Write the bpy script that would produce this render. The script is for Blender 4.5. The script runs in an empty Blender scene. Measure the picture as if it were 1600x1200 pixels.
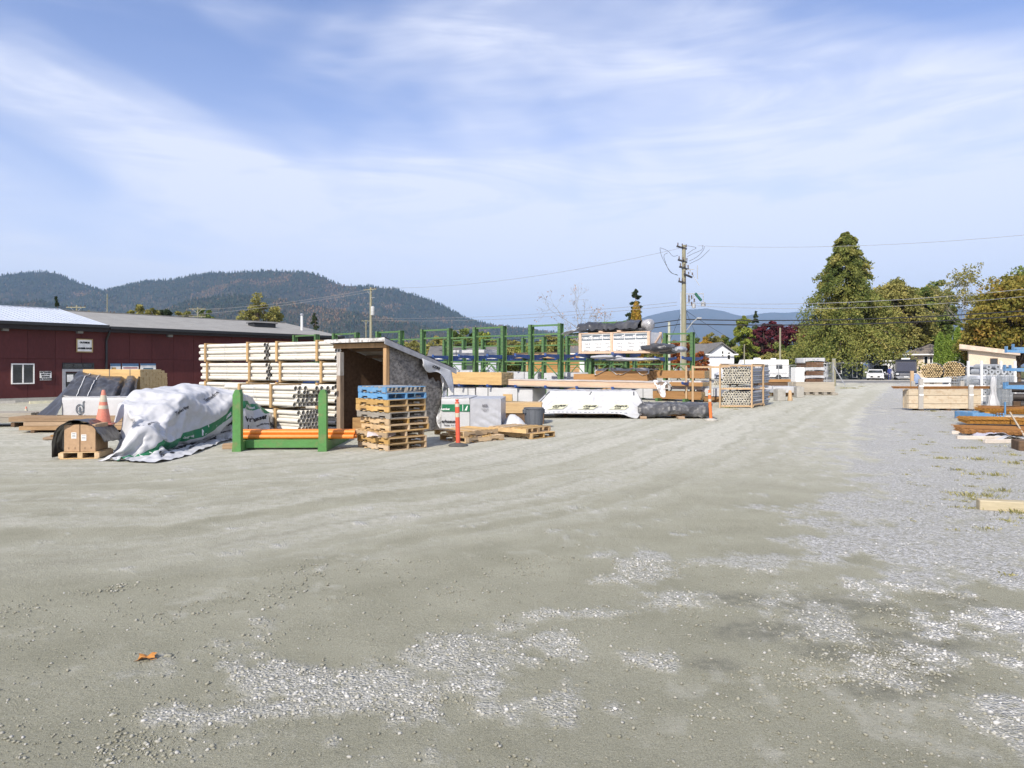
import bpy, bmesh, math, random
import numpy as np
from mathutils import Vector, Matrix

# ------------------------------------------------------------------ camera, sky, sun, exposure
scene = bpy.context.scene
COL = scene.collection
R = math.radians
F, HZ, CH = 1067.0, 573.0, 1.8          # focal length in photo pixels, horizon row, eye height in metres

cam_data = bpy.data.cameras.new("camera")
cam_data.sensor_width = 36.0
cam_data.lens = 36.0 * F / 1600.0
cam_data.shift_y = (HZ - 600.0) / 1600.0
cam_data.clip_start = 0.1
cam_data.clip_end = 40000.0
cam = bpy.data.objects.new("camera", cam_data)
cam.location = (0, 0, CH)
cam.rotation_euler = (R(90), 0, 0)
COL.objects.link(cam)
scene.camera = cam

SUN_AZ, SUN_EL = R(27), R(38)            # shadows fall away from the camera, 27 degrees to the right
sun_data = bpy.data.lights.new("sun", 'SUN')
sun_data.energy = 4.4
sun_data.angle = R(0.53)
sun_data.color = (1.0, 0.925, 0.81)
sun = bpy.data.objects.new("sun", sun_data)
to_sun = Vector((-math.sin(SUN_AZ) * math.cos(SUN_EL), -math.cos(SUN_AZ) * math.cos(SUN_EL), math.sin(SUN_EL)))
sun.rotation_euler = to_sun.to_track_quat('Z', 'Y').to_euler()
sun.location = (-40, -80, 80)
COL.objects.link(sun)

world = bpy.data.worlds.new("World")
scene.world = world
world.use_nodes = True
wt = world.node_tree
wt.nodes.clear()
def wn(t, **kw):
    n = wt.nodes.new(t)
    for k, v in kw.items():
        setattr(n, k, v)
    return n
def wmath(op, a, b=None, clamp=False):
    n = wn('ShaderNodeMath', operation=op)
    n.use_clamp = clamp
    for i, s in enumerate((a, b)):
        if s is None: continue
        if isinstance(s, (int, float)): n.inputs[i].default_value = s
        else: wt.links.new(s, n.inputs[i])
    return n.outputs[0]
sky = wn('ShaderNodeTexSky', sky_type='NISHITA')
sky.sun_disc = False
sky.sun_elevation = SUN_EL
sky.sun_rotation = math.pi + SUN_AZ
sky.altitude = 50
sky.air_density = 1.0
sky.dust_density = 0.6
sky.ozone_density = 5.0
geo = wn('ShaderNodeTexCoord')
sep = wn('ShaderNodeSeparateXYZ')
wt.links.new(geo.outputs['Generated'], sep.inputs[0])
cmb = wn('ShaderNodeCombineXYZ')                      # compass angle and height: the veil is drawn over the whole dome
wt.links.new(wmath('ARCTAN2', sep.outputs[0], sep.outputs[1]), cmb.inputs[0])
wt.links.new(wmath('MULTIPLY', sep.outputs[2], 1.25), cmb.inputs[1])
def cirrus(rot, sx, sy, off, scale, detail, dist, lo, hi):
    mp = wn('ShaderNodeMapping')
    mp.inputs['Rotation'].default_value = (0, 0, R(rot))
    mp.inputs['Scale'].default_value = (sx, sy, 1)
    mp.inputs['Location'].default_value = (off[0], off[1], 0)
    wt.links.new(cmb.outputs[0], mp.inputs[0])
    nz = wn('ShaderNodeTexNoise')
    nz.inputs['Scale'].default_value = scale
    nz.inputs['Detail'].default_value = detail
    nz.inputs['Roughness'].default_value = 0.6
    nz.inputs['Distortion'].default_value = dist
    wt.links.new(mp.outputs[0], nz.inputs[0])
    mr = wn('ShaderNodeMapRange', interpolation_type='SMOOTHSTEP')
    mr.inputs[1].default_value = lo
    mr.inputs[2].default_value = hi
    wt.links.new(nz.outputs[0], mr.inputs[0])
    return mr.outputs[0]
c_big = cirrus(24, 0.8, 1.9, (4.3, 1.15), 1.5, 4, 0.4, 0.36, 0.62)
c_fine = cirrus(30, 0.9, 4.2, (1.3, 5.2), 2.6, 10, 1.1, 0.34, 0.74)
c_wisp = cirrus(-24, 0.7, 4.0, (9.1, 2.0), 2.2, 9, 0.8, 0.5, 0.82)
cover = wmath('ADD', wmath('MULTIPLY', c_big, wmath('ADD', wmath('MULTIPLY', c_fine, 0.50), 0.42)), wmath('MULTIPLY', c_wisp, 0.2))
low = wn('ShaderNodeMapRange', interpolation_type='SMOOTHSTEP')   # thin veil low in the sky all the way round
low.inputs[1].default_value = 0.0; low.inputs[2].default_value = 0.46
low.inputs[3].default_value = 0.50; low.inputs[4].default_value = 0.0
wt.links.new(sep.outputs[2], low.inputs[0])
cover = wmath('MINIMUM', wmath('ADD', wmath('ADD', cover, 0.03), low.outputs[0]), 0.85)
mix = wn('ShaderNodeMix', data_type='RGBA')
wt.links.new(cover, mix.inputs['Factor'])
tone = wn('ShaderNodeMix', data_type='RGBA', blend_type='MULTIPLY')
tone.inputs['Factor'].default_value = 1.0
tone.inputs['B'].default_value = (1.16, 0.98, 1.06, 1)
wt.links.new(sky.outputs[0], tone.inputs['A'])
wt.links.new(tone.outputs['Result'], mix.inputs['A'])
CLOUD = mix.inputs['B']
CLOUD.default_value = (5.3, 5.45, 6.15, 1)
bg = wn('ShaderNodeBackground')
bg.inputs['Strength'].default_value = 0.15
wt.links.new(mix.outputs['Result'], bg.inputs['Color'])
wo = wn('ShaderNodeOutputWorld')
wt.links.new(bg.outputs[0], wo.inputs['Surface'])

scene.view_settings.view_transform = 'Standard'
scene.view_settings.look = 'None'
scene.view_settings.exposure = 0.36
scene.view_settings.gamma = 1.0
scene.view_settings.use_curve_mapping = False
scene.cycles.use_denoising = True
scene.cycles.max_bounces = 6
scene.cycles.diffuse_bounces = 3
scene.cycles.glossy_bounces = 3
scene.cycles.transmission_bounces = 4
scene.cycles.volume_bounces = 0
scene.cycles.transparent_max_bounces = 6
scene.cycles.caustics_reflective = False
scene.cycles.caustics_refractive = False

HAZE_D = 0.000066

# ------------------------------------------------------------------ helpers
rnd = random.Random(11)
def gy(py): return F * CH / (py - HZ)                         # distance of a ground point
def gp(px, py):
    Y = gy(py); return ((px - 800) / F * Y, Y)
def wx(px, Y): return (px - 800) / F * Y
def wz(py, Y): return CH + (HZ - py) * Y / F

def hash2(i, j, seed):
    h = (i.astype(np.int64) * 374761393 + j.astype(np.int64) * 668265263 + seed * 974634777) & 0x7fffffff
    h = ((h ^ (h >> 13)) * 1274126177) & 0x7fffffff
    h = h ^ (h >> 16)
    return (h & 0xffff) / 65535.0
def vnoise(x, y, seed=0):
    x = np.asarray(x, float); y = np.asarray(y, float)
    i = np.floor(x).astype(np.int64); j = np.floor(y).astype(np.int64)
    u = x - i; v = y - j
    u = u * u * (3 - 2 * u); v = v * v * (3 - 2 * v)
    a = hash2(i, j, seed); b = hash2(i + 1, j, seed); c = hash2(i, j + 1, seed); d = hash2(i + 1, j + 1, seed)
    return (a * (1 - u) + b * u) * (1 - v) + (c * (1 - u) + d * u) * v
def fbm(x, y, seed=0, octv=4, gain=0.5):
    s = 0; a = 1; t = 0
    for k in range(octv):
        s = s + a * vnoise(np.asarray(x) * 2 ** k, np.asarray(y) * 2 ** k, seed + 17 * k); t += a; a *= gain
    return s / t
def sstep(a, b, x):
    t = np.clip((np.asarray(x, float) - a) / (b - a), 0, 1); return t * t * (3 - 2 * t)

MATS = {}
def mat(name, col, col2=None, rough=0.8, scale=4.0, stretch=(1, 1, 1), bump=0.15, bscale=None, metal=0.0, var=0.12, spec=0.3,
        lo=0.35, hi=0.7, detail=5.0, dirt=None, dirt_amt=0.0, dirt_scale=2.0, fine=0.10, coat=0.0, trans=0.0, hue=0.0):
    """A procedural surface: two colours through stretched noise, fine grain, optional dirt, per-object variation and relief."""
    if name in MATS: return MATS[name]
    m = bpy.data.materials.new(name); m.use_nodes = True
    t = m.node_tree; b = t.nodes['Principled BSDF']
    L = t.links.new
    tc = t.nodes.new('ShaderNodeTexCoord'); oi = t.nodes.new('ShaderNodeObjectInfo')
    off = t.nodes.new('ShaderNodeVectorMath'); off.operation = 'SCALE'
    cx = t.nodes.new('ShaderNodeCombineXYZ'); cx.inputs[0].default_value = 37.0; cx.inputs[1].default_value = 19.0; cx.inputs[2].default_value = 53.0
    L(cx.outputs[0], off.inputs[0]); L(oi.outputs['Random'], off.inputs['Scale'])
    add = t.nodes.new('ShaderNodeVectorMath'); L(tc.outputs['Object'], add.inputs[0]); L(off.outputs[0], add.inputs[1])
    mp = t.nodes.new('ShaderNodeMapping'); mp.inputs['Scale'].default_value = stretch; L(add.outputs[0], mp.inputs[0])
    nz = t.nodes.new('ShaderNodeTexNoise'); nz.inputs['Scale'].default_value = scale; nz.inputs['Detail'].default_value = detail
    nz.inputs['Roughness'].default_value = 0.62
    L(mp.outputs[0], nz.inputs[0])
    mr = t.nodes.new('ShaderNodeMapRange'); mr.inputs[1].default_value = lo; mr.inputs[2].default_value = hi; L(nz.outputs[0], mr.inputs[0])
    mx = t.nodes.new('ShaderNodeMix'); mx.data_type = 'RGBA'
    c2 = col2 if col2 else tuple(c * 0.72 for c in col)
    mx.inputs['A'].default_value = (*col, 1); mx.inputs['B'].default_value = (*c2, 1)
    L(mr.outputs[0], mx.inputs['Factor'])
    out = mx.outputs['Result']
    if fine:
        n2 = t.nodes.new('ShaderNodeTexNoise'); n2.inputs['Scale'].default_value = scale * 9; n2.inputs['Detail'].default_value = 3
        L(mp.outputs[0], n2.inputs[0])
        m2 = t.nodes.new('ShaderNodeMapRange'); m2.inputs[1].default_value = 0.3; m2.inputs[2].default_value = 0.7
        m2.inputs[3].default_value = 1 - fine; m2.inputs[4].default_value = 1 + fine; L(n2.outputs[0], m2.inputs[0])
        sc = t.nodes.new('ShaderNodeVectorMath'); sc.operation = 'SCALE'; L(out, sc.inputs[0]); L(m2.outputs[0], sc.inputs['Scale']); out = sc.outputs[0]
    if dirt:
        n3 = t.nodes.new('ShaderNodeTexNoise'); n3.inputs['Scale'].default_value = dirt_scale; n3.inputs['Detail'].default_value = 7
        L(add.outputs[0], n3.inputs[0])
        m3 = t.nodes.new('ShaderNodeMapRange'); m3.inputs[1].default_value = 0.52; m3.inputs[2].default_value = 0.72
        m3.inputs[4].default_value = dirt_amt; L(n3.outputs[0], m3.inputs[0])
        x3 = t.nodes.new('ShaderNodeMix'); x3.data_type = 'RGBA'; L(m3.outputs[0], x3.inputs['Factor']); L(out, x3.inputs['A'])
        x3.inputs['B'].default_value = (*dirt, 1); out = x3.outputs['Result']
    if var or hue:
        hs = t.nodes.new('ShaderNodeHueSaturation')
        v = t.nodes.new('ShaderNodeMapRange'); v.inputs[3].default_value = 1 - var; v.inputs[4].default_value = 1 + var
        L(oi.outputs['Random'], v.inputs[0]); L(v.outputs[0], hs.inputs['Value'])
        if hue:
            hv = t.nodes.new('ShaderNodeMapRange'); hv.inputs[3].default_value = 1 - hue; hv.inputs[4].default_value = 1 + hue
            fr = t.nodes.new('ShaderNodeMath'); fr.operation = 'FRACT'
            ml = t.nodes.new('ShaderNodeMath'); ml.operation = 'MULTIPLY'; ml.inputs[1].default_value = 7.31
            L(oi.outputs['Random'], ml.inputs[0]); L(ml.outputs[0], fr.inputs[0]); L(fr.outputs[0], hv.inputs[0]); L(hv.outputs[0], hs.inputs['Saturation'])
        L(out, hs.inputs['Color']); out = hs.outputs[0]
    L(out, b.inputs['Base Color'])
    b.inputs['Roughness'].default_value = rough; b.inputs['Metallic'].default_value = metal
    b.inputs['Specular IOR Level'].default_value = spec
    if coat: b.inputs['Coat Weight'].default_value = coat; b.inputs['Coat Roughness'].default_value = 0.08
    if trans: b.inputs['Transmission Weight'].default_value = trans
    if bump:
        bp = t.nodes.new('ShaderNodeBump'); bp.inputs['Strength'].default_value = min(1, bump); bp.inputs['Distance'].default_value = 0.01
        n4 = t.nodes.new('ShaderNodeTexNoise'); n4.inputs['Scale'].default_value = bscale or scale * 5; n4.inputs['Detail'].default_value = 4
        L(mp.outputs[0], n4.inputs[0]); L(n4.outputs[0], bp.inputs['Height']); L(bp.outputs[0], b.inputs['Normal'])
    MATS[name] = m
    return m

def glass_mat(name, col=(0.02, 0.025, 0.03), rough=0.06):
    if name in MATS: return MATS[name]
    m = mat(name, col, rough=rough, bump=0.02, bscale=1.5, var=0.0, spec=0.9, fine=0.0, scale=1.0)
    return m

def tag(o, label=None, cat=None, group=None, kind=None):
    if label: o['label'] = label
    if cat: o['category'] = cat
    if group: o['group'] = group
    if kind: o['kind'] = kind
    return o
def empty(name, loc=(0, 0, 0), rz=0.0, label=None, cat=None, group=None):
    o = bpy.data.objects.new(name, None); o.empty_display_size = 0.2
    o.location = loc if len(loc) == 3 else (*loc, 0.0); o.rotation_euler = (0, 0, rz)
    COL.objects.link(o)
    return tag(o, label, cat, group)
def link(name, me, parent=None, loc=None, rot=None):
    o = bpy.data.objects.new(name, me); COL.objects.link(o)
    if parent is not None: o.parent = parent
    if loc is not None: o.location = loc
    if rot is not None: o.rotation_euler = rot
    return o
def copy_tree(o, parent=None, loc=None, rz=None):
    c = o.copy(); COL.objects.link(c); c.parent = parent
    if loc is not None: c.location = loc
    if rz is not None: c.rotation_euler = (0, 0, rz)
    for ch in list(o.children): copy_tree(ch, c)
    return c

class MB:
    """Collects shapes and links them as one mesh object."""
    def __init__(s): s.v = []; s.f = []; s.m = []
    def add(s, vs, fs, mi=0):
        n = len(s.v); s.v.extend([tuple(v) for v in vs])
        for f in fs: s.f.append(tuple(i + n for i in f)); s.m.append(mi)
        return s
    def box(s, x0, y0, z0, x1, y1, z1, mi=0, b=0.0, M=None):
        if b <= 0:
            vs = [(x0, y0, z0), (x1, y0, z0), (x1, y1, z0), (x0, y1, z0), (x0, y0, z1), (x1, y0, z1), (x1, y1, z1), (x0, y1, z1)]
            fs = [(3, 2, 1, 0), (4, 5, 6, 7), (0, 1, 5, 4), (1, 2, 6, 5), (2, 3, 7, 6), (3, 0, 4, 7)]
        else:
            vs = []; fs = []; lo = (x0, y0, z0); hi = (x1, y1, z1); idx = {}
            for sx in (0, 1):
                for sy in (0, 1):
                    for sz in (0, 1):
                        for ax in range(3):
                            p = []
                            for k, sg in enumerate((sx, sy, sz)):
                                e = hi[k] if sg else lo[k]
                                if k != ax: e += -b if sg else b
                                p.append(e)
                            idx[(sx, sy, sz, ax)] = len(vs); vs.append(tuple(p))
            def q(ax, sg):
                o = [k for k in range(3) if k != ax]
                def key(a, c):
                    t = [0, 0, 0]; t[ax] = sg; t[o[0]] = a; t[o[1]] = c; return idx[(*t, ax)]
                r = [key(0, 0), key(1, 0), key(1, 1), key(0, 1)]
                flip = (sg == 0) ^ (ax == 1)
                return tuple(reversed(r)) if flip else tuple(r)
            for ax in range(3):
                for sg in (0, 1): fs.append(q(ax, sg))
            for ax in range(3):
                o = [k for k in range(3) if k != ax]
                for a in (0, 1):
                    for c in (0, 1):
                        def kk(t_ax, face):
                            t = [0, 0, 0]; t[ax] = t_ax; t[o[0]] = a; t[o[1]] = c; return idx[(*t, face)]
                        r = (kk(0, o[0]), kk(1, o[0]), kk(1, o[1]), kk(0, o[1])); fs.append(r)
            for sx in (0, 1):
                for sy in (0, 1):
                    for sz in (0, 1): fs.append(tuple(idx[(sx, sy, sz, a)] for a in range(3)))
        if M is not None: vs = [M @ Vector(v) for v in vs]
        return s.add(vs, fs, mi)
    def bar(s, p, q, w, h, mi=0, up=(0, 0, 1), b=0.0):
        p = Vector(p); q = Vector(q); d = q - p; L = d.length; d.normalize()
        u = Vector(up)
        if abs(d.dot(u)) > 0.98: u = Vector((0, 1, 0))
        y = u.cross(d).normalized(); z = d.cross(y)
        M = Matrix((( d.x, y.x, z.x, p.x), (d.y, y.y, z.y, p.y), (d.z, y.z, z.z, p.z), (0, 0, 0, 1)))
        return s.box(0, -w / 2, -h / 2, L, w / 2, h / 2, mi, b, M)
    def tube(s, pts, r, n=8, mi=0, caps=True, closed=False):
        pts = [Vector(p) for p in pts]; k = len(pts)
        rs = r if isinstance(r, (list, tuple)) else [r] * k
        vs = []; fs = []; prev = None
        for i, p in enumerate(pts):
            d = (pts[min(i + 1, k - 1)] - pts[max(i - 1, 0)]).normalized()
            if prev is None:
                u = Vector((0, 0, 1)) if abs(d.z) < 0.9 else Vector((1, 0, 0))
                x = u.cross(d).normalized()
            else: x = (prev - d * prev.dot(d)).normalized()
            prev = x; y = d.cross(x)
            for j in range(n):
                a = 2 * math.pi * j / n; vs.append(p + (x * math.cos(a) + y * math.sin(a)) * rs[i])
        for i in range(k - 1):
            for j in range(n):
                a = i * n + j; b2 = i * n + (j + 1) % n; fs.append((a, b2, b2 + n, a + n))
        if caps: fs.append(tuple(reversed(range(n)))); fs.append(tuple((k - 1) * n + j for j in range(n)))
        return s.add(vs, fs, mi)
    def lathe(s, prof, n=16, mi=0, c=(0, 0, 0), caps=(True, True)):
        vs = []; fs = []
        for r, z in prof:
            for j in range(n):
                a = 2 * math.pi * j / n; vs.append((c[0] + r * math.cos(a), c[1] + r * math.sin(a), c[2] + z))
        for i in range(len(prof) - 1):
            for j in range(n):
                a = i * n + j; b2 = i * n + (j + 1) % n; fs.append((a, b2, b2 + n, a + n))
        if caps[0]: fs.append(tuple(reversed(range(n))))
        if caps[1]: fs.append(tuple((len(prof) - 1) * n + j for j in range(n)))
        return s.add(vs, fs, mi)
    def pipe_x(s, x0, x1, y, z, r, wall=0.008, n=14, mi=0):
        """hollow pipe along x"""
        ring = [(x0, r), (x1, r), (x1, r - wall), (x0, r - wall)]
        vs = []; fs = []
        for X, q in ring:
            for j in range(n):
                a = 2 * math.pi * j / n; vs.append((X, y + q * math.cos(a), z + q * math.sin(a)))
        for i in range(4):
            for j in range(n):
                a = i * n + j; b2 = i * n + (j + 1) % n; c = ((i + 1) % 4) * n
                fs.append((b2, a, c + j, c + (j + 1) % n))
        return s.add(vs, fs, mi)
    def prism(s, poly, a0, a1, axis='y', mi=0):
        """polygon in the two other axes, pushed along axis"""
        n = len(poly)
        def P(p, t): return (p[0], t, p[1]) if axis == 'y' else ((t, p[0], p[1]) if axis == 'x' else (p[0], p[1], t))
        vs = [P(p, a0) for p in poly] + [P(p, a1) for p in poly]
        fs = [tuple(range(n)), tuple(reversed(range(n, 2 * n)))] + [(i, i + n, (i + 1) % n + n, (i + 1) % n) for i in range(n)]
        return s.add(vs, fs, mi)
    def grid(s, fn, nu, nv, mi=0, flip=False):
        vs = [fn(i / nu, j / nv) for j in range(nv + 1) for i in range(nu + 1)]
        fs = []
        for j in range(nv):
            for i in range(nu):
                a = j * (nu + 1) + i; q = (a, a + 1, a + nu + 2, a + nu + 1)
                fs.append(tuple(reversed(q)) if flip else q)
        return s.add(vs, fs, mi)
    def mesh(s, name, mats, smooth=False, angle=35):
        me = bpy.data.meshes.new(name)
        me.from_pydata(s.v, [], s.f)
        for m in (mats if isinstance(mats, (list, tuple)) else [mats]): me.materials.append(m)
        if any(s.m): me.polygons.foreach_set('material_index', s.m)
        bm = bmesh.new(); bm.from_mesh(me); bmesh.ops.recalc_face_normals(bm, faces=bm.faces); bm.to_mesh(me); bm.free()
        if smooth:
            me.polygons.foreach_set('use_smooth', [True] * len(me.polygons)); me.set_sharp_from_angle(angle=R(angle))
        me.update()
        return me
    def build(s, name, mats, parent=None, smooth=False, loc=None, rot=None, angle=35):
        return link(name, s.mesh(name, mats, smooth, angle), parent, loc, rot)

def sheet(fn, nu, nv, name, mats, parent=None, thick=0.0, smooth=True, sub=0):
    """cloth-like open surface; keeps its own winding"""
    mb = MB().grid(fn, nu, nv)
    me = bpy.data.meshes.new(name); me.from_pydata(mb.v, [], mb.f)
    for m in (mats if isinstance(mats, (list, tuple)) else [mats]): me.materials.append(m)
    if smooth: me.polygons.foreach_set('use_smooth', [True] * len(me.polygons))
    o = link(name, me, parent)
    if sub:
        md = o.modifiers.new('sub', 'SUBSURF'); md.levels = sub; md.render_levels = sub
    if thick:
        md = o.modifiers.new('thick', 'SOLIDIFY'); md.thickness = thick; md.offset = 0
    return o

def mesh_np(name, v, f, mats, smooth=False, attr=None):
    me = bpy.data.meshes.new(name)
    v = np.ascontiguousarray(v, dtype=np.float32); f = np.ascontiguousarray(f, dtype=np.int32)
    k = f.shape[1]
    me.vertices.add(len(v)); me.vertices.foreach_set('co', v.ravel())
    me.loops.add(f.size); me.loops.foreach_set('vertex_index', f.ravel())
    me.polygons.add(len(f)); me.polygons.foreach_set('loop_start', np.arange(0, f.size, k, dtype=np.int32))
    if smooth: me.polygons.foreach_set('use_smooth', np.ones(len(f), dtype=bool))
    me.update(calc_edges=True)
    for m in (mats if isinstance(mats, (list, tuple)) else [mats]): me.materials.append(m)
    for an, av in (attr or {}).items():
        a = me.attributes.new(an, 'FLOAT', 'POINT'); a.data.foreach_set('value', np.ascontiguousarray(av, dtype=np.float32))
    return me

_txt = {}
def text_geo(body, size, bold=0.0, align='CENTER'):
    key = (body, size, bold, align)
    if key not in _txt:
        c = bpy.data.curves.new('t', 'FONT'); c.body = body; c.size = size; c.align_x = align; c.align_y = 'CENTER'; c.offset = bold; c.resolution_u = 2
        o = bpy.data.objects.new('t', c); COL.objects.link(o)
        dg = bpy.context.evaluated_depsgraph_get()
        me = bpy.data.meshes.new_from_object(o.evaluated_get(dg))
        _txt[key] = ([tuple(v.co) for v in me.vertices], [tuple(p.vertices) for p in me.polygons])
        bpy.data.objects.remove(o); bpy.data.curves.remove(c); bpy.data.meshes.remove(me)
    return _txt[key]
def text_on(mb, body, size, fn, bold=0.0, mi=0, align='CENTER'):
    """lettering mapped by fn(u, v) -> point"""
    v, f = text_geo(body, size, bold, align)
    mb.add([fn(p[0], p[1]) for p in v], f, mi)
def flat(ox, oy, oz, ux, uy, uz, vx=0, vy=0, vz=1):
    return lambda u, v: (ox + ux * u + vx * v, oy + uy * u + vy * v, oz + uz * u + vz * v)
# ------------------------------------------------------------------ ground: one sheet to the horizon
LANE = [(-40, 2.2), (-6, 2.6), (-1.8, 3.45), (0.77, 5.87), (2.8, 7.2), (5.6, 11.5), (8.1, 16.4), (14.5, 28.6), (30, 55), (50, 88)]
def lane_dist(x, y):
    """signed distance to the edge of the drive lane, positive on the loose gravel side"""
    best = np.full(np.shape(x), 1e9); sg = np.zeros(np.shape(x))
    for (x0, y0), (x1, y1) in zip(LANE[:-1], LANE[1:]):
        dx, dy = x1 - x0, y1 - y0; L2 = dx * dx + dy * dy
        t = np.clip(((x - x0) * dx + (y - y0) * dy) / L2, 0, 1)
        d = np.hypot(x - (x0 + t * dx), y - (y0 + t * dy)); s = np.sign(dy * (x - x0) - dx * (y - y0))
        m = d < best; best = np.where(m, d, best); sg = np.where(m, s, sg)
    return best * sg
def blob(x, y, px, py, wpx, hpx, rot=0):
    """soft patch centred on a spot of the yard, sized in metres from how large it lies there"""
    cx, cy = gp(px, py); Y = cy
    a = wpx * Y / F; b = hpx * Y * Y / (F * CH)
    u = (x - cx) / a; v = (y - cy) / b
    return np.exp(-(u * u + v * v))
GRAVEL = [(560, 1085, 200, 45), (400, 1050, 60, 22), (740, 1030, 90, 45), (690, 1075, 120, 30), (330, 1118, 90, 20), (830, 1110, 120, 24), (870, 1005, 40, 18),
          (990, 890, 45, 18), (960, 905, 30, 10), (1050, 938, 45, 11), (1016, 1030, 32, 14), (900, 960, 60, 9), (1180, 880, 120, 12), (1010, 870, 35, 10)]
BIGGRAVEL = [(1380, 830, 130, 50), (1480, 850, 130, 60), (1300, 850, 80, 22), (1480, 740, 130, 60), (1570, 960, 60, 60), (1560, 800, 90, 60), (1420, 690, 60, 30),
             (1600, 1050, 60, 60), (1520, 880, 100, 30), (1560, 1100, 90, 25), (1390, 770, 50, 20)]
DARK = [(1330, 950, 130, 26), (1200, 985, 120, 20), (1150, 935, 60, 14), (1420, 1000, 130, 36), (1290, 1020, 70, 18), (1120, 1040, 60, 16), (1500, 940, 90, 18), (1380, 1080, 120, 24), (1480, 1060, 60, 30)]
def ground_masks(x, y):
    d = lane_dist(x, y) + 0.6 * (fbm(x * 0.9, y * 0.9, 5, 4) - 0.5)
    r = np.hypot(x, y)
    n1 = fbm(x * 2.3, y * 2.3, 1, 5); n2 = fbm(x * 0.55, y * 0.55, 2, 4); n3 = fbm(x * 7, y * 7, 3, 4)
    g = np.zeros(np.shape(x))
    for p in GRAVEL: g = np.maximum(g, 1.15 * blob(x, y, p[0], p[1], p[2] * 1.35, p[3] * 1.35))
    for p in BIGGRAVEL: g = np.maximum(g, 0.95 * blob(x, y, *p))
    hh = y - 7.2 + 1.48 * (x - 2.8)
    right = sstep(-0.35, 0.7, d) * sstep(-0.5, 0.7, hh) * sstep(1.5, 3.0, x)
    g = np.maximum(g, 1.05 * right)
    g = np.maximum(g, 0.52 * sstep(0.2, 1.6, d) * sstep(1.2, 2.4, x) * sstep(9, 6, y))
    near = 1 - 0.45 * sstep(3.0, 2.2, x) * sstep(7.5, 6.0, y)
    n4 = fbm(x * 16, y * 16, 61, 3)
    gn = g * 0.95 + 1.5 * (n1 - 0.5) + 0.9 * (n3 - 0.5) + 0.5 * (n4 - 0.5)
    grav = sstep(0.34, 0.88, gn) * near
    dk = np.zeros(np.shape(x))
    for p in DARK: dk = np.maximum(dk, blob(x, y, *p))
    dark = sstep(0.3, 0.8, dk + 1.1 * (n1 - 0.5)) * (1 - 0.6 * grav)
    # wheel tracks follow the lane: pale dust between darker packed strips
    tr = fbm(d * 1.15 + 0.7 * n2, 0.12 * (x - y) + 0.3 * n1, 9, 5, 0.6)
    tr2 = fbm(d * 4.2 + 0.5 * n2, 0.18 * (x - y), 12, 3)
    band = 0.45 * tr + 0.55 * tr2 + 0.2 * (n1 - .5)
    tr3 = fbm(d * 8 + 0.6 * n2, 0.10 * (x - y), 14, 3)
    pale = 0.62 * sstep(0.40, 0.62, band) * sstep(-0.6, -2.5, d) * sstep(4.5, 8.5, y)
    pale = np.maximum(pale, sstep(7.5, 15, y) * (0.50 + 0.42 * sstep(0.38, 0.60, band)))
    pale = pale * (1 - 0.35 * sstep(0.54, 0.68, tr3) * sstep(-0.3, -1.2, d) * sstep(4, 8, y))
    dark = np.maximum(dark, 0.30 * sstep(0.55, 0.68, tr3) * sstep(0.46, 0.6, tr) * sstep(-0.3, -1.2, d) * sstep(4.5, 8, y))
    spk = sstep(0.62, 0.74, fbm(x * 5, y * 5, 31, 3)) * sstep(0.5, 0.62, n2) * sstep(9, 5, r)
    pale = np.maximum(pale, 0.45 * spk)
    grs = sstep(0.46, 0.70, fbm(x * 1.1, y * 1.1, 21, 4) + 0.12 * n3) * sstep(2.0, 3.5, d) * sstep(9, 11, y) * sstep(36, 22, y)
    far = sstep(64, 74, y) * 0.0 + sstep(112, 130, r)
    return grav, dark, pale, grs, far, tr2

ang_f = np.radians(np.arange(-64, 64.01, 0.24)); ang_c = np.radians(np.arange(66, 293.9, 4.0))
ang = np.concatenate([ang_f, ang_c])
rad = [0.0]; r_ = 0.03
while r_ < 1.2: rad.append(r_); r_ *= 1.6
while r_ < 160: rad.append(r_); r_ *= 1.012
while r_ < 30000: rad.append(r_); r_ *= 1.18
rad = np.array(rad[1:])
A_, R_ = np.meshgrid(ang, rad)
gx = R_ * np.sin(A_); gyy = R_ * np.cos(A_)
gm = ground_masks(gx, gyy)
hgt = (0.012 * (fbm(gx * 1.7, gyy * 1.7, 41, 4) - 0.5) + 0.012 * gm[0] * fbm(gx * 9, gyy * 9, 43, 2) + 0.012 * (gm[5] - 0.5) * (gm[2] > 0.02)) * sstep(60, 25, R_)
V_ = np.stack([gx, gyy, hgt], -1).reshape(-1, 3)
na = len(ang); nr = len(rad)
i_, j_ = np.meshgrid(np.arange(na), np.arange(nr - 1))
a_ = (j_ * na + i_).ravel(); b_ = (j_ * na + (i_ + 1) % na).ravel()
Fq = np.stack([a_, b_, b_ + na, a_ + na], -1)[:, ::-1]

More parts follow.
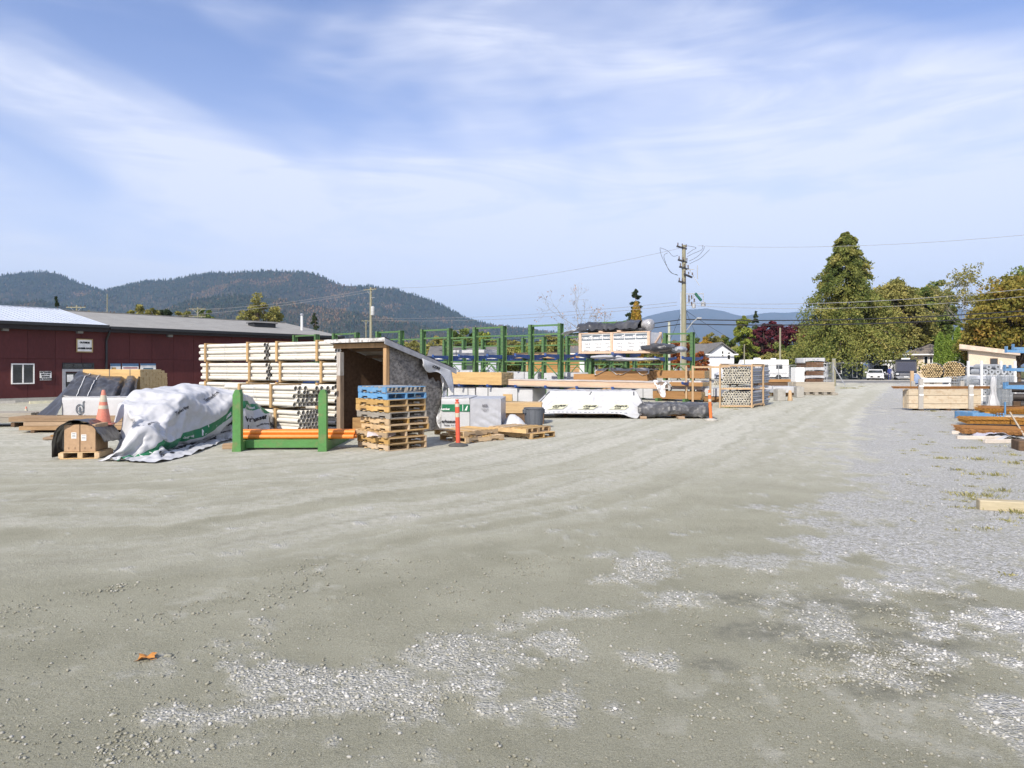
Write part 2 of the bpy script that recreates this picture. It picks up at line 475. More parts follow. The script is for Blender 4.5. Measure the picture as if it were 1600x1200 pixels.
gmat = bpy.data.materials.new('yard_ground'); gmat.use_nodes = True
t = gmat.node_tree; L = t.links.new; bsdf = t.nodes['Principled BSDF']
tc = t.nodes.new('ShaderNodeTexCoord')
def N(tp, **kw):
    n = t.nodes.new(tp)
    for k, v in kw.items():
        if k in n.inputs: n.inputs[k].default_value = v
        else: setattr(n, k, v)
    return n
def noise(scale, detail=4, rough=0.6, vec=None):
    n = N('ShaderNodeTexNoise', Scale=scale, Detail=detail, Roughness=rough); L(vec or tc.outputs['Object'], n.inputs[0]); return n.outputs[0]
def rng(s, a, b, c=0.0, d=1.0):
    n = N('ShaderNodeMapRange'); n.inputs[1].default_value = a; n.inputs[2].default_value = b; n.inputs[3].default_value = c; n.inputs[4].default_value = d
    L(s, n.inputs[0]); return n.outputs[0]
def mixc(f, a, b):
    n = N('ShaderNodeMix', data_type='RGBA')
    L(f, n.inputs['Factor']) if not isinstance(f, float) else setattr(n.inputs['Factor'], 'default_value', f)
    for k, s in (('A', a), ('B', b)):
        if isinstance(s, tuple): n.inputs[k].default_value = (*s, 1)
        else: L(s, n.inputs[k])
    return n.outputs['Result']
def mth(op, a, b):
    n = N('ShaderNodeMath', operation=op)
    for i, s in enumerate((a, b)):
        if isinstance(s, (int, float)): n.inputs[i].default_value = s
        else: L(s, n.inputs[i])
    return n.outputs[0]
def att(nm):
    n = N('ShaderNodeAttribute', attribute_name=nm); return n.outputs['Fac']
dust = mixc(rng(noise(1.3, 6), 0.35, 0.65), (0.290, 0.283, 0.205), (0.372, 0.362, 0.272))
dust = mixc(rng(noise(75, 5, 0.85), 0.50, 0.62, 0, 0.62), dust, (0.14, 0.136, 0.10))
dust = mixc(rng(noise(130, 4, 0.85), 0.52, 0.62, 0, 0.6), dust, (0.50, 0.49, 0.41))
dust = mixc(rng(noise(34, 4, 0.7), 0.62, 0.72, 0, 0.6), dust, (0.50, 0.49, 0.43))
col = mixc(att('pale'), dust, mixc(rng(noise(9, 5), 0.4, 0.62), (0.45, 0.44, 0.365), (0.56, 0.548, 0.475)))
col = mixc(mth('MULTIPLY', att('dark'), rng(noise(11, 6, 0.7), 0.38, 0.6, 0.15, 0.62)), col, (0.135, 0.135, 0.115))
vor = N('ShaderNodeTexVoronoi', Scale=58.0); L(tc.outputs['Object'], vor.inputs[0])
vcol = N('ShaderNodeSeparateColor'); L(vor.outputs['Color'], vcol.inputs[0])
gravc = mixc(rng(vcol.outputs[0], 0.1, 0.9), (0.37, 0.368, 0.352), (0.73, 0.725, 0.70))
gravc = mixc(rng(vor.outputs['Distance'], 0.012, 0.02, 0, 0.0), gravc, (0.2, 0.2, 0.19))
gravc = mixc(rng(noise(2.2, 6), 0.42, 0.66, 0, 0.5), gravc, (0.50, 0.495, 0.455))
gf = mth('MULTIPLY', att('gravel'), rng(noise(17, 5, 0.65), 0.36, 0.52, 0.2, 1.0))
col = mixc(gf, col, gravc)
col = mixc(mth('MULTIPLY', att('grass'), rng(noise(8, 6, 0.7), 0.40, 0.60, 0, 0.7)), col, (0.36, 0.335, 0.16))
col = mixc(att('far'), col, mixc(rng(noise(0.05, 4), 0.4, 0.6), (0.075, 0.10, 0.035), (0.14, 0.13, 0.06)))
sc_ = N('ShaderNodeVectorMath', operation='SCALE'); L(col, sc_.inputs[0]); L(rng(noise(230, 3, 0.8), 0.3, 0.7, 0.72, 1.28), sc_.inputs['Scale'])
L(sc_.outputs[0], bsdf.inputs['Base Color']); bsdf.inputs['Roughness'].default_value = 0.95; bsdf.inputs['Specular IOR Level'].default_value = 0.12
hb = mth('ADD', mth('MULTIPLY', noise(85, 6, 0.85), 0.95), mth('MULTIPLY', noise(22, 6, 0.75), 1.3))
hb = mth('ADD', hb, mth('MULTIPLY', mth('MULTIPLY', vor.outputs['Distance'], -2.5), att('gravel')))
bp = N('ShaderNodeBump', Strength=0.9, Distance=0.016); L(hb, bp.inputs['Height']); L(bp.outputs[0], bsdf.inputs['Normal'])
me = mesh_np('ground', V_, Fq, gmat, True, dict(gravel=gm[0].ravel(), dark=gm[1].ravel(), pale=gm[2].ravel(), grass=gm[3].ravel(), far=gm[4].ravel()))
tag(link('ground', me), kind='structure')
# loose stones on the near ground
rs = np.random.RandomState(5)
def stones(n_try, rmax, dens, size):
    th = np.radians(rs.uniform(-46, 46, n_try)); rr = 2.6 * (rmax / 2.6) ** rs.uniform(0, 1, n_try)
    rr = np.sqrt(rs.uniform(2.6 ** 2, rmax ** 2, n_try)) if rmax < 7 else rr
    x = rr * np.sin(th); y = rr * np.cos(th)
    m = ground_masks(x, y)
    keep = rs.uniform(0, 1, n_try) < dens(m, x, y)
    x, y = x[keep], y[keep]
    s = size[0] * (size[1] / size[0]) ** (rs.uniform(0, 1, len(x)) ** 2.0)
    return x, y, s
clump = lambda x, y: sstep(0.52, 0.72, fbm(x * 2.2, y * 2.2, 77, 4))
parts = [stones(120000, 6.5, lambda m, x, y: 0.62 * m[0] + (0.08 + 0.36 * clump(x, y) ** 2) * (0.35 + 1.3 * sstep(0.46, 0.62, fbm(lane_dist(x, y) * 2.6, x * .5, 91, 4))), (0.003, 0.013)),
         stones(24000, 16, lambda m, x, y: 0.5 * m[0] + 0.006 + 0.02 * clump(x, y), (0.005, 0.014)),
         stones(9000, 6, lambda m, x, y: 0.30 * m[0], (0.009, 0.02)),
         stones(500, 7, lambda m, x, y: 0.03 + 0.2 * m[0] + 0.3 * clump(x, y), (0.011, 0.022))]
sx = np.concatenate([p[0] for p in parts]); sy = np.concatenate([p[1] for p in parts]); ss = np.concatenate([p[2] for p in parts])
ico = bmesh.new(); bmesh.ops.create_icosphere(ico, subdivisions=1, radius=1.0)
iv = np.array([v.co[:] for v in ico.verts]); jf = np.array([[v.index for v in f.verts] for f in ico.faces]); ico.free()
n = len(sx); K = len(iv)
jit = 1 + rs.uniform(-0.46, 0.46, (n, K, 1))
P_ = iv[None] * jit * (ss[:, None, None] * np.stack([rs.uniform(0.8, 1.3, n), rs.uniform(0.7, 1.0, n), rs.uniform(0.45, 0.75, n)], -1)[:, None, :])
ca, sa = np.cos(rs.uniform(0, 6.28, n)), np.sin(rs.uniform(0, 6.28, n))
nrm = np.hypot(ca, sa); ca /= nrm; sa /= nrm
Q_ = np.empty_like(P_); Q_[..., 0] = P_[..., 0] * ca[:, None] - P_[..., 1] * sa[:, None] + sx[:, None]
Q_[..., 1] = P_[..., 0] * sa[:, None] + P_[..., 1] * ca[:, None] + sy[:, None]; Q_[..., 2] = P_[..., 2] + (ss * 0.28)[:, None] + 0.002
sf = (jf[None] + (np.arange(n) * K)[:, None, None]).reshape(-1, 3)
smat = bpy.data.materials.new('loose_stone'); smat.use_nodes = True; t = smat.node_tree; L = t.links.new
a1 = t.nodes.new('ShaderNodeAttribute'); a1.attribute_name = 'tint'
cr = t.nodes.new('ShaderNodeValToRGB'); e = cr.color_ramp.elements
e[0].position = 0.0; e[0].color = (0.20, 0.195, 0.145, 1); e[1].position = 1.0; e[1].color = (0.62, 0.615, 0.59, 1)
for p, c in ((0.3, (0.27, 0.262, 0.205, 1)), (0.65, (0.47, 0.465, 0.44, 1))): q = e.new(p); q.color = c
L(a1.outputs['Fac'], cr.inputs[0]); L(cr.outputs[0], t.nodes['Principled BSDF'].inputs['Base Color']); t.nodes['Principled BSDF'].inputs['Roughness'].default_value = 0.9
tint = np.repeat(np.clip(rs.normal(0.26, 0.13, n) + 0.62 * ground_masks(sx, sy)[0] * rs.uniform(.4, 1.15, n), 0, 1), K)
tag(link('gravel', mesh_np('gravel', Q_.reshape(-1, 3), sf, smat, False, dict(tint=tint))), kind='stuff')

# weeds along the right edge of the yard
def tufts(spots, name, cols, h=0.12, spread=0.13, nb=60):
    vs = []; fs = []; tn = []
    for (x, y, s) in spots:
        k = int(nb * s)
        for _ in range(k):
            a = rs.uniform(0, 6.28); q = spread * s * abs(rs.normal(0, 0.7)); bx, by = x + q * math.cos(a), y + q * math.sin(a) * 0.7
            l = h * s * rs.uniform(0.4, 1.1); w = 0.006; d = rs.uniform(0, 6.28); ln = l * rs.uniform(0.2, 0.9)
            tx, ty = bx + ln * math.cos(a), by + ln * math.sin(a); b0 = len(vs)
            vs += [(bx - w * math.cos(d), by - w * math.sin(d), 0), (bx + w * math.cos(d), by + w * math.sin(d), 0), ((bx + tx) / 2 + w * .8, (by + ty) / 2, l * .7), (tx, ty, l)]
            fs.append((b0, b0 + 1, b0 + 2, b0 + 3)); u = rs.uniform(0, 1); tn += [u] * 4
    m = leaf_mat(name + '_blades', cols)
    return tag(link(name, mesh_np(name, np.array(vs), np.array(fs), m, False, dict(tint=np.array(tn)))), kind='stuff')
def leaf_mat(name, cols, trans=0.25):
    if name in MATS: return MATS[name]
    m = bpy.data.materials.new(name); m.use_nodes = True; t = m.node_tree; L = t.links.new; b = t.nodes['Principled BSDF']
    a = t.nodes.new('ShaderNodeAttribute'); a.attribute_name = 'tint'
    cr = t.nodes.new('ShaderNodeValToRGB'); e = cr.color_ramp.elements
    e[0].color = (*cols[0], 1); e[1].color = (*cols[-1], 1)
    for i in range(1, len(cols) - 1): q = e.new(i / (len(cols) - 1)); q.color = (*cols[i], 1)
    L(a.outputs['Fac'], cr.inputs[0]); L(cr.outputs[0], b.inputs['Base Color']); b.inputs['Roughness'].default_value = 0.7; b.inputs['Specular IOR Level'].default_value = 0.2
    tr = t.nodes.new('ShaderNodeBsdfTranslucent'); L(cr.outputs[0], tr.inputs[0])
    mx = t.nodes.new('ShaderNodeMixShader'); mx.inputs[0].default_value = trans
    L(b.outputs[0], mx.inputs[1]); L(tr.outputs[0], mx.inputs[2]); L(mx.outputs[0], t.nodes['Material Output'].inputs[0])
    MATS[name] = m
    return m
spots = []
for (px, py, s) in [(1515, 775, 1.0), (1545, 776, 1.1), (1570, 768, 1.0), (1532, 719, 1.3), (1505, 701, .9), (1523, 701, .9), (1560, 744, 1.2), (1470, 717, .8), (1480, 716, .7), (1590, 802, 1.2),
                    (1458, 643, 1.2), (1470, 652, .8), (1590, 725, 1.2), (1545, 690, 1.0), (1475, 676, .8), (1600, 700, 1.2), (1465, 730, .6), (1585, 712, 1.0), (1320, 607, 2.2), (1335, 607, 2.0), (1347, 604, 1.6),
                    (1140, 638, 1.4), (1150, 640, 1.0), (1130, 636, .9), (1448, 695, .6), (1500, 735, .8), (1520, 742, .8), (1580, 900, .5), (1445, 760, .5), (1480, 770, .5)]:
    spots.append((*gp(px, py), s))
for _ in range(110):
    px = rs.uniform(1390, 1600); py = 640 + 190 * rs.uniform(0, 1) ** 1.3
    if fbm(np.array(px / 60.), np.array(py / 22.), 4, 3) > 0.5: spots.append((*gp(px, py), rs.uniform(0.25, 0.6)))
tufts(spots, 'weeds', [(0.20, 0.20, 0.06), (0.34, 0.32, 0.12), (0.50, 0.45, 0.22)], h=0.05, spread=0.20, nb=80)
# a dry maple leaf lying on the dust
lx, ly = gp(228, 1031)
lf = MB(); pts = []
for k in range(22):
    a = 2 * math.pi * k / 22; rr_ = 0.05 * (0.62 + 0.38 * abs(math.cos(2.5 * a))) * (1.15 if k % 2 else 0.85)
    pts.append((rr_ * 1.25 * math.cos(a), rr_ * math.sin(a), 0.018 + 0.012 * math.sin(3 * a) + 0.008 * math.cos(a)))
lf.add([(0, 0, 0.012)] + pts, [(0, k + 1, (k + 1) % 22 + 1) for k in range(22)])
lf.tube([(0.0, 0, 0.012), (0.05, -0.03, 0.01), (0.085, -0.035, 0.02)], 0.0015, 5)
tag(lf.build('fallen_leaf', mat('dry_leaf', (0.50, 0.22, 0.05), (0.36, 0.15, 0.04), rough=0.7, scale=40, bump=0.3), loc=(lx, ly, 0.004)), 'dry orange maple leaf lying on the dusty ground', 'leaf')
# ------------------------------------------------------------------ mountains with their forest
def ridge(points):
    xs = np.array([p[0] for p in points], float); ys = np.array([p[1] for p in points], float)
    return lambda px: np.interp(px, xs, ys)
RIDGE = [(-500, 470), (-300, 445), (-120, 432), (0, 431), (30, 428), (62, 425), (90, 428), (108, 437), (140, 448), (168, 458), (185, 451), (205, 445), (235, 439), (262, 439), (300, 432), (335, 427), (380, 426),
         (415, 424), (450, 425), (480, 426), (500, 431), (520, 441), (535, 447), (560, 447), (590, 449), (615, 452), (645, 461), (670, 469), (695, 480), (715, 491), (735, 501), (760, 507), (800, 512),
         (840, 517), (880, 522), (930, 530), (990, 545), (1060, 562), (1120, 572), (1200, 585)]
NEARHILL = [(-500, 500), (0, 475), (60, 470), (120, 482), (170, 500), (240, 492), (300, 470), (360, 462), (430, 466), (500, 480), (560, 488), (640, 505), (700, 520), (760, 540), (830, 570), (900, 580)]
BLUE = [(600, 580), (800, 562), (900, 540), (980, 505), (1012, 494), (1040, 487), (1062, 484), (1090, 483), (1105, 482), (1130, 486), (1150, 492), (1160, 494), (1180, 491), (1205, 488), (1225, 489), (1250, 487),
        (1290, 488), (1340, 492), (1400, 492), (1440, 487), (1465, 484), (1490, 482), (1505, 483), (1520, 488), (1545, 497), (1580, 505), (1640, 500), (1760, 480), (1900, 470), (2100, 500)]
def terrain(name, prof, Yr, Yf, px0, px1, nx, ny, m, seed, rough, power=1.0):
    f = ridge(prof)
    px = np.linspace(px0, px1, nx); X = (px - 800) / F * Yr
    tt = np.concatenate([np.linspace(0, 1, ny), np.linspace(1.08, 1.5, 6)])
    Xg, T = np.meshgrid(X, tt); Yg = Yf + (Yr - Yf) * T
    H0 = CH + (HZ - f(px)) * Yr / F
    prof_t = np.where(T <= 1, np.clip(T, 0, 1) ** power, 1 - (T - 1) * 1.4)
    nz = fbm(Xg / rough, Yg / (rough * 1.9), seed, 5)
    Z = H0[None] * prof_t * (1 + 0.5 * (nz - 0.5) * np.sin(np.clip(T, 0, 1) * math.pi)) + 8 * (fbm(Xg / 90, Yg / 90, seed + 3, 3) - 0.5) * (T < 1.2)
    Z[0] -= 12
    ny2 = len(tt)
    i, j = np.meshgrid(np.arange(nx - 1), np.arange(ny2 - 1)); a = (j * nx + i).ravel()
    fq = np.stack([a, a + 1, a + nx + 1, a + nx], -1)
    o = link(name, mesh_np(name, np.stack([Xg, Yg, Z], -1).reshape(-1, 3), fq, m, True)); tag(o, kind='structure')
    return X, tt, Yf + (Yr - Yf) * tt, Z
def forest(name, surf, n, hts, m, seed, fade=1.0):
    X, tt, Yv, Z = surf; q = np.random.RandomState(seed)
    x = q.uniform(X[0], X[-1], n); tq = q.uniform(0.04, 1.03, n) ** 0.8
    fx = np.interp(x, X, np.arange(len(X))); fy = np.interp(tq, tt, np.arange(len(tt)))
    ix = np.clip(fx.astype(int), 0, len(X) - 2); iy = np.clip(fy.astype(int), 0, len(tt) - 2); u = fx - ix; v = fy - iy
    z = (Z[iy, ix] * (1 - u) + Z[iy, ix + 1] * u) * (1 - v) + (Z[iy + 1, ix] * (1 - u) + Z[iy + 1, ix + 1] * u) * v
    y = np.interp(tq, tt, Yv)
    patch = fbm(x / 210, y / 300, seed + 9, 4); bare = sstep(0.60, 0.68, patch)
    broad = q.uniform(0, 1, n) < (0.07 + 0.78 * bare)
    h = q.uniform(*hts, n) * np.where(broad, 0.6, 1.0); w = h * np.where(broad, 0.42, 0.21) * q.uniform(0.8, 1.3, n)
    K = 4; ang = np.arange(K) * 2 * math.pi / K
    ring = np.stack([x[:, None] + w[:, None] * np.cos(ang + q.uniform(0, 6, (n, 1))), y[:, None] + w[:, None] * np.sin(ang + q.uniform(0, 6, (n, 1))), np.repeat((z + h * 0.12)[:, None], K, 1)], -1)
    mid = np.stack([x[:, None] + 0.62 * w[:, None] * np.cos(ang), y[:, None] + .62 * w[:, None] * np.sin(ang), np.repeat((z + h * np.where(broad, .8, .5))[:, None], K, 1)], -1)
    tip = np.stack([x, y, z + h], -1)[:, None]
    v3 = np.concatenate([ring, mid, tip], 1).reshape(-1, 3)
    f1 = np.array([(k, (k + 1) % K, (k + 1) % K + K) for k in range(K)] + [(k, (k + 1) % K + K, k + K) for k in range(K)] + [(k + K, (k + 1) % K + K, 2 * K) for k in range(K)])
    ff = (f1[None] + (np.arange(n) * (2 * K + 1))[:, None, None]).reshape(-1, 3)
    tn = np.where(broad, q.uniform(0.62, 1.0, n), q.uniform(0.0, 0.5, n) + 0.25 * (fbm(x / 500, y / 500, seed + 2, 3) - 0.4))
    return tag(link(name, mesh_np(name, v3, ff, m, False, dict(tint=np.repeat(np.clip(tn, 0, 1), 2 * K + 1)))), kind='stuff')
m_slope = mat('forest_floor', (0.030, 0.036, 0.020), (0.08, 0.062, 0.036), scale=0.004, bump=0, var=0, fine=0.2, rough=0.95, spec=0.05)
m_trees = leaf_mat('forest_trees', [(0.012, 0.024, 0.013), (0.022, 0.040, 0.018), (0.04, 0.055, 0.024), (0.14, 0.10, 0.05), (0.20, 0.115, 0.055)], 0.0)
s1 = terrain('mountain', RIDGE, 5200, 3500, -520, 1250, 520, 90, m_slope, 3, 420.0, 1.05)
forest('mountain_forest', s1, 42000, (16, 30), m_trees, 7)
s2 = terrain('foothill', NEARHILL, 3300, 2500, -520, 920, 300, 50, m_slope, 23, 260.0, 1.0)
forest('foothill_forest', s2, 15000, (12, 22), m_trees, 8)
s3 = terrain('far_mountain', BLUE, 15500, 11000, 560, 2100, 420, 60, m_slope, 33, 1100.0, 1.1)

# ------------------------------------------------------------------ trees
bark = mat('bark', (0.16, 0.125, 0.095), (0.08, 0.06, 0.045), scale=6, stretch=(3, 3, .6), bump=0.6, rough=0.95)
bark_pale = mat('bark_pale', (0.33, 0.31, 0.27), (0.20, 0.18, 0.15), scale=6, stretch=(3, 3, .6), bump=0.4, rough=0.95)
CEDAR = leaf_mat('cedar_leaf', [(0.080, 0.112, 0.028), (0.160, 0.190, 0.048), (0.250, 0.255, 0.066), (0.36, 0.315, 0.095)])
SPRUCE = leaf_mat('spruce_leaf', [(0.027, 0.048, 0.024), (0.057, 0.084, 0.039), (0.105, 0.128, 0.060)])
LIME = leaf_mat('lime_leaf', [(0.112, 0.160, 0.030), (0.235, 0.281, 0.049), (0.375, 0.375, 0.075)])
GREEN = leaf_mat('green_leaf', [(0.066, 0.104, 0.026), (0.140, 0.188, 0.045), (0.244, 0.281, 0.075)])
OLIVE = leaf_mat('olive_leaf', [(0.131, 0.140, 0.041), (0.263, 0.254, 0.075), (0.413, 0.356, 0.112)])
GOLD = leaf_mat('gold_leaf', [(0.150, 0.128, 0.027), (0.315, 0.232, 0.042), (0.480, 0.300, 0.053), (0.510, 0.225, 0.045)])
MAPLE = leaf_mat('maple_leaf', [(0.11, 0.125, 0.028), (0.20, 0.185, 0.038), (0.29, 0.23, 0.048), (0.33, 0.20, 0.05)])
PLUM = leaf_mat('plum_leaf', [(0.045, 0.018, 0.024), (0.112, 0.027, 0.039), (0.225, 0.045, 0.060)])
RUST = leaf_mat('rust_leaf', [(0.180, 0.060, 0.027), (0.345, 0.112, 0.038), (0.150, 0.135, 0.045)])
THUJA = leaf_mat('thuja_leaf', [(0.099, 0.162, 0.030), (0.186, 0.273, 0.048), (0.304, 0.392, 0.077)])
BARE = leaf_mat('sparse_leaf', [(0.240, 0.180, 0.150), (0.390, 0.255, 0.210), (0.450, 0.300, 0.180)])

def leaves(pos, size, dirs, q, elong=1.8, wob=0.9):
    """small leaf quads around the given points, loosely facing along dirs"""
    n = len(pos)
    d = dirs + q.normal(0, wob, (n, 3)); d /= np.linalg.norm(d, axis=1)[:, None] + 1e-9
    r = q.normal(0, 1, (n, 3)); s = np.cross(d, r); s /= np.linalg.norm(s, axis=1)[:, None] + 1e-9
    L_ = (size * q.uniform(0.6, 1.35, n))[:, None]; W_ = L_ / elong
    v = np.stack([pos - d * L_ * 0.5, pos + s * W_ * 0.5 + d * L_ * .05, pos + d * L_ * 0.5, pos - s * W_ * 0.5 - d * L_ * .05], 1).reshape(-1, 3)
    return v, (np.arange(n * 4).reshape(-1, 4))
def tree_trunk(h, r, bend, q, limbs, n=8, tip=0.12):
    mb = MB(); k = 7; b = q.uniform(-1, 1, 2) * bend
    pts = [(b[0] * h * (i / k) ** 2, b[1] * h * (i / k) ** 2, h * i / k) for i in range(k + 1)]
    rs_ = [r * (1.25 if i == 0 else 1) * (1 - (1 - tip) * i / k) for i in range(k + 1)]
    mb.tube(pts, rs_, n)
    for (p, e, lr) in limbs:
        p = Vector(p); e = Vector(e); mid = (p + e) / 2 + Vector((q.uniform(-.06, .06), q.uniform(-.06, .06), q.uniform(0.0, .12))) * (e - p).length
        mb.tube([p, mid, e], [lr, lr * .6, lr * .15], 5)
    return mb
def make_tree(name, loc, label, h, w, kind, leafmat, n, size, seed, group=None, trunk_h=None, barkm=None, base=0.1, lean=0.0, gap=0.35, droop=0.35, cat='tree', power=0.8, tipw=0.05, cz=0.62, per=150):
    q = np.random.RandomState(seed); root = empty(name, loc, 0, label, cat, group); limbs = []; P = []; D = []
    T = []
    if kind == 'conifer':
        nb = max(30, int(n / per)); per = max(8, n // nb)
        for b in range(nb):
            z = base + (1 - base) * (q.uniform(0, 1) ** 1.25)
            env = w * (1 - (z - base) / (1 - base)) ** power + tipw
            a = q.uniform(0, 6.283); rr = env * (0.5 + 0.72 * q.uniform(0, 1) ** 0.8) * (0.82 + 0.34 * vnoise(a * 1.5, z * 5, seed))
            p0 = np.array([0, 0, z * h]); dr = np.array([math.cos(a), math.sin(a), 0.0])
            tip = p0 + dr * rr + np.array([0, 0, -droop * rr + 0.10 * rr])
            s = q.uniform(0.15, 1.0, per) ** 0.7
            pts = p0 + (tip - p0) * s[:, None]; pts[:, 2] += 0.12 * rr * np.sin(s * math.pi)
            fan = (0.035 + 0.13 * s * (1.2 - s)) * rr + 0.05
            pts += q.normal(0, 1, (per, 3)) * fan[:, None] * np.array([.8, .8, 0.45]); pts[:, 2] -= np.abs(q.normal(0, 1, per)) * fan * 0.7
            P.append(pts); D.append(np.repeat((dr * 0.6 + np.array([0, 0, -0.6]))[None], per, 0)); T.append(np.clip(q.normal(0.5, .2) + q.normal(0, .13, per), 0, 1))
            if b % 3 == 0: limbs.append((tuple(p0 * np.array([1, 1, .985])), tuple(p0 + (tip - p0) * .8), 0.012 * h * (1 - z) + 0.02))
        th = h * 0.97
    elif kind == 'column':
        z = q.uniform(0.01, 1, n) ** 0.9; a = q.uniform(0, 6.283, n); env = w * np.sqrt(np.clip(np.minimum(1.0, 0.55 + 3 * z) * (1 - z ** 2.6), 0.0, 1)) * (0.78 + 0.5 * fbm(a * 1.6, z * 7, seed, 3))
        rr = env * np.sqrt(q.uniform(0.35, 1, n)); P = [np.stack([rr * np.cos(a), rr * np.sin(a), z * h], -1)]; D = [np.stack([np.cos(a) * .3, np.sin(a) * .3, np.ones(n)], -1)]
        T = [np.clip(fbm(a * 3, z * 12, seed + 1, 3) + q.normal(0, .15, n), 0, 1)]; th = h * .8
    else:
        nc = max(12, int(n / 120)); per = n // nc
        for c in range(nc):
            v = q.normal(0, 1, 3); v /= np.linalg.norm(v); v[2] = v[2] if v[2] > -0.55 else -v[2]
            rad_ = q.uniform(0.45, 1.0) ** 0.6 * (0.78 + 0.45 * vnoise(v[0] * 2 + 5, v[1] * 2 + v[2] * 3 + 9, seed))
            hz = h * (1 - base) / 2; c0 = np.array([v[0] * w * rad_, v[1] * w * rad_, h * base + hz * (cz * 1.6) + v[2] * hz * rad_ * (1.0 if v[2] > 0 else cz * 1.5)])
            cs = w * q.uniform(0.13, 0.26) * (1.25 if kind == 'shrub' else 1)
            g_ = q.normal(0, 1, (per, 3)); g_ /= np.linalg.norm(g_, axis=1)[:, None]; g_ *= (q.uniform(0.2, 1, (per, 1)) ** 0.5)
            pts = c0 + g_ * cs * np.array([1, 1, 0.75]); pts[:, 2] = np.maximum(pts[:, 2], 0.05)
            P.append(pts); D.append(g_ * 0.8 + np.array([0, 0, -.2])); T.append(np.clip(q.normal(0.5, .2) + q.normal(0, .15, per), 0, 1))
            if kind != 'shrub' or c % 3 == 0:
                z0 = (trunk_h or 0.4 * h) * q.uniform(0.45, 1.0)
                limbs.append(((0, 0, z0), tuple(c0), 0.010 * h + 0.015))
        th = trunk_h or h * 0.62
    P = np.concatenate(P); D = np.concatenate(D); T = np.concatenate(T)
    tree_trunk(th, 0.016 * h + 0.03, 0.02 + lean, q, limbs).build('trunk', barkm or bark, root, True)
    v, f = leaves(P, size, D, q)
    link('crown', mesh_np('crown', v, f, leafmat, False, dict(tint=np.repeat(T, 4))), root)
    return root
def tree_px(name, px, top, Y, label, wpx, kind, lm, n, size, seed, **kw):
    h = wz(top, Y); return make_tree(name, (wx(px, Y), Y, 0), label, h, wpx * Y / F / 2, kind, lm, n, size, seed, **kw)

# the big cedar by the gate and the trees beside and behind it
tree_px('cedar_tree', 1322, 362, 98, 'tall olive green cedar with drooping boughs behind the parked white car', 170, 'conifer', CEDAR, 105000, 0.32, 1, base=0.24, power=0.66, droop=0.5, tipw=0.15, per=300)
tree_px('leafy_tree', 1404, 440, 112, 'yellowing leafy tree close on the right of the tall cedar', 92, 'broad', OLIVE, 26000, 0.42, 2, base=0.06)
tree_px('leafy_tree', 1448, 438, 118, 'green bushy tree behind the black bus and tan house', 88, 'broad', GREEN, 24000, 0.42, 3, base=0.04)
tree_px('spruce_tree', 1466, 446, 122, 'dark pointed evergreen peeking above the bushy tree behind the bus', 46, 'conifer', SPRUCE, 9000, 0.42, 4)
tree_px('maple_tree', 1592, 440, 70, 'broad golden brown maple in autumn leaf behind the blue rack', 150, 'broad', MAPLE, 46000, 0.34, 7, base=0.02)
tree_px('maple_tree', 1645, 402, 88, 'tall green tree rising behind the golden maple at the right edge', 150, 'broad', GREEN, 30000, 0.36, 8, base=0.1)
tree_px('leafy_tree', 1530, 500, 96, 'dark green bushy tree below the thin birch', 60, 'broad', GREEN, 12000, 0.36, 9, base=0.03)
for i, (px, top, wp) in enumerate([(1469, 519, 19), (1482, 523, 17), (1497, 511, 19), (1512, 524, 16), (1524, 532, 16)]):
    tree_px('thuja_tree', px, top, 78, ['tallest left columnar thuja of the row beside the tan house', 'second columnar thuja of the row beside the tan house', 'pointed columnar thuja in the middle of the row by the sloped roof',
            'slim columnar thuja left of the sloped tan roof', 'short columnar thuja peeking over the sloped tan roof'][i], wp, 'column', THUJA, 7500, 0.20, 20 + i, group='columnar thujas beside the tan house')
tree_px('cedar_tree', 1161, 494, 112, 'bright green pyramid cedar behind the white motorhome', 54, 'conifer', LIME, 15000, 0.42, 31, power=0.6, base=0.03, droop=.3, tipw=.4)
tree_px('spruce_tree', 1181, 486, 128, 'grey green spruce standing just right of the bright green cedar', 40, 'conifer', SPRUCE, 8000, 0.42, 32)
for i, (px, top, wp) in enumerate([(1188, 508, 40), (1214, 503, 44), (1243, 506, 52)]):
    tree_px('plum_tree', px, top, 122, ['dark purple plum tree close beside the spruce', 'middle purple plum tree of the three', 'right purple plum tree nearest the tall cedar'][i], wp, 'broad', PLUM, 8500, 0.36, 40 + i, group='purple plum trees', base=0.25)
shr = [(1205, 545, 40, OLIVE, 'olive shrub left of the slim pole in the gardens'), (1226, 535, 44, GREEN, 'green rounded shrub behind the slim pole in the gardens'), (1252, 530, 44, LIME, 'light green shrub below the right plum tree'), (1196, 558, 34, OLIVE, 'low brownish shrub behind the motorhome'),
       (1118, 516, 40, OLIVE, 'olive green tree top showing over the white house roof'), (1100, 520, 34, GOLD, 'yellowing bush left above the white house roof'), (1134, 518, 30, GREEN, 'green bush just right of the house gable'), (1082, 515, 36, GREEN, 'green bush beside the big utility pole'),
       (1060, 524, 44, RUST, 'rusty red shrub behind the big utility pole'), (1094, 544, 26, RUST, 'small orange red bush in front of the white house roof'), (1021, 522, 40, OLIVE, 'olive bush left of the pale lamp post')]
for i, (px, top, wp, lm, lb) in enumerate(shr): tree_px('shrub', px, top, 128 if 4 <= i <= 7 else 100 if i == 9 else 104 + (i % 4) * 4, lb, wp, 'shrub', lm, 6500, 0.36, 50 + i, base=0.02, cat='shrub', cz=0.5)
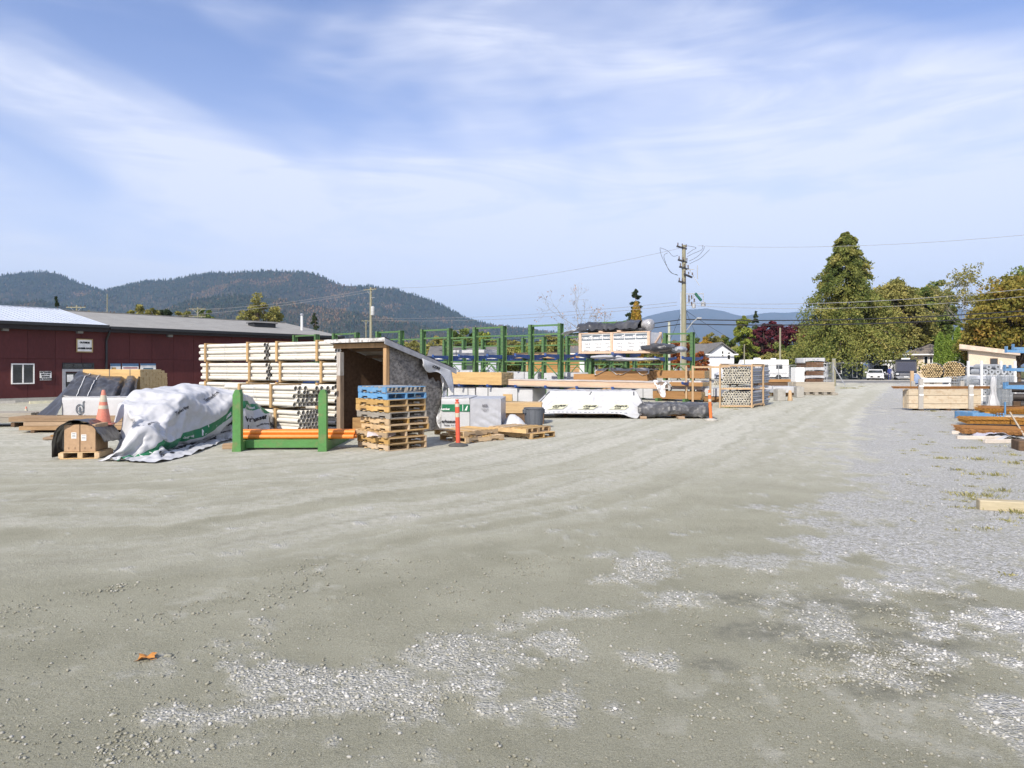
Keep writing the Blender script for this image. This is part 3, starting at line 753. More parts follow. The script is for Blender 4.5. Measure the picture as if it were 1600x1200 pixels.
mid = [(722, 512, 44, GREEN, 'dark green bush behind the second rack upright pair'), (752, 511, 40, LIME, 'yellow green bushy tree behind the rack left of centre'), (783, 533, 40, OLIVE, 'olive hedge tree showing between the middle rack uprights'), (812, 537, 42, LIME, 'light green hedge tree behind the middle rack'),
       (842, 534, 40, GREEN, 'green hedge tree left of the orange board fence'), (868, 518, 34, OLIVE, 'brownish taller tree over the orange board fence'), (893, 526, 40, OLIVE, 'olive tree behind the orange board fence'), (692, 525, 40, OLIVE, 'brown bush behind the shed roof end'),
       (640, 528, 46, OLIVE, 'low brown bush over the shed roof'), (1006, 530, 30, GREEN, 'green bush behind the white carton pack'), (932, 520, 40, GREEN, 'green bush under the bare tree')]
for i, (px, top, wp, lm, lb) in enumerate(mid): tree_px('shrub', px, top, 118 + (i % 5) * 5, lb, wp * 1.15, 'shrub', lm, 6000, 0.42, 80 + i, base=0.02, cat='shrub', cz=0.5)
def twig_tree(name, px, top, Y, label, seed, frac, size, lm, lev=5, spread=.45, bk=None):
    q = np.random.RandomState(seed); hb = wz(top, Y); bt = empty(name, (wx(px, Y), Y, 0), 0, label, 'tree'); tb_ = MB(); tips = []
    def grow(p, d, l, r, lev):
        e = p + d * l; tb_.tube([p, (p + e) / 2 + Vector(q.normal(0, .05 * l, 3)), e], [r, r * .8, r * .55], 5, caps=False)
        if lev == 0: tips.extend([e, (p + e) / 2, e + Vector(q.normal(0, .3, 3))]); return
        for _ in range(3 if lev > 1 else 4): grow(e, (d + Vector(q.normal(0, spread, 3)) + Vector((0, 0, .12))).normalized(), l * q.uniform(.6, .88), r * .55, lev - 1)
    grow(Vector((0, 0, 0)), Vector((0, 0, 1)), hb * .34, .16, lev)
    tb_.build('trunk', bk or bark_pale, bt, True); tp_ = np.array([t_[:] for t_ in tips]); tp_ = np.repeat(tp_, max(1, int(frac)), 0); tp_ = tp_ + q.normal(0, .12 if frac > 1 else .01, tp_.shape); tp_ = tp_[q.uniform(0, 1, len(tp_)) < min(1, frac)]
    v, f = leaves(tp_, size, np.repeat([[0, 0, .2]], len(tp_), 0), q); link('crown', mesh_np('crown', v, f, lm, False, dict(tint=np.repeat(q.uniform(0, 1, len(tp_)), 4))), bt)
twig_tree('bare_tree', 915, 466, 96.0, 'nearly bare tree with twigs against the sky above the rack', 77, .22, .26, BARE)
twig_tree('birch_tree', 1528, 448, 92.0, 'thin airy birch standing left of the golden maple', 5, 4, .30, OLIVE)
tree_px('spruce_tree', 993, 453, 120, 'dark spruce above the white cartons on the rack', 66, 'conifer', SPRUCE, 16000, 0.42, 102, base=0.05, droop=0.15, power=.7)
tree_px('golden_tree', 994, 472, 112, 'golden autumn tree standing in front of the dark spruce', 23, 'column', GOLD, 7000, 0.36, 103)
lt = [(88, 463, 20, SPRUCE, 'conifer', 'pointed dark evergreen rising behind the pale metal roof'), (134, 481, 16, OLIVE, 'broad', 'small olive tree top just above the roof ridge'), (212, 478, 28, OLIVE, 'broad', 'leftmost olive tree of the row above the grey roof'), (232, 481, 26, OLIVE, 'broad', 'second olive tree of the row above the grey roof'),
      (257, 480, 28, SPRUCE, 'broad', 'darker tree third in the row above the grey roof'), (288, 485, 26, OLIVE, 'broad', 'low olive tree fourth in the row above the grey roof'), (322, 480, 30, GREEN, 'broad', 'green tree right of the roof top power pole'), (410, 468, 50, OLIVE, 'broad', 'round yellow olive tree behind the roof vent'),
      (492, 488, 26, SPRUCE, 'conifer', 'dark rounded evergreen beyond the far end of the grey roof')]
for i, (px, top, wp, lm, kd, lb) in enumerate(lt): tree_px('roadside_tree', px, top, 128 + 4 * (i % 3), lb, wp * 1.45, kd, lm, 9000, 0.42, 120 + i, base=0.12, group=None)
# dense hedge far along the fields
q = np.random.RandomState(3)
hp = np.stack([q.uniform(520, 1320, 16000), q.uniform(165, 195, 16000), q.uniform(0, 1, 16000) ** .6], -1)
hb_ = HZ - 20 - 22 * vnoise(hp[:, 0] / 33, hp[:, 0] * 0 + .3, 6) - 9 * vnoise(hp[:, 0] / 9, hp[:, 0] * 0 + .7, 8)
hp[:, 2] *= wz(hb_, hp[:, 1]); hp[:, 0] = wx(hp[:, 0], hp[:, 1])
hp = np.array(hp); v, f = leaves(hp, 1.5, np.repeat([[0, -.3, .5]], len(hp), 0), q)
tag(link('treeline', mesh_np('treeline', v, f, OLIVE, False, dict(tint=np.repeat(np.clip(fbm(hp[:, 0] / 6, hp[:, 2] / 3, 4, 3) + q.normal(0, .12, len(hp)), 0, 1), 4)))), kind='stuff')

# ------------------------------------------------------------------ road beyond the gate
asphalt = mat('asphalt', (0.21, 0.21, 0.205), (0.17, 0.17, 0.165), scale=.6, bump=.2, var=0, rough=0.95)
tag(MB().box(-20, 74.6, -.05, 200, 86, 0.03).build('road', asphalt), kind='structure')
tag(MB().box(-20, 74.3, -.05, 200, 74.6, 0.06).box(-20, 86, -.05, 200, 86.3, 0.12).build('kerb', mat('kerb_concrete', (0.42, 0.41, 0.39), scale=2, var=0)), kind='structure')
tag(MB().box(34, 86.3, -.05, 64, 112, 0.05).build('driveway', mat('driveway', (0.30, 0.30, 0.29), scale=1, var=0)), kind='structure')
# ------------------------------------------------------------------ long dark red building on the left
red = mat('red_cladding', (0.092, 0.025, 0.025), (0.076, 0.020, 0.021), scale=1.2, stretch=(1, 1, .35), bump=0.12, bscale=60, rough=0.65, var=0.07, spec=0.25)
black_metal = mat('black_metal', (0.02, 0.021, 0.024), scale=6, rough=0.45, bump=0.05, var=0.0, spec=0.5)
pale_roof = mat('pale_roof_metal', (0.50, 0.54, 0.60), (0.44, 0.48, 0.55), scale=1.0, rough=0.4, bump=0.04, metal=0.0, var=0.03, spec=0.5)
grey_roof = mat('grey_roofing', (0.30, 0.295, 0.275), (0.24, 0.235, 0.22), scale=1.4, rough=0.95, bump=0.3, var=0.02)
white_paint = mat('white_paint', (0.80, 0.80, 0.78), (0.74, 0.74, 0.72), scale=3, rough=0.5, bump=0.03, var=0.03)
grey_alu = mat('grey_aluminium', (0.36, 0.37, 0.40), scale=4, rough=0.4, metal=0.3, bump=0.03, var=0.03)
dark_glass = glass_mat('dark_glass')
paper = mat('paper_white', (0.82, 0.82, 0.80), scale=4, bump=0.02, var=0.02, rough=0.6)
ink = mat('black_ink', (0.02, 0.02, 0.025), scale=4, bump=0, var=0, fine=0, rough=0.6)
conc = mat('concrete', (0.40, 0.385, 0.35), (0.31, 0.30, 0.27), scale=5, rough=0.95, bump=0.35, var=0.08, dirt=(0.2, 0.19, 0.16), dirt_amt=0.5)
B0 = Vector((-22.3, 37.5, 0)); BU = Vector((0.6230, 0.7822, 0)); BA = math.atan2(BU.y, BU.x)
def wall_x(px):
    k = (px - 800) / F; return (k * B0.y - B0.x) / (BU.x - k * BU.y)
def wall_z(px, py):
    p = B0 + BU * wall_x(px); return wz(py, p.y)
bld = empty('red_building', (B0.x, B0.y, 0), BA, 'long dark red panelled building with pale metal and grey roofs', 'building')
XL, XR, EZ, RY, RZ = -14.6, 15.3, 4.02, 6.9, 5.22
MB().box(XL + .02, 0.09, 0, XR - .02, 2 * RY - .09, EZ - .02).build('wall', red, bld)
MB().box(XL, 0.03, -.02, XR, 0.088, 0.22).build('plinth', conc, bld)
lower = MB().box(0.006, 0, 0.222, 1.212, 0.05, 2.20, b=0.004).mesh('wall_panel', red); upper = MB().box(0.006, 0, 2.212, 1.212, 0.05, EZ - .03, b=0.004).mesh('wall_panel', red)
x = XL
while x < XR - 0.5:
    for me in (lower, upper): link('wall_panel', me, bld, (x, 0.03, 0))
    x += 1.218
gab = MB().prism([(0, EZ - .02), (2 * RY, EZ - .02), (RY, RZ - .02)], XR - .12, XR - .02, 'x'); gab.box(XR - .06, 0.03, 0, XR - .0, 2 * RY - .03, EZ - .03); gab.build('gable', red, bld)
sl = (RZ - EZ) / RY; ov = 0.45
for x0, x1, m, nm, th, rib in ((XL - .3, -0.02, pale_roof, 'metal_roof', 0.10, 0.3), (0.02, XR + .35, grey_roof, 'grey_roof', 0.04, 0)):
    mb = MB()
    for s in (0, 1):
        p = lambda y, z: ((y if s == 0 else 2 * RY - y), z)
        mb.prism([p(-ov, EZ - ov * sl), p(RY, RZ), p(RY, RZ + th), p(-ov, EZ - ov * sl + th)], x0, x1, 'x')
        if rib:
            k = x0 + .15
            while k < x1:
                a = (k, p(-ov, 0)[0], EZ - ov * sl + th + .012); b2 = (k, p(RY, 0)[0], RZ + th + .012); mb.bar(a, b2, 0.05, 0.03); k += rib
    mb.box(x0, RY - .18, RZ + th - .015, x1, RY + .18, RZ + th + .03)
    mb.build(nm, m, bld)
g = MB()
for x0, x1, dz in ((XL - .3, -0.03, 0.06), (0.03, XR + .35, 0.0)): g.box(x0, -ov - .13, EZ - ov * sl - .09 + dz, x1, -ov - .004, EZ - ov * sl + .06 + dz)
g.build('gutter', black_metal, bld)
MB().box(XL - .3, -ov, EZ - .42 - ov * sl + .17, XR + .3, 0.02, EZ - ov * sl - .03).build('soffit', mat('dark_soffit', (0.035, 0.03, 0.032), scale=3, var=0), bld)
MB().bar((-0.0, -ov - .06, EZ - .3), (0, -.06, EZ - .75), .09, .09).bar((0, -.06, EZ - .7), (0, -.06, 0.1), .09, .09).build('downspout', black_metal, bld)
def window(px0, py0, px1, py1, name='window', panes=2, frame=0.055, fm=None, gm=None):
    x0, x1 = wall_x(px0), wall_x(px1); pm = (px0 + px1) / 2; z1, z0 = wall_z(pm, py0), wall_z(pm, py1)
    w = MB(); fm = fm or white_paint
    w.box(x0, -.05, z0, x1, 0.03, z0 + frame).box(x0, -.05, z1 - frame, x1, .03, z1).box(x0, -.05, z0 + frame, x0 + frame, .03, z1 - frame).box(x1 - frame, -.05, z0 + frame, x1, .03, z1 - frame)
    fr = w.build(name, fm, bld); st = (x1 - x0 - 2 * frame) / panes
    for k in range(panes):
        a = x0 + frame + k * st; MB().box(a + .002, -.012 - .012 * (k % 2), z0 + frame + .002, a + st - .002, .02, z1 - frame - .002).build('pane', gm or dark_glass, fr)
        if k: MB().box(a - frame / 2, -.045, z0 + frame + .003, a + frame / 2, -.014 + .02, z1 - frame - .003).build('mullion', fm, fr)
    return fr, (x0, x1, z0, z1)
window(17.5, 568, 53.5, 600)
xa, xb = wall_x(97.5), wall_x(146.5)
zt, zm = wall_z(122, 567), wall_z(122, 576.5)
window(97.5, 567, 146.5, 576.5, 'transom_window', 3, 0.06, black_metal)
d = MB().box(xa, -.04, 0.22, xa + .14, .03, zm).box(xb - .14, -.04, 0.22, xb, .03, zm).box(xa + .14, -.04, zm - .14, xb - .14, .03, zm).box(xa + 1.05, -.04, .22, xa + 1.13, .03, zm - .14)
dr = d.build('door', grey_alu, bld)
for a, b2 in ((xa + .16, xa + 1.03), (xa + 1.15, xb - .16)):
    MB().box(a, -.02, .5, b2, .01, zm - .2).build('pane', dark_glass, dr)
    MB().box(a, -.03, .24, b2, .015, .49).build('kick_plate', grey_alu, dr)
MB().bar((xa + .95, -.07, 1.0), (xa + .95, -.07, 1.4), .03, .03).build('handle', black_metal, dr)
nt = MB().box(xa + .2, -.026, 1.0, xa + .5, -.0205, 1.38).build('notice', paper, dr)
def wall_sign(px0, py0, px1, py1, lines, label, size, frame=None, name='wall_sign', fills=(), size2=None):
    x0, x1 = wall_x(px0), wall_x(px1); pm = (px0 + px1) / 2; z1, z0 = wall_z(pm, py0), wall_z(pm, py1)
    o = empty(name, tuple(B0 + BU * (x0 + x1) / 2 + Vector((BU.y, -BU.x, 0)) * 0.012 + Vector((0, 0, z0))), BA, label, 'sign'); w = (x1 - x0) / 2; h = z1 - z0
    MB().box(-w, -.03, 0, w, -.0, h).build('board', paper, o)
    if frame: MB().box(-w - .05, -.05, -.05, w + .05, -.001, 0).box(-w - .05, -.05, h, w + .05, -.001, h + .05).box(-w - .05, -.05, 0, -w, -.001, h).box(w, -.05, 0, w + .05, -.001, h).build('frame', frame, o)
    for (a, b2, c, e, m) in fills: MB().box(-w + a * 2 * w, -.033, h * b2, -w + c * 2 * w, -.03005, h * e).build('print', m, o)
    if lines:
        tx = MB()
        for k, s in enumerate(lines): text_on(tx, s, size, flat(0, -.034, h * (1 - (k + .5) / len(lines)), 1, 0, 0), 0.012)
        tx.build('lettering', ink, o)
    return o
gold_frame = mat('gilt_frame', (0.45, 0.33, 0.16), scale=5, var=0)
wall_sign(120.5, 531, 143, 549, ['OUTSIDE', 'LUMBER SALES'], 'framed white sign high on the red wall over the door', 0.115, gold_frame)
wall_sign(62, 580, 80, 594, ['CUSTOMERS', 'MUST GO', 'IN BACK', 'TO COUNTER'], 'small white notice sign between the window and the door', 0.09)
pb = mat('poster_blue', (0.12, 0.22, 0.36), scale=4, var=0); pr = mat('poster_red', (0.34, 0.05, 0.06), scale=4, var=0); po = mat('poster_ochre', (0.45, 0.30, 0.12), scale=4, var=0); pt = mat('poster_teal', (0.06, 0.14, 0.2), scale=4, var=0)
wall_sign(172, 568, 188, 598, ['R'], 'narrow white poster nearest the black downspout with an ochre print', 0.16, None, 'poster', [(0, .86, 1, 1, pb), (.12, .55, .55, .8, po)])
wall_sign(190.5, 568, 216, 598, [], 'middle wall poster with red bars under a blue strip', 0.1, None, 'poster', [(0, .86, 1, 1, pb), (.06, .74, .94, .8, pr), (.06, .5, .94, .68, pr)])
wall_sign(219, 568, 243, 598, [], 'right wall poster with a dark teal bar', 0.1, None, 'poster', [(0, .9, 1, 1, pb), (.18, .62, .82, .77, pt)])
for px, py, lb in ((7, 515, 'wall lamp under the eave at the far left of the red wall'), (123.5, 519, 'wall lamp just above the framed sign'), (264, 525, 'wall lamp under the eave right of the posters')):
    xx = wall_x(px); p = B0 + BU * xx + Vector((BU.y, -BU.x, 0)) * .014; o = empty('wall_lamp', (p.x, p.y, wz(py, p.y) - .1), BA, lb, 'lamp', 'wall lamps on the red building')
    MB().box(-.16, -.07, .03, .16, -.0, .3, b=.01).build('housing', mat('lamp_grey', (0.12, 0.12, 0.13), scale=4, var=0), o)
    MB().prism([(-.07, .05), (-.07, .27), (-.22, .17), (-.19, .03)], -.13, .13, 'x').build('lens', mat('lamp_lens', (0.22, 0.22, 0.22), rough=.25, scale=4, var=0), o)
yell = mat('worn_yellow', (0.55, 0.52, 0.36), (0.40, 0.39, 0.30), scale=6, rough=0.9, bump=0.3)
for (a, b2, py, lb) in ((-40, 24, 631.5, 'pale concrete wheel stop at the far left below the window'), (46, 93, 631, 'yellowed concrete wheel stop below the small notice sign')):
    X0, Y0 = gp(a, py); X1, Y1 = gp(b2, py - 1.6); L0 = math.hypot(X1 - X0, Y1 - Y0)
    o = MB().prism([(-.10, 0), (.10, 0), (.07, .13), (-.07, .13)], 0, L0, 'x').build('wheel_stop', yell if a > 0 else conc, None, loc=(X0, Y0, 0.0), rot=(0, 0, math.atan2(Y1 - Y0, X1 - X0))); tag(o, lb, 'wheel stop', 'wheel stops along the red wall')
o = empty('roof_vent', tuple(B0 + BU * 11.5 + Vector((-BU.y, BU.x, 0)) * 3.4 + Vector((0, 0, EZ + 3.4 * sl + .03))), BA, 'low dark box vent on the grey roof slope', 'vent')
MB().box(-.85, -.4, -.1, .85, .4, .22, b=.02).build('box', black_metal, o); MB().box(-.95, -.5, .221, .95, .5, .27, b=.01).build('cap', black_metal, o)
o = empty('vent_pipe', tuple(B0 + BU * 14.1 + Vector((-BU.y, BU.x, 0)) * 2.4 + Vector((0, 0, EZ + 2.4 * sl))), 0, 'pale vent pipe standing on the far end of the grey roof', 'pipe')
MB().lathe([(.09, -.1), (.09, 1.15)], 12).build('flue', white_paint, o, True); MB().lathe([(.14, 1.12), (.14, 1.2), (.04, 1.28)], 12).build('cap', grey_alu, o, True)
# antenna-like masts behind the roof ridge are utility poles in the next street
wood_pole = mat('weathered_pole', (0.30, 0.285, 0.20), (0.21, 0.20, 0.14), scale=5, stretch=(2, 2, .3), bump=.4, rough=0.95, var=.06)
steel = mat('galvanised', (0.42, 0.43, 0.44), (0.36, 0.37, 0.38), scale=8, rough=0.5, metal=0.4, bump=.05, var=.05)
insul = mat('insulator', (0.10, 0.07, 0.06), scale=5, rough=.3, var=0)
def small_pole(px, top, Y, label, arm=1.6, arms=(0.25,), r=0.14, base=None, lamp=False, yaw=0.0, wood=None):
    h = wz(top, Y); o = empty('utility_pole', (wx(px, Y), Y, 0), yaw, label, 'pole')
    MB().tube([(0, 0, -.2), (0, 0, h)], [r * 1.25, r * .8], 10).build('pole', wood or wood_pole, o, True)
    for a in arms:
        c = MB().bar((-arm, -.17, h - a), (arm, -.17, h - a), .10, .11).build('crossarm', wood or wood_pole, o)
        ib = MB()
        for k in (-.92, -.5, .5, .92): ib.lathe([(.05, 0), (.07, .06), (.05, .13), (.06, .17), (.02, .22)], 8, c=(k * arm, -.17, h - a + .07))
        ib.build('insulators', insul, c, True)
        for s in (-1, 1): MB().bar((s * arm * .55, -.17, h - a - .06), (0, -.17, h - a - .75), .04, .03).build('brace', steel, o)
    return o
small_pole(27, 481, 104, 'distant cross armed pole just showing above the pale metal roof', 1.3, (0.2,))
small_pole(120, 477, 96, 'wide cross armed pole above the seam of the two roofs', 1.35, (0.3,))
small_pole(167.5, 459, 90, 'tall thin pole with antenna arms above the roof seam', 1.1, (2.6,), .07)
small_pole(309, 480, 112, 'pole with cross arms among the trees above the grey roof', 1.4, (0.3, 1.5))
pl = small_pole(579.5, 449, 104, 'tall weathered power pole against the mountain left of centre', 1.35, (0.35,), .2, yaw=-.6)
h_ = wz(449, 104)
MB().lathe([(.02, 0), (.26, .03), (.28, .1), (.28, 1.25), (.24, 1.35), (.08, 1.4)], 14, c=(.48, -.1, h_ - 4.3)).build('transformer', mat('transformer_grey', (0.5, 0.51, 0.51), scale=3, var=0), pl, True)
MB().bar((0, -.1, h_ - 1.6), (.9, -.1, h_ - 1.6), .06, .06).build('bracket', steel, pl)
small_pole(572, 500, 140, 'shorter pale pole standing just left of the tall power pole', 1.0, (0.2,), .15)
small_pole(718, 515, 150, 'distant transformer pole seen between the rack uprights', 1.6, (0.2, 1.3), .16)

# big utility pole with its street lamp, hardware and cables
PX, PY_ = wx(1068.5, 72), 72.0
up = empty('utility_pole', (PX, PY_, 0), 0, 'tall weathered utility pole crowded with cross arms and cables at centre right', 'pole')
hp_ = wz(383, 72)
MB().tube([(0, 0, -.2), (0, 0, hp_ * .5), (0, 0, hp_)], [.30, .25, .19], 14).build('pole', wood_pole, up, True)
for zt_, a0, a1 in ((.35, -.9, .3), (1.75, -.75, .35), (2.45, -.6, .5), (3.15, -.1, 1.0), (4.0, -.7, .1)):
    z = hp_ - zt_; c = MB().bar((a0 * .9, -.5 - a0 * .3, z + a0 * -.22), (a1 * .9, -.2 + a1 * .4, z - a1 * .22), .16, .17).build('crossarm', mat('dark_arm', (0.06, 0.06, 0.065), scale=4, var=0), up)
    for k in (.08, .5, .9):
        xx = (a0 + (a1 - a0) * k) * .9; MB().lathe([(.05, 0), (.08, .07), (.05, .16), (.07, .22), (.02, .3)], 8, c=(xx, -.4, z + .1 - xx * .22)).build('insulator', insul, c, True)
MB().bar((0, 0, hp_ - 1.6), (1.55, -.3, hp_ - 4.3), .06, .06).bar((.3, -.2, hp_ - 2.6), (1.0, -.3, hp_ - 2.6), .08, .08).bar((1.35, -.3, hp_ - 2.2), (1.35, -.3, hp_ - 3.6), .07, .07).build('switch_bracket', steel, up)
sw = MB()
for k in range(5): sw.lathe([(.02, 0), (.09, .05), (.06, .15), (.09, .25), (.05, .4)], 8, c=(.45 + .28 * (k % 3), -.35, hp_ - 5.7 - .35 * (k // 2)))
sw.build('cutouts', insul, up, True)
MB().bar((.1, -.1, hp_ - 5.15), (2.0, -.3, hp_ - 5.15), .1, .1).bar((.1, -.1, hp_ - 6.3), (1.3, -.3, hp_ - 5.2), .06, .06).bar((1.95, -.35, hp_ - 5.2), (1.95, -.35, hp_ - 6.1), .05, .05).bar((.95, -.35, hp_ - 5.2), (.95, -.35, hp_ - 6.3), .05, .05).bar((.45, -.35, hp_ - 5.2), (.45, -.35, hp_ - 5.4), .04, .04).build('equipment_arm', steel, up)
MB().bar((1.1, -.3, hp_ - 5.1), (1.75, -.35, hp_ - 5.9), .26, .26, b=.05).build('recloser', mat('dark_green_box', (0.03, 0.13, 0.09), scale=3, var=0), up)
MB().lathe([(.02, 0), (.25, .04), (.25, .4), (.1, .5)], 12, c=(1.95, -.35, hp_ - 6.5)).lathe([(.02, 0), (.2, .04), (.2, .45), (.1, .5)], 12, c=(.95, -.35, hp_ - 6.7)).build('transformer', steel, up, True)
MB().tube([(0.2, 0, hp_ - 9.1), (.9, -.3, hp_ - 8.1), (1.35, -.4, hp_ - 7.75)], .05, 6).build('lamp_arm', steel, up, True)
MB().box(1.25, -.55, hp_ - 7.83, 1.75, -.3, hp_ - 7.65, b=.04).build('lamp_head', steel, up)
MB().tube([(-.33, -.1, 0), (-.33, -.1, hp_ - 4.9)], .045, 8).build('conduit', mat('pale_conduit', (0.55, 0.56, 0.54), scale=3, var=0), up, True)
wire_m = mat('cable_black', (0.02, 0.02, 0.022), scale=5, bump=0, var=0, rough=.6); wire_l = mat('cable_grey', (0.30, 0.30, 0.31), scale=5, bump=0, var=0, rough=.5, metal=.3)
lp = MB()
for (pts) in ([(1042, 396), (1036, 402), (1045, 425), (1057, 430)], [(1030, 389), (1033, 402), (1046, 425), (1058, 431)], [(1030, 388), (1042, 393), (1050, 401), (1058, 400)], [(1075, 409), (1088, 402), (1097, 392), (1099, 386)], [(1076, 413), (1092, 405), (1102, 396), (1107, 391)], [(1072, 402), (1082, 397), (1095, 391), (1096, 384)], [(1072, 398), (1080, 392), (1086, 388), (1072, 385)]):
    p3 = [Vector((wx(a, 72) - PX, -.4, wz(b2, 72))) for a, b2 in pts]; fine_ = []
    for i in range(len(p3) - 1):
        pm = p3[max(i - 1, 0)]; pn = p3[min(i + 2, len(p3) - 1)]
        for s in range(5):
            u = s / 5; fine_.append(0.5 * ((2 * p3[i]) + (p3[i + 1] - pm) * u + (2 * pm - 5 * p3[i] + 4 * p3[i + 1] - pn) * u * u + (3 * p3[i] - pm - 3 * p3[i + 1] + pn) * u ** 3))
    lp.tube(fine_ + [p3[-1]], .018, 4)
lp.build('jumper_wires', wire_m, up)
def cable(a, b2, sag, r, m, label, group):
    a = Vector(a); b2 = Vector(b2); k = 18
    pts = [a.lerp(b2, i / k) + Vector((0, 0, -4 * sag * (i / k) * (1 - i / k))) for i in range(k + 1)]
    tag(MB().tube(pts, r, 5).build('power_cable', m), label, 'cable', group)
def w3(px, py, Y): return (wx(px, Y), Y, wz(py, Y))
G1 = 'overhead cables strung along the street'
cable(w3(1070, 499, 72), w3(1660, 481, 62), .5, .055, wire_m, 'thick upper black cable running right from the big pole', G1)
cable(w3(1070, 506, 72), w3(1660, 489, 62), .5, .06, wire_m, 'thick lower black cable running right from the big pole', G1)
cable(w3(1068, 499, 72), w3(560, 545, 120), .7, .045, wire_m, 'upper black cable sloping down left of the big pole', G1)
cable(w3(1068, 506, 72), w3(560, 552, 120), .7, .045, wire_m, 'lower black cable sloping down left of the big pole', G1)
cable(w3(1090, 384, 72), w3(1760, 350, 58), .8, .018, wire_l, 'highest thin pale wire running right from the pole top', G1)
cable(w3(1070, 473, 72), w3(1700, 440, 60), .8, .025, wire_l, 'thin pale wire crossing the cedar at mid height', G1)
cable(w3(1070, 477, 72), w3(1700, 452, 60), .9, .02, wire_l, 'second thin pale wire just below the one crossing the cedar', G1)
cable(w3(1058, 472, 72), w3(579, 497, 104), .6, .02, wire_l, 'thin wire between the two tall poles over the rack', G1)
cable(w3(1058, 477, 72), w3(579, 500, 104), .7, .02, wire_l, 'lower thin wire between the two tall poles over the rack', G1)
cable(w3(1062, 388, 72), w3(579, 450, 104), 1.2, .016, wire_l, 'faint high wire from pole top to pole top across the sky', G1)
cable(w3(579, 452, 104), w3(309, 484, 112), .5, .025, wire_l, 'upper pale wire in front of the mountain left of the tall power pole', G1)
cable(w3(579, 456, 104), w3(240, 496, 112), .5, .025, wire_l, 'lower pale wire in front of the mountain left of the tall power pole', G1)
cable(w3(1073, 486, 72), w3(1180, 548, 98), .3, .02, wire_m, 'thin service wire dropping right from the big pole to the houses', G1)
cable(w3(1066, 484, 72), w3(1040, 545, 96), .2, .02, wire_m, 'thin guy wire dropping left behind the big pole', G1)
cable(w3(1072, 486, 72), w3(1092, 530, 98), .2, .02, wire_m, 'short service wire dropping to the white house', G1)
def post(px, top, base, label, r, m, arm=0):
    Y = gy(base); h = wz(top, Y); o = empty('lamp_post', (wx(px, Y), Y, 0), 0, label, 'post')
    MB().tube([(0, 0, 0), (0, 0, h)], [r, r * .8], 10).build('pole', m, o, True)
    if arm: MB().tube([(0, 0, h - .4), (arm * .6, 0, h - .05), (arm, 0, h - .1)], .04, 6).build('arm', steel, o, True); MB().box(arm - .1, -.12, h - .2, arm + .35, .12, h - .08, b=.02).build('lamp_head', steel, o)
    else: MB().lathe([(r * .85, h - .02), (r, h + .02), (r * .3, h + .08)], 10).build('cap', m, o, True)
    return o
post(1045.5, 504, 598, 'pale square topped post left of the big utility pole', .17, mat('pale_post', (0.50, 0.52, 0.42), scale=3, var=0))
post(1219, 513, 594, 'slim weathered pole in front of the purple plum trees', .14, wood_pole, 0)
post(1163, 539, 596, 'short thin pole left of the motorhome', .08, wood_pole, 0)

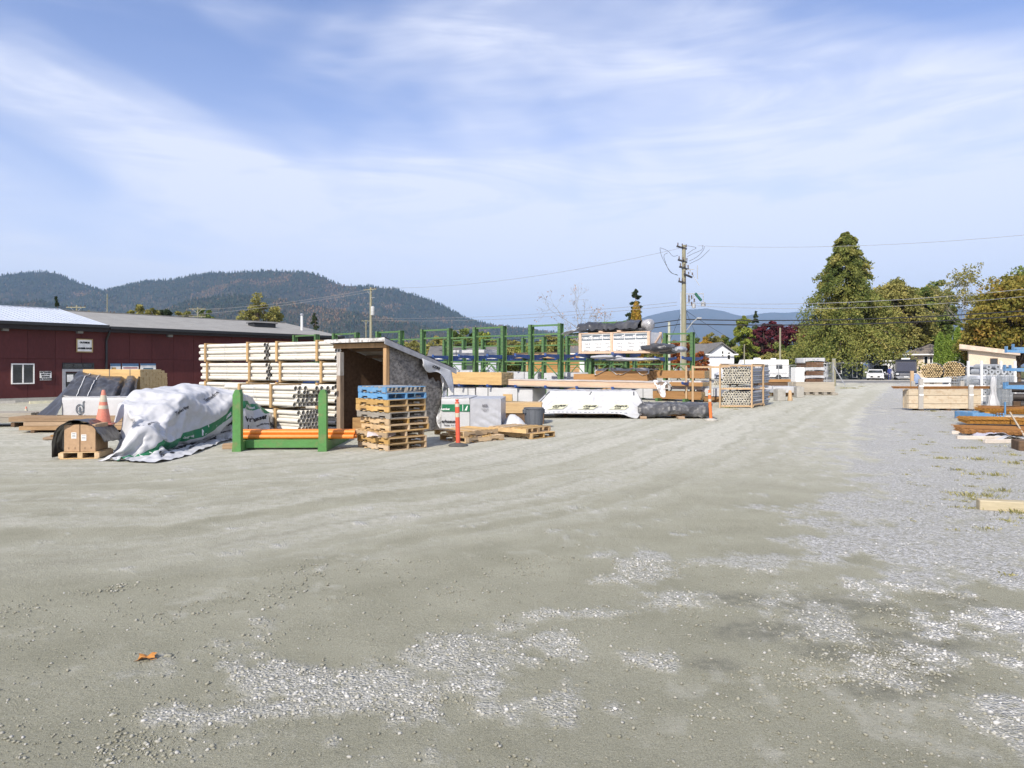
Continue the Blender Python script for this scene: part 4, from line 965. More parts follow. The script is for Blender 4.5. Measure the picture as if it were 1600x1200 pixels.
# ------------------------------------------------------------------ houses across the street
shingle = mat('roof_shingle', (0.17, 0.165, 0.16), (0.12, 0.115, 0.11), scale=2, stretch=(1, 1, 3), bump=.3, rough=.95, var=.05)
brown_shingle = mat('brown_shingle', (0.20, 0.17, 0.14), (0.14, 0.12, 0.10), scale=2, bump=.3, rough=.95, var=.05)
siding_w = mat('white_siding', (0.66, 0.67, 0.70), (0.6, 0.61, 0.64), scale=2, bump=.05, var=.02)
siding_g = mat('grey_siding', (0.50, 0.52, 0.58), scale=2, bump=.05, var=.02)
siding_t = mat('tan_siding', (0.62, 0.52, 0.40), (0.56, 0.47, 0.36), scale=2, bump=.08, var=.02)
siding_d = mat('dark_siding', (0.05, 0.065, 0.07), scale=2, bump=.05, var=.02)
def house(name, px0, px1, Y, wall_top, depth, label, wm, roof, rm, ridge_py, rz=0.0, cat='house', wins=(), over=.5, extra=None, gable_axis='x'):
    """wall box between two sight lines at distance Y with a gable or hip roof"""
    x0, x1 = wx(px0, Y), wx(px1, Y); h = wz(wall_top, Y); rh = wz(ridge_py, Y + depth / 2); w = x1 - x0
    if px0 > 1200: rz = -math.atan2((x0 + x1) / 2, Y) * .92
    o = empty(name, ((x0 + x1) / 2, Y, 0), rz, label, cat)
    MB().box(-w / 2, 0, 0, w / 2, depth, h).build('wall', wm, o)
    a, b2, o2 = w / 2 + over, depth + over, over
    mb = MB()
    if roof == 'hip':
        ins = min(w, depth) / 2
        vs = [(-a, -o2, h), (a, -o2, h), (a, b2, h), (-a, b2, h), (-a + ins + o2, depth / 2, rh), (a - ins - o2, depth / 2, rh)] if w > depth else [(-a, -o2, h), (a, -o2, h), (a, b2, h), (-a, b2, h), (0, ins, rh), (0, depth - ins, rh)]
        fs = [(0, 1, 5, 4), (2, 3, 4, 5), (1, 2, 5), (3, 0, 4)] if w > depth else [(0, 1, 4), (1, 2, 5, 4), (2, 3, 5), (3, 0, 4, 5)]
        mb.add(vs, fs + [(3, 2, 1, 0)])
    elif roof == 'gable_x':   # ridge along x
        mb.prism([(-o2, h), (depth / 2, rh), (b2, h), (b2, h - .15), (depth / 2, rh - .2), (-o2, h - .15)], -a, a, 'x')
        MB().prism([(0.0, h - .02), (depth / 2, rh - .22), (depth, h - .02)], -w / 2 + .005, w / 2 - .005, 'x').build('gable', wm, o)
    else:                     # ridge along y, gable faces the yard
        mb.prism([(-a, h), (0, rh), (a, h), (a, h - .15), (0, rh - .2), (-a, h - .15)], -o2, b2, 'y')
        MB().prism([(-w / 2, h - .02), (0, rh - .22), (w / 2, h - .02)], .005, depth - .005, 'y').build('gable', wm, o)
    r_o = mb.build('roof', rm, o)
    MB().box(-a, -o2 - .02, h - .18, a, -o2 + .06, h + .0).build('fascia', white_paint, o)
    for (u0, v0, u1, v1, kind) in wins:
        m = {'w': dark_glass, 'g': white_paint, 'd': siding_d}[kind]
        X0, X1 = wx(u0, Y) - (x0 + x1) / 2, wx(u1, Y) - (x0 + x1) / 2; Z1, Z0 = wz(v0, Y), max(0.03, wz(v1, Y)); fr = .08
        wf = MB().box(X0, -.05, Z0, X1, -.003, Z0 + fr).box(X0, -.05, Z1 - fr, X1, -.003, Z1).box(X0, -.05, Z0 + fr, X0 + fr, -.003, Z1 - fr).box(X1 - fr, -.05, Z0 + fr, X1, -.003, Z1 - fr).build('window' if kind == 'w' else 'door', white_paint, o)
        MB().box(X0 + fr, -.03, Z0 + fr, X1 - fr, -.004, Z1 - fr).build('pane' if kind == 'w' else 'panel', m, wf)
    return o
house('white_house', 1106, 1147, 104, 553, 9, 'white gabled house with grey roof behind the pickup truck', siding_w, 'gable_y', shingle, 536, wins=((1127, 548, 1131, 557, 'w'), (1136, 550, 1141.5, 562, 'w')))
house('house_wing', 1066, 1106.5, 105.5, 556, 6, 'low wing with grey roof on the left of the white house', siding_w, 'gable_x', shingle, 537, wins=((1084, 560, 1090, 568, 'w'),))
house('grey_house', 1224, 1258, 112, 568, 9, 'small pale grey house with hip roof left of the wrapped lumber tower', siding_g, 'hip', shingle, 549, wins=((1227, 570, 1243, 590, 'g'),))
house('brown_roof_house', 1246, 1292, 118, 567, 9, 'house with steep brown hip roof behind the wrapped lumber tower', siding_g, 'hip', brown_shingle, 541, wins=((1268, 570, 1280, 577, 'w'),))
house('dark_shed', 1305, 1346, 96, 566, 6, 'dark blue grey shed under the big cedar', siding_d, 'gable_x', brown_shingle, 560, wins=((1308, 569, 1316, 584, 'w'), (1331, 570, 1338, 590, 'd')), over=.3)
house('white_garage', 1361, 1403, 104, 563, 7, 'low white garage behind the parked cars', siding_w, 'gable_x', brown_shingle, 556, wins=((1366, 570, 1390, 591, 'g'),), over=.4)
house('tan_house', 1424, 1486, 100, 553, 10, 'tan house with brown hip roof right of the black bus', siding_t, 'hip', brown_shingle, 538, wins=((1445, 556, 1451, 570, 'w'), (1452.5, 557, 1457, 568, 'w')), over=.8)
house('far_house', 1488, 1522, 125, 536, 9, 'pale house gable peeking above the thujas', siding_w, 'gable_y', shingle, 519, wins=((1499, 537, 1507, 545, 'w'),), over=.5)
house('grey_roof_house', 672, 775, 100, 560, 9, 'low house with grey roof seen through the rack left of centre', siding_g, 'gable_x', shingle, 541, wins=((690, 563, 700, 572, 'w'), (728, 563, 742, 590, 'd'), (752, 563, 764, 574, 'w')))
house('low_house', 880, 935, 118, 552, 8, 'small house with grey roof behind the orange board fence', siding_w, 'gable_x', shingle, 540, wins=((890, 555, 900, 562, 'w'),))
# tan building with the single slope roof
Y = 66.0; x0, x1 = wx(1513.5, Y), wx(1573, Y); tb = empty('slope_roof_building', (x0, Y, 0), R(-33), 'tan stucco building with a single sloping roof at the right', 'building')
z0, z1 = wz(545, Y), wz(555, Y); w = x1 - x0
MB().prism([(0, 0), (w, 0), (w, z1), (0, z0)], 0, 6, 'y').build('wall', siding_t, tb)
MB().prism([(-.75, z0 + .02), (w + .3, z1 - .05), (w + .3, z1 + .32), (-.75, z0 + .46)], -.5, 6.4, 'y').build('roof', mat('tan_fascia', (0.66, 0.53, 0.42), scale=2, var=0), tb)
MB().box(-.02, -.06, 0, .28, 0, 1.35).box(.28, -.04, 0, 1.6, 0, 1.25).build('gate', mat('brown_boards', (0.20, 0.16, 0.13), scale=3, var=0), tb)
fw = MB().box(1.7, -.06, 1.8, 2.3, -.003, 2.6).build('window', mat('brown_frame', (0.12, 0.08, 0.06), scale=3, var=0), tb); MB().box(1.76, -.075, 1.86, 2.24, -.061, 2.54).build('pane', dark_glass, fw)
# orange board fence beyond the racks, every board a part
of = empty('board_fence', (wx(822, 98), 98, 0), 0, 'orange horizontal board fence behind the racks', 'fence'); L0 = wx(905, 98) - wx(822, 98)
fm_ = mat('orange_boards', (0.40, 0.22, 0.075), (0.30, 0.16, 0.055), scale=2, stretch=(.3, 2, 4), bump=.2, var=.15)
bme = MB().box(0, 0, 0, L0 / 3 - .02, .03, .32).mesh('fence_board', fm_)
for i in range(3):
    for j in range(10): link('fence_board', bme, of, (i * L0 / 3, 0, .15 + .345 * j))
for i in range(4): MB().box(i * L0 / 3 - .07, -.08, 0, i * L0 / 3 + .07, -.003, 3.65).build('fence_post', mat('pale_fence_post', (0.55, 0.42, 0.25), scale=3, var=.05), of)

# ------------------------------------------------------------------ parked vehicles, each facing the yard
tyre = mat('tyre_rubber', (0.018, 0.018, 0.018), scale=8, rough=.9, var=0); rim = mat('wheel_rim', (0.35, 0.35, 0.36), scale=5, rough=.3, metal=.7, var=0)
lampm = mat('headlamp', (0.6, 0.62, 0.63), rough=.1, scale=4, var=0, spec=.8); chrome = mat('chrome', (0.55, 0.55, 0.56), rough=.12, metal=1.0, scale=4, var=0, bump=0)
def car(name, px, base, Y, label, w, l, h, paint, hood_h, cab, cat, grille=True, rz=0.0, wheel_r=.33, tail=.25, boxy=0.0):
    """nose towards -y; side outline lofted across the width with a narrower glass house"""
    o = empty(name, (wx(px, Y), Y, 0), rz, label, cat); c0, c1, c2, c3 = cab
    out = [(0, .32), (0, hood_h * .72), (.12, hood_h * .92), (c0, hood_h * 1.04), (l - tail, hood_h * 1.06), (l, hood_h * .95), (l, .38), (l - .2, .26), (.2, .24)]
    b = MB(); sec = [(-1, .86, .03), (-.93, .97, .0), (.93, .97, 0), (1, .86, .03)]
    def ring(xs, s): return [(xs * w / 2, s_ * l * .5 + l * .5 if False else p[0] if True else 0, .3 + (p[1] - .3) * s) for p in out for s_ in (0,)]
    R4 = [ring(-1, .9), ring(-.92, 1), ring(.92, 1), ring(1, .9)]; n = len(out)
    vs = [p for r in R4 for p in r]; fs = [tuple(range(n)), tuple(reversed(range(3 * n, 4 * n)))]
    for k in range(3):
        for i in range(n): fs.append((k * n + i, (k + 1) * n + i, (k + 1) * n + (i + 1) % n, k * n + (i + 1) % n))
    b.add(vs, fs); bo = b.build('body', paint, o, True, angle=50)
    g = [(c0, hood_h), (c1, h - .05), (c1 + .15, h), (c2, h), (c3, hood_h + .02)]
    cb = MB(); k_in = .80 + .12 * boxy; lo_w, hi_w = w / 2 * .95, w / 2 * k_in
    def xw(z): return lo_w + (hi_w - lo_w) * (z - hood_h) / (h - hood_h)
    vs = [(-xw(z), y, z) for y, z in g] + [(xw(z), y, z) for y, z in g]; m = len(g)
    cb.add(vs, [tuple(range(m)), tuple(reversed(range(m, 2 * m)))] + [(i, i + m, (i + 1) % m + m, (i + 1) % m) for i in range(m)]); cb.build('cabin', paint, o)
    zz0, zz1 = hood_h + .06, h - .12; yy0 = c0 + (c1 - c0) * (zz0 - hood_h) / (h - .05 - hood_h); yy1 = c0 + (c1 - c0) * (zz1 - hood_h) / (h - .05 - hood_h)
    MB().add([(-xw(zz0) + .07, yy0 - .02, zz0), (xw(zz0) - .07, yy0 - .02, zz0), (xw(zz1) - .07, yy1 - .02, zz1), (-xw(zz1) + .07, yy1 - .02, zz1)], [(0, 1, 2, 3)]).build('windscreen', dark_glass, o)
    for s in (-1, 1):
        MB().add([(s * (xw(zz0) + .006), c0 + .35, zz0), (s * (xw(zz0) + .006), c3 - .25, zz0), (s * (xw(zz1) + .006), c2 - .05, zz1), (s * (xw(zz1) + .006), c1 + .3, zz1)], [(0, 1, 2, 3)]).build('side_window', dark_glass, o)
        MB().box(s * w * .485 - .12 * (s > 0) , -.015, hood_h * .62, s * w * .485 + .12 * (s < 0) + s * 0.0, .03, hood_h * .80).box(s * w * .36 - .12, -.018, hood_h * .64, s * w * .36 + .12, .02, hood_h * .8, b=.01).build('headlight', lampm, o)
        MB().box(s * (w / 2 + .02), c0 + .25, hood_h + .04, s * (w / 2 + .2), c0 + .37, hood_h + .2, b=.03).build('mirror', paint, o)
        for yy in (l * .19, l * .8):
            t_ = MB().tube([(s * (w / 2 - .2), yy, wheel_r), (s * (w / 2 - .005), yy, wheel_r)], wheel_r, 18).build('wheel', tyre, o)
            MB().tube([(s * (w / 2 - .004), yy, wheel_r), (s * (w / 2 + .012), yy, wheel_r)], wheel_r * .62, 14).build('rim', rim, t_)
    if grille:
        MB().box(-w * .27, -.02, .42, w * .27, .02, hood_h * .6, b=.008).build('grille', black_metal, o)
        MB().box(-w * .40, -.03, hood_h * .62, w * .40, .0, hood_h * .67, b=.006).build('grille_bar', chrome, o)
        MB().box(-.26, -.045, .44, .26, -.021, .56).build('number_plate', paper, o)
        MB().box(-w * .46, -.04, .26, w * .46, .05, .36, b=.02).build('bumper', black_metal, o)
    return o
wp_ = mat('car_white', (0.72, 0.73, 0.74), rough=.25, scale=2, var=0, coat=.6, bump=0); bp_ = mat('car_black', (0.012, 0.013, 0.016), rough=.2, scale=2, var=0, coat=.7, bump=0)
car('parked_car', 1367.5, 594, 87.5, 'white sedan parked nose out across the road', 1.95, 4.5, 1.46, wp_, .95, (.95, 1.75, 3.3, 4.2), 'car', rz=R(-29))
car('parked_suv', 1376, 593, 93.5, 'black sport utility vehicle half hidden behind the white sedan', 2.0, 4.8, 1.95, bp_, 1.15, (1.0, 1.6, 4.2, 4.7), 'car', wheel_r=.38, boxy=.5, rz=R(-29))
bus = empty('parked_bus', (wx(1416, 87.5), 87.5, 0), R(-27), 'black minibus parked nose out beside the white sedan', 'bus')
w, h = 2.35, 2.72
prof = [(0, .35), (-.0, .95), (.16, 1.18), (.45, 2.45), (.75, h), (7, h), (7, .35)]
MB().prism(prof, -w / 2, w / 2, 'x').build('body', bp_, bus)
MB().add([(-w / 2 + .12, .15, 1.22), (w / 2 - .12, .15, 1.22), (w / 2 - .2, .415, 2.36), (-w / 2 + .2, .415, 2.36)], [(0, 1, 2, 3)]).build('windscreen', dark_glass, bus)
MB().box(-.75, -.05, .62, .75, -.002, 1.0, b=.02).build('grille', chrome, bus); MB().box(-w / 2 + .05, -.10, .34, w / 2 - .05, -.001, .58, b=.03).build('bumper', grey_alu, bus); MB().box(-.26, -.12, .44, .26, -.101, .55).build('number_plate', paper, bus)
for s in (-1, 1):
    MB().box(s * .98 - .17, -.04, .74, s * .98 + .17, .03, .98, b=.03).build('headlight', lampm, bus)
    MB().bar((s * w / 2, .3, 1.9), (s * (w / 2 + .3), .05, 1.75), .05, .05).box(s * (w / 2 + .28) - .09, -.05, 1.25, s * (w / 2 + .28) + .09, .1, 1.75, b=.03).build('mirror', black_metal, bus)
    for yy in (1.2, 5.2):
        t_ = MB().tube([(s * (w / 2 - .25), yy, .42), (s * (w / 2 + .01), yy, .42)], .42, 18).build('wheel', tyre, bus); MB().tube([(s * (w / 2 + .011), yy, .42), (s * (w / 2 + .02), yy, .42)], .25, 14).build('rim', rim, t_)
    for k in range(5): MB().box(s * (w / 2 + .001), .9 + k * 1.2, 1.5, s * (w / 2 + .012), 1.95 + k * 1.2, 2.35).build('side_window', dark_glass, bus)
MB().box(-.5, 1.2, h, .5, 2.2, h + .2, b=.04).build('roof_unit', white_paint, bus)
# pickup and motorhome behind the conduit crate
car('pickup_truck', 1122, 594, 84, 'white pickup truck behind the wooden conduit crate', 2.0, 5.6, 1.95, wp_, 1.2, (1.5, 2.2, 3.4, 3.7), 'truck', rz=R(-80), wheel_r=.40, boxy=.6, tail=1.9)
mh = empty('motorhome', (wx(1157, 92), 92, 0), R(-8), 'white motorhome parked behind the conduit crate', 'motorhome')
MB().prism([(0, .45), (0, 1.9), (.35, 2.75), (6.2, 2.75), (6.2, .45)], 0, 2.4, 'y').build('body', white_paint, mh)
for k, (a, b2) in enumerate(((.8, 1.9), (2.6, 3.6), (4.6, 5.4))): MB().box(a, -.02, 1.5, b2, -.002, 2.1).build('window', dark_glass, mh)
MB().box(.2, -.015, .9, 6.0, -.003, 1.0).build('stripe', grey_alu, mh); MB().box(2.0, .8, 2.75, 2.8, 1.6, 3.0, b=.05).box(4.2, .8, 2.75, 4.8, 1.5, 2.95, b=.05).build('roof_vent', white_paint, mh)
for yy in (1.1, 4.9): MB().tube([(yy, -.01, .38), (yy, .25, .38)], .38, 16).build('wheel', tyre, mh)
# person in blue beside the bus
def person(px, Y, label, shirt, trousers, hat):
    q = [(0, 0, .93), (0, 0, 1.15), (0, .0, 1.38), (0, 0, 1.5), (0, -.02, 1.6), (0, -.02, 1.72), (.10, 0, .88), (.11, -.03, .5), (.12, .02, .08), (.13, -.12, .04), (-.10, 0, .88), (-.12, .02, .5), (-.13, .06, .08), (-.14, -.08, .04),
         (.19, 0, 1.42), (.27, .02, 1.15), (.27, -.10, .92), (.27, -.14, .84), (-.19, 0, 1.42), (-.27, .03, 1.15), (-.26, -.06, .92), (-.26, -.1, .84)]
    rr = [.15, .14, .17, .06, .085, .085, .09, .065, .045, .045, .09, .065, .045, .045, .06, .045, .037, .035, .06, .045, .037, .035]
    ed = [(0, 1), (1, 2), (2, 3), (3, 4), (4, 5), (0, 6), (6, 7), (7, 8), (8, 9), (0, 10), (10, 11), (11, 12), (12, 13), (2, 14), (14, 15), (15, 16), (16, 17), (2, 18), (18, 19), (19, 20), (20, 21)]
    me = bpy.data.meshes.new('person'); me.from_pydata(q, ed, []); o = link('person', me)
    sk = o.modifiers.new('skin', 'SKIN'); o.modifiers.new('sub', 'SUBSURF').levels = 1
    for i, sv in enumerate(me.skin_vertices[0].data): sv.radius = (rr[i], rr[i] * .8)
    me.skin_vertices[0].data[0].use_root = True
    dg = bpy.context.evaluated_depsgraph_get(); m2 = bpy.data.meshes.new_from_object(o.evaluated_get(dg)); bpy.data.objects.remove(o)
    skin = mat('skin', (0.45, 0.27, 0.19), scale=5, var=0)
    for m in (skin, shirt, trousers): m2.materials.append(m)
    for p in m2.polygons:
        c = p.center; p.material_index = 0 if (c.z > 1.5 or (abs(c.x) > .2 and c.z < .95)) else (1 if c.z > .9 else 2); p.use_smooth = True
    b = tag(link('person', m2, None, (wx(px, Y), Y, 0.05)), label, 'person')
    MB().lathe([(.10, 1.71), (.105, 1.74), (.09, 1.80), (.03, 1.83)], 12, c=(0, -.02, 0)).box(-.07, -.22, 1.72, .07, -.1, 1.735, b=.004).build('cap', hat, b, True)
person(1390, 88, 'person in a dark cap and blue overalls standing between the cars and the bus', mat('blue_cloth', (0.06, 0.08, 0.26), scale=10, var=0), mat('navy_cloth', (0.04, 0.05, 0.17), scale=10, var=0), black_metal)
# chain link fence with its gate post
def chain_fence(p0, p1, h, label, posts):
    a = Vector((*p0, 0)); b2 = Vector((*p1, 0)); L0 = (b2 - a).length; o = empty('chain_fence', tuple(a), math.atan2((b2 - a).y, (b2 - a).x), label, 'fence')
    for i in range(posts + 1): MB().tube([(L0 * i / posts, 0, 0), (L0 * i / posts, 0, h)], .035, 8).build('fence_post', steel, o, True)
    MB().tube([(0, 0, h), (L0, 0, h)], .03, 6).build('top_rail', steel, o, True); MB().tube([(0, 0, h * .52), (L0, 0, h * .52)], .02, 6).build('mid_rail', steel, o, True)
    mb = MB(); k = 0; st = .16
    n = int(L0 / st)
    for i in range(-int(h / st), n):
        for sgn in (1, -1):
            x0_, x1_ = (i * st, i * st + h) if sgn > 0 else (i * st + h, i * st)
            pa, pb = Vector((x0_, 0, 0)), Vector((x1_, 0, h))
            def clip(p, q):
                t0, t1 = 0, 1; dx = q.x - p.x
                for lim, s in ((0, 1), (L0, -1)):
                    d0 = s * (p.x - lim); d1 = s * (q.x - lim)
                    if d0 < 0 and d1 < 0: return None
                    if d0 < 0: t0 = max(t0, d0 / (d0 - d1))
                    if d1 < 0: t1 = min(t1, d0 / (d0 - d1))
                return (p.lerp(q, t0), p.lerp(q, t1)) if t1 > t0 else None
            c = clip(pa, pb)
            if c: mb.bar(c[0], c[1], .006, .006)
    tag(mb.build('wire_mesh', steel, o), kind='stuff')
chain_fence(gp(1288, 604), gp(1130, 598), 1.95, 'chain link fence running left from the gate behind the yard stacks', 10)
chain_fence(gp(1292, 604.5), gp(1302, 604), 2.15, 'narrow chain link gate leaf at the wooden gate post', 1)
gx_, gy_ = gp(1303, 603.5); o = empty('gate_post', (gx_, gy_, 0), 0, 'stout wooden gate post at the yard entrance', 'post')
MB().tube([(0, 0, 0), (0, 0, 2.5)], [.19, .17], 12).build('post', wood_pole, o, True); MB().bar((-.12, -.2, 1.9), (.45, -1.2, .1), .06, .06).build('stay', steel, o); MB().tube([(0, 0, 2.5), (0, 0, 2.54)], [.175, .12], 12).build('cap', steel, o, True)
# ------------------------------------------------------------------ yard goods, left side
pal_w = mat('pallet_wood', (0.55, 0.39, 0.21), (0.43, 0.29, 0.145), scale=3, stretch=(.5, 3, 3), bump=.3, var=.22, hue=.25, rough=.9, dirt=(0.15, 0.11, 0.08), dirt_amt=.5)
pal_g = mat('pallet_grey', (0.36, 0.33, 0.28), (0.25, 0.23, 0.20), scale=3, stretch=(.5, 3, 3), bump=.35, var=.15, rough=.95)
pal_b = mat('pallet_blue', (0.10, 0.27, 0.50), (0.16, 0.32, 0.50), scale=3, stretch=(.5, 3, 3), bump=.2, var=.08, rough=.8, dirt=(0.3, 0.27, 0.2), dirt_amt=.6, dirt_scale=5)
fir = mat('fir_timber', (0.56, 0.40, 0.21), (0.45, 0.30, 0.15), scale=2.2, stretch=(.35, 4, 4), bump=.15, var=.14, hue=.15, rough=.85)
fir_end = mat('sawn_ends', (0.50, 0.40, 0.235), (0.38, 0.29, 0.16), scale=12, bump=.2, var=.1, rough=.9, lo=.3, hi=.7)
old_timber = mat('old_timber', (0.36, 0.24, 0.13), (0.25, 0.16, 0.09), scale=2.5, stretch=(.4, 4, 4), bump=.4, var=.2, hue=.2, rough=.95)
grey_timber = mat('grey_timber', (0.33, 0.30, 0.25), (0.22, 0.20, 0.17), scale=2.5, stretch=(.4, 4, 4), bump=.4, var=.12, rough=.95)
brown_timber = mat('brown_timber', (0.36, 0.20, 0.085), (0.28, 0.15, 0.06), scale=2.5, stretch=(.4, 4, 4), bump=.2, var=.16, rough=.9)
dark_wood = mat('dark_wood', (0.14, 0.09, 0.055), (0.08, 0.05, 0.03), scale=4, stretch=(.6, 3, 3), bump=.4, var=.15, rough=.95)
wrap_w = mat('white_wrap', (0.50, 0.505, 0.515), (0.44, 0.445, 0.455), scale=2.5, bump=.25, bscale=9, var=.03, rough=.42, spec=.4, fine=.03)
wrap_g = mat('grey_wrap', (0.40, 0.41, 0.44), (0.34, 0.35, 0.38), scale=2.5, bump=.2, bscale=9, var=.03, rough=.38, spec=.45, fine=.03)
wrap_k = mat('black_wrap', (0.035, 0.036, 0.042), (0.055, 0.056, 0.062), scale=3, bump=.4, bscale=10, var=.1, rough=.36, spec=.55, dirt=(0.2, 0.2, 0.2), dirt_amt=.35)
print_green = mat('print_green', (0.018, 0.17, 0.075), scale=3, var=0, bump=.1, rough=.45); print_navy = mat('print_slate', (0.13, 0.16, 0.19), scale=3, var=0, bump=0, rough=.5)
print_white = mat('print_white', (0.78, 0.78, 0.78), scale=3, var=0, bump=0, rough=.5); strap_m = mat('strap', (0.45, 0.47, 0.48), scale=6, var=0, rough=.4); strap_d = mat('strap_dark', (0.12, 0.13, 0.14), scale=6, var=0, rough=.4)
pvc = mat('pvc_pipe', (0.66, 0.635, 0.57), (0.60, 0.575, 0.51), scale=1.2, stretch=(.5, 2, 2), bump=.03, var=.05, rough=.5, spec=.4, dirt=(0.45, 0.42, 0.36), dirt_amt=.25)
batten_m = mat('batten', (0.46, 0.31, 0.15), (0.38, 0.25, 0.12), scale=3, stretch=(3, 3, .5), bump=.2, var=.14, rough=.9)

def pallet_meshes(L=1.2, W=1.02, notch=True):
    s = []
    zb, zt = .018, .118
    if notch:
        a, b2 = .20 * L / 1.2, .43 * L / 1.2
        poly = [(-L / 2, zb), (-b2, zb), (-b2, zb + .038), (-a, zb + .038), (-a, zb), (a, zb), (a, zb + .038), (b2, zb + .038), (b2, zb), (L / 2, zb), (L / 2, zt), (-L / 2, zt)]
        st = MB().prism(poly, -.019, .019, 'y')
    else: st = MB().box(-L / 2, -.045, zb, L / 2, .045, zt)
    wide = MB().box(-.066, -W / 2, 0, .066, W / 2, .017, b=.002); slim = MB().box(-.045, -W / 2, 0, .045, W / 2, .017, b=.002)
    return st, wide, slim, L, W
def make_pallet(loc, rz, label, m, notch=True, group=None, L=1.2, W=1.02, z=0.0, name='pallet', seed=0, mats=None):
    q = random.Random(seed); st, wide, slim, L, W = pallet_meshes(L, W, notch); o = empty(name, (*loc[:2], z), rz, label, 'pallet', group)
    mm = mats or [m]
    ms = [st.mesh('stringer', k) for k in mm]; mw = [wide.mesh('deck_board', k) for k in mm]; msl = [slim.mesh('deck_board', k) for k in mm]
    for k, y in enumerate((-W / 2 + .0195, q.uniform(-.02, .02), W / 2 - .0195)): link('stringer', ms[k % len(mm)], o, (0, y, 0))
    xs = [-L / 2 + .067] + [-L / 2 + .067 + (L - .134) * k / 6 + q.uniform(-.015, .015) for k in range(1, 6)] + [L / 2 - .067]
    for k, x in enumerate(xs): link('deck_board', (mw if k in (0, 6) else msl)[k % len(mm)], o, (x, q.uniform(-.008, .008), .1182), (0, 0, q.uniform(-.012, .012)))
    for k, x in enumerate((-L / 2 + .067, -.3, 0, .3, L / 2 - .067)[::1 if notch else 1]): link('deck_board', (mw if k in (0, 4) else msl)[k % len(mm)], o, (x, q.uniform(-.008, .008), .0005), (0, 0, q.uniform(-.01, .01)))
    return o
PH = .1368
stack_c = Vector((-2.68, 15.26)); arot = R(-46)
plan = [('bottom pallet of the tall stack, resting on the gravel', pal_w, 0, 0, 0), ('second pallet from the ground in the tall stack, with frayed boards', pal_w, 0.02, -0.03, .02), ('third pallet from the ground in the tall stack, jutting left under a rag', pal_w, -.02, -.09, .05), ('fourth pallet from the ground in the tall stack', pal_w, .05, .06, -.05),
        ('fifth pallet from the ground in the tall stack', pal_w, .03, .05, -.04), ('grey weathered pallet in the middle of the tall stack', pal_g, -.0, -.01, .06), ('orange brown pallet above the grey one in the tall stack', pal_w, -.03, -.02, .06), ('brown pallet directly under the blue pallet in the tall stack', pal_w, -.03, -.02, .05),
        ('blue painted pallet, second from the top of the tall stack', pal_b, .0, .0, -.03), ('half blue half grey weathered pallet on top of the tall stack', pal_g, -.02, 0, -.05)]
for i, (lb, m, dx, dy, dr) in enumerate(plan):
    p = stack_c + Vector((dx * .6 + dy * .5, dy * .6))
    make_pallet(p, arot + dr, lb, m, True, 'pallets in the tall stack', z=0.004 + i * PH, seed=i, mats=[pal_b, pal_g, pal_g] if i == 9 else None)
rg = MB().grid(lambda u, v: (stack_c.x + .02 - .42 + .55 * u, stack_c.y - .78 + .35 * u + .18 * v, 0.004 + 3 * PH - .012 - .10 * (1 - v) ** 2 + .03 * math.sin(7 * u + 3 * v)), 10, 6)
tag(rg.build('rag', mat('rag_cloth', (0.62, 0.56, 0.55), (0.5, 0.44, 0.44), scale=8, bump=.3), None, True), 'crumpled pale pink rag lying on a pallet edge in the tall stack', 'rag')
G2 = 'loose pallets lying right of the tall stack'
make_pallet((-.98, 16.75), R(42), 'lower pallet of the left loose pair beside the orange post', pal_w, True, G2, z=.004, seed=21)
make_pallet((-1.12, 16.82), R(49), 'upper pallet of the left loose pair beside the orange post', pal_w, True, G2, z=.004 + PH, seed=22)
make_pallet((.36, 17.62), R(-42), 'lower pallet under the pale flat pallet in front of the grey bin', pal_w, True, G2, z=.004, seed=23, W=.9)
make_pallet((.20, 17.58), R(-38), 'upper pale pallet with closed boards in front of the grey bin', pal_w, False, G2, z=.004 + PH, seed=24)

# delineator posts
orange = mat('delineator_red', (0.62, 0.10, 0.055), (0.54, 0.09, 0.05), scale=3, var=0, rough=.55, bump=.05); orange2 = mat('delineator_orange', (0.66, 0.17, 0.045), (0.58, 0.15, 0.04), scale=3, var=0, rough=.55, bump=.05)
refl = mat('reflective_band', (0.52, 0.47, 0.36), (0.44, 0.40, 0.31), scale=9, var=0, rough=.4); rubber = mat('rubber_base', (0.07, 0.07, 0.068), (0.11, 0.11, 0.105), scale=8, var=.05, rough=.95, bump=.3)
def delineator(px, py, label, m, h, tilt=0.0, flatbase=rubber):
    o = empty('delineator_post', (*gp(px, py), 0.0), 0, label, 'marker post', 'delineator posts')
    MB().lathe([(.22, 0), (.225, .02), (.20, .045), (.09, .07), (.06, .08)], 20).build('base', flatbase, o, True)
    b = MB().lathe([(.052, .06), (.050, h - .10), (.047, h - .07), (.03, h - .05), (.028, h - .03), (.046, h - .02), (.042, h + .0)], 16).build('post', m, o, True); b.rotation_euler = (0, tilt, 0)
    for z0, z1 in ((h * .62, h * .71), (h * .84, h * .91)): MB().lathe([(.0535, z0), (.0535, z1)], 16, caps=(False, False)).build('reflective_band', refl, o, True).rotation_euler = (0, tilt, 0)
    return o
delineator(716, 697, 'red delineator post standing in front of the loose pallets', orange, 1.06, -.025)
delineator(1111, 657, 'orange delineator post at the end of the black covered pack', orange2, 1.02, -.06, mat('dusty_base', (0.45, 0.43, 0.38), scale=4, var=0))

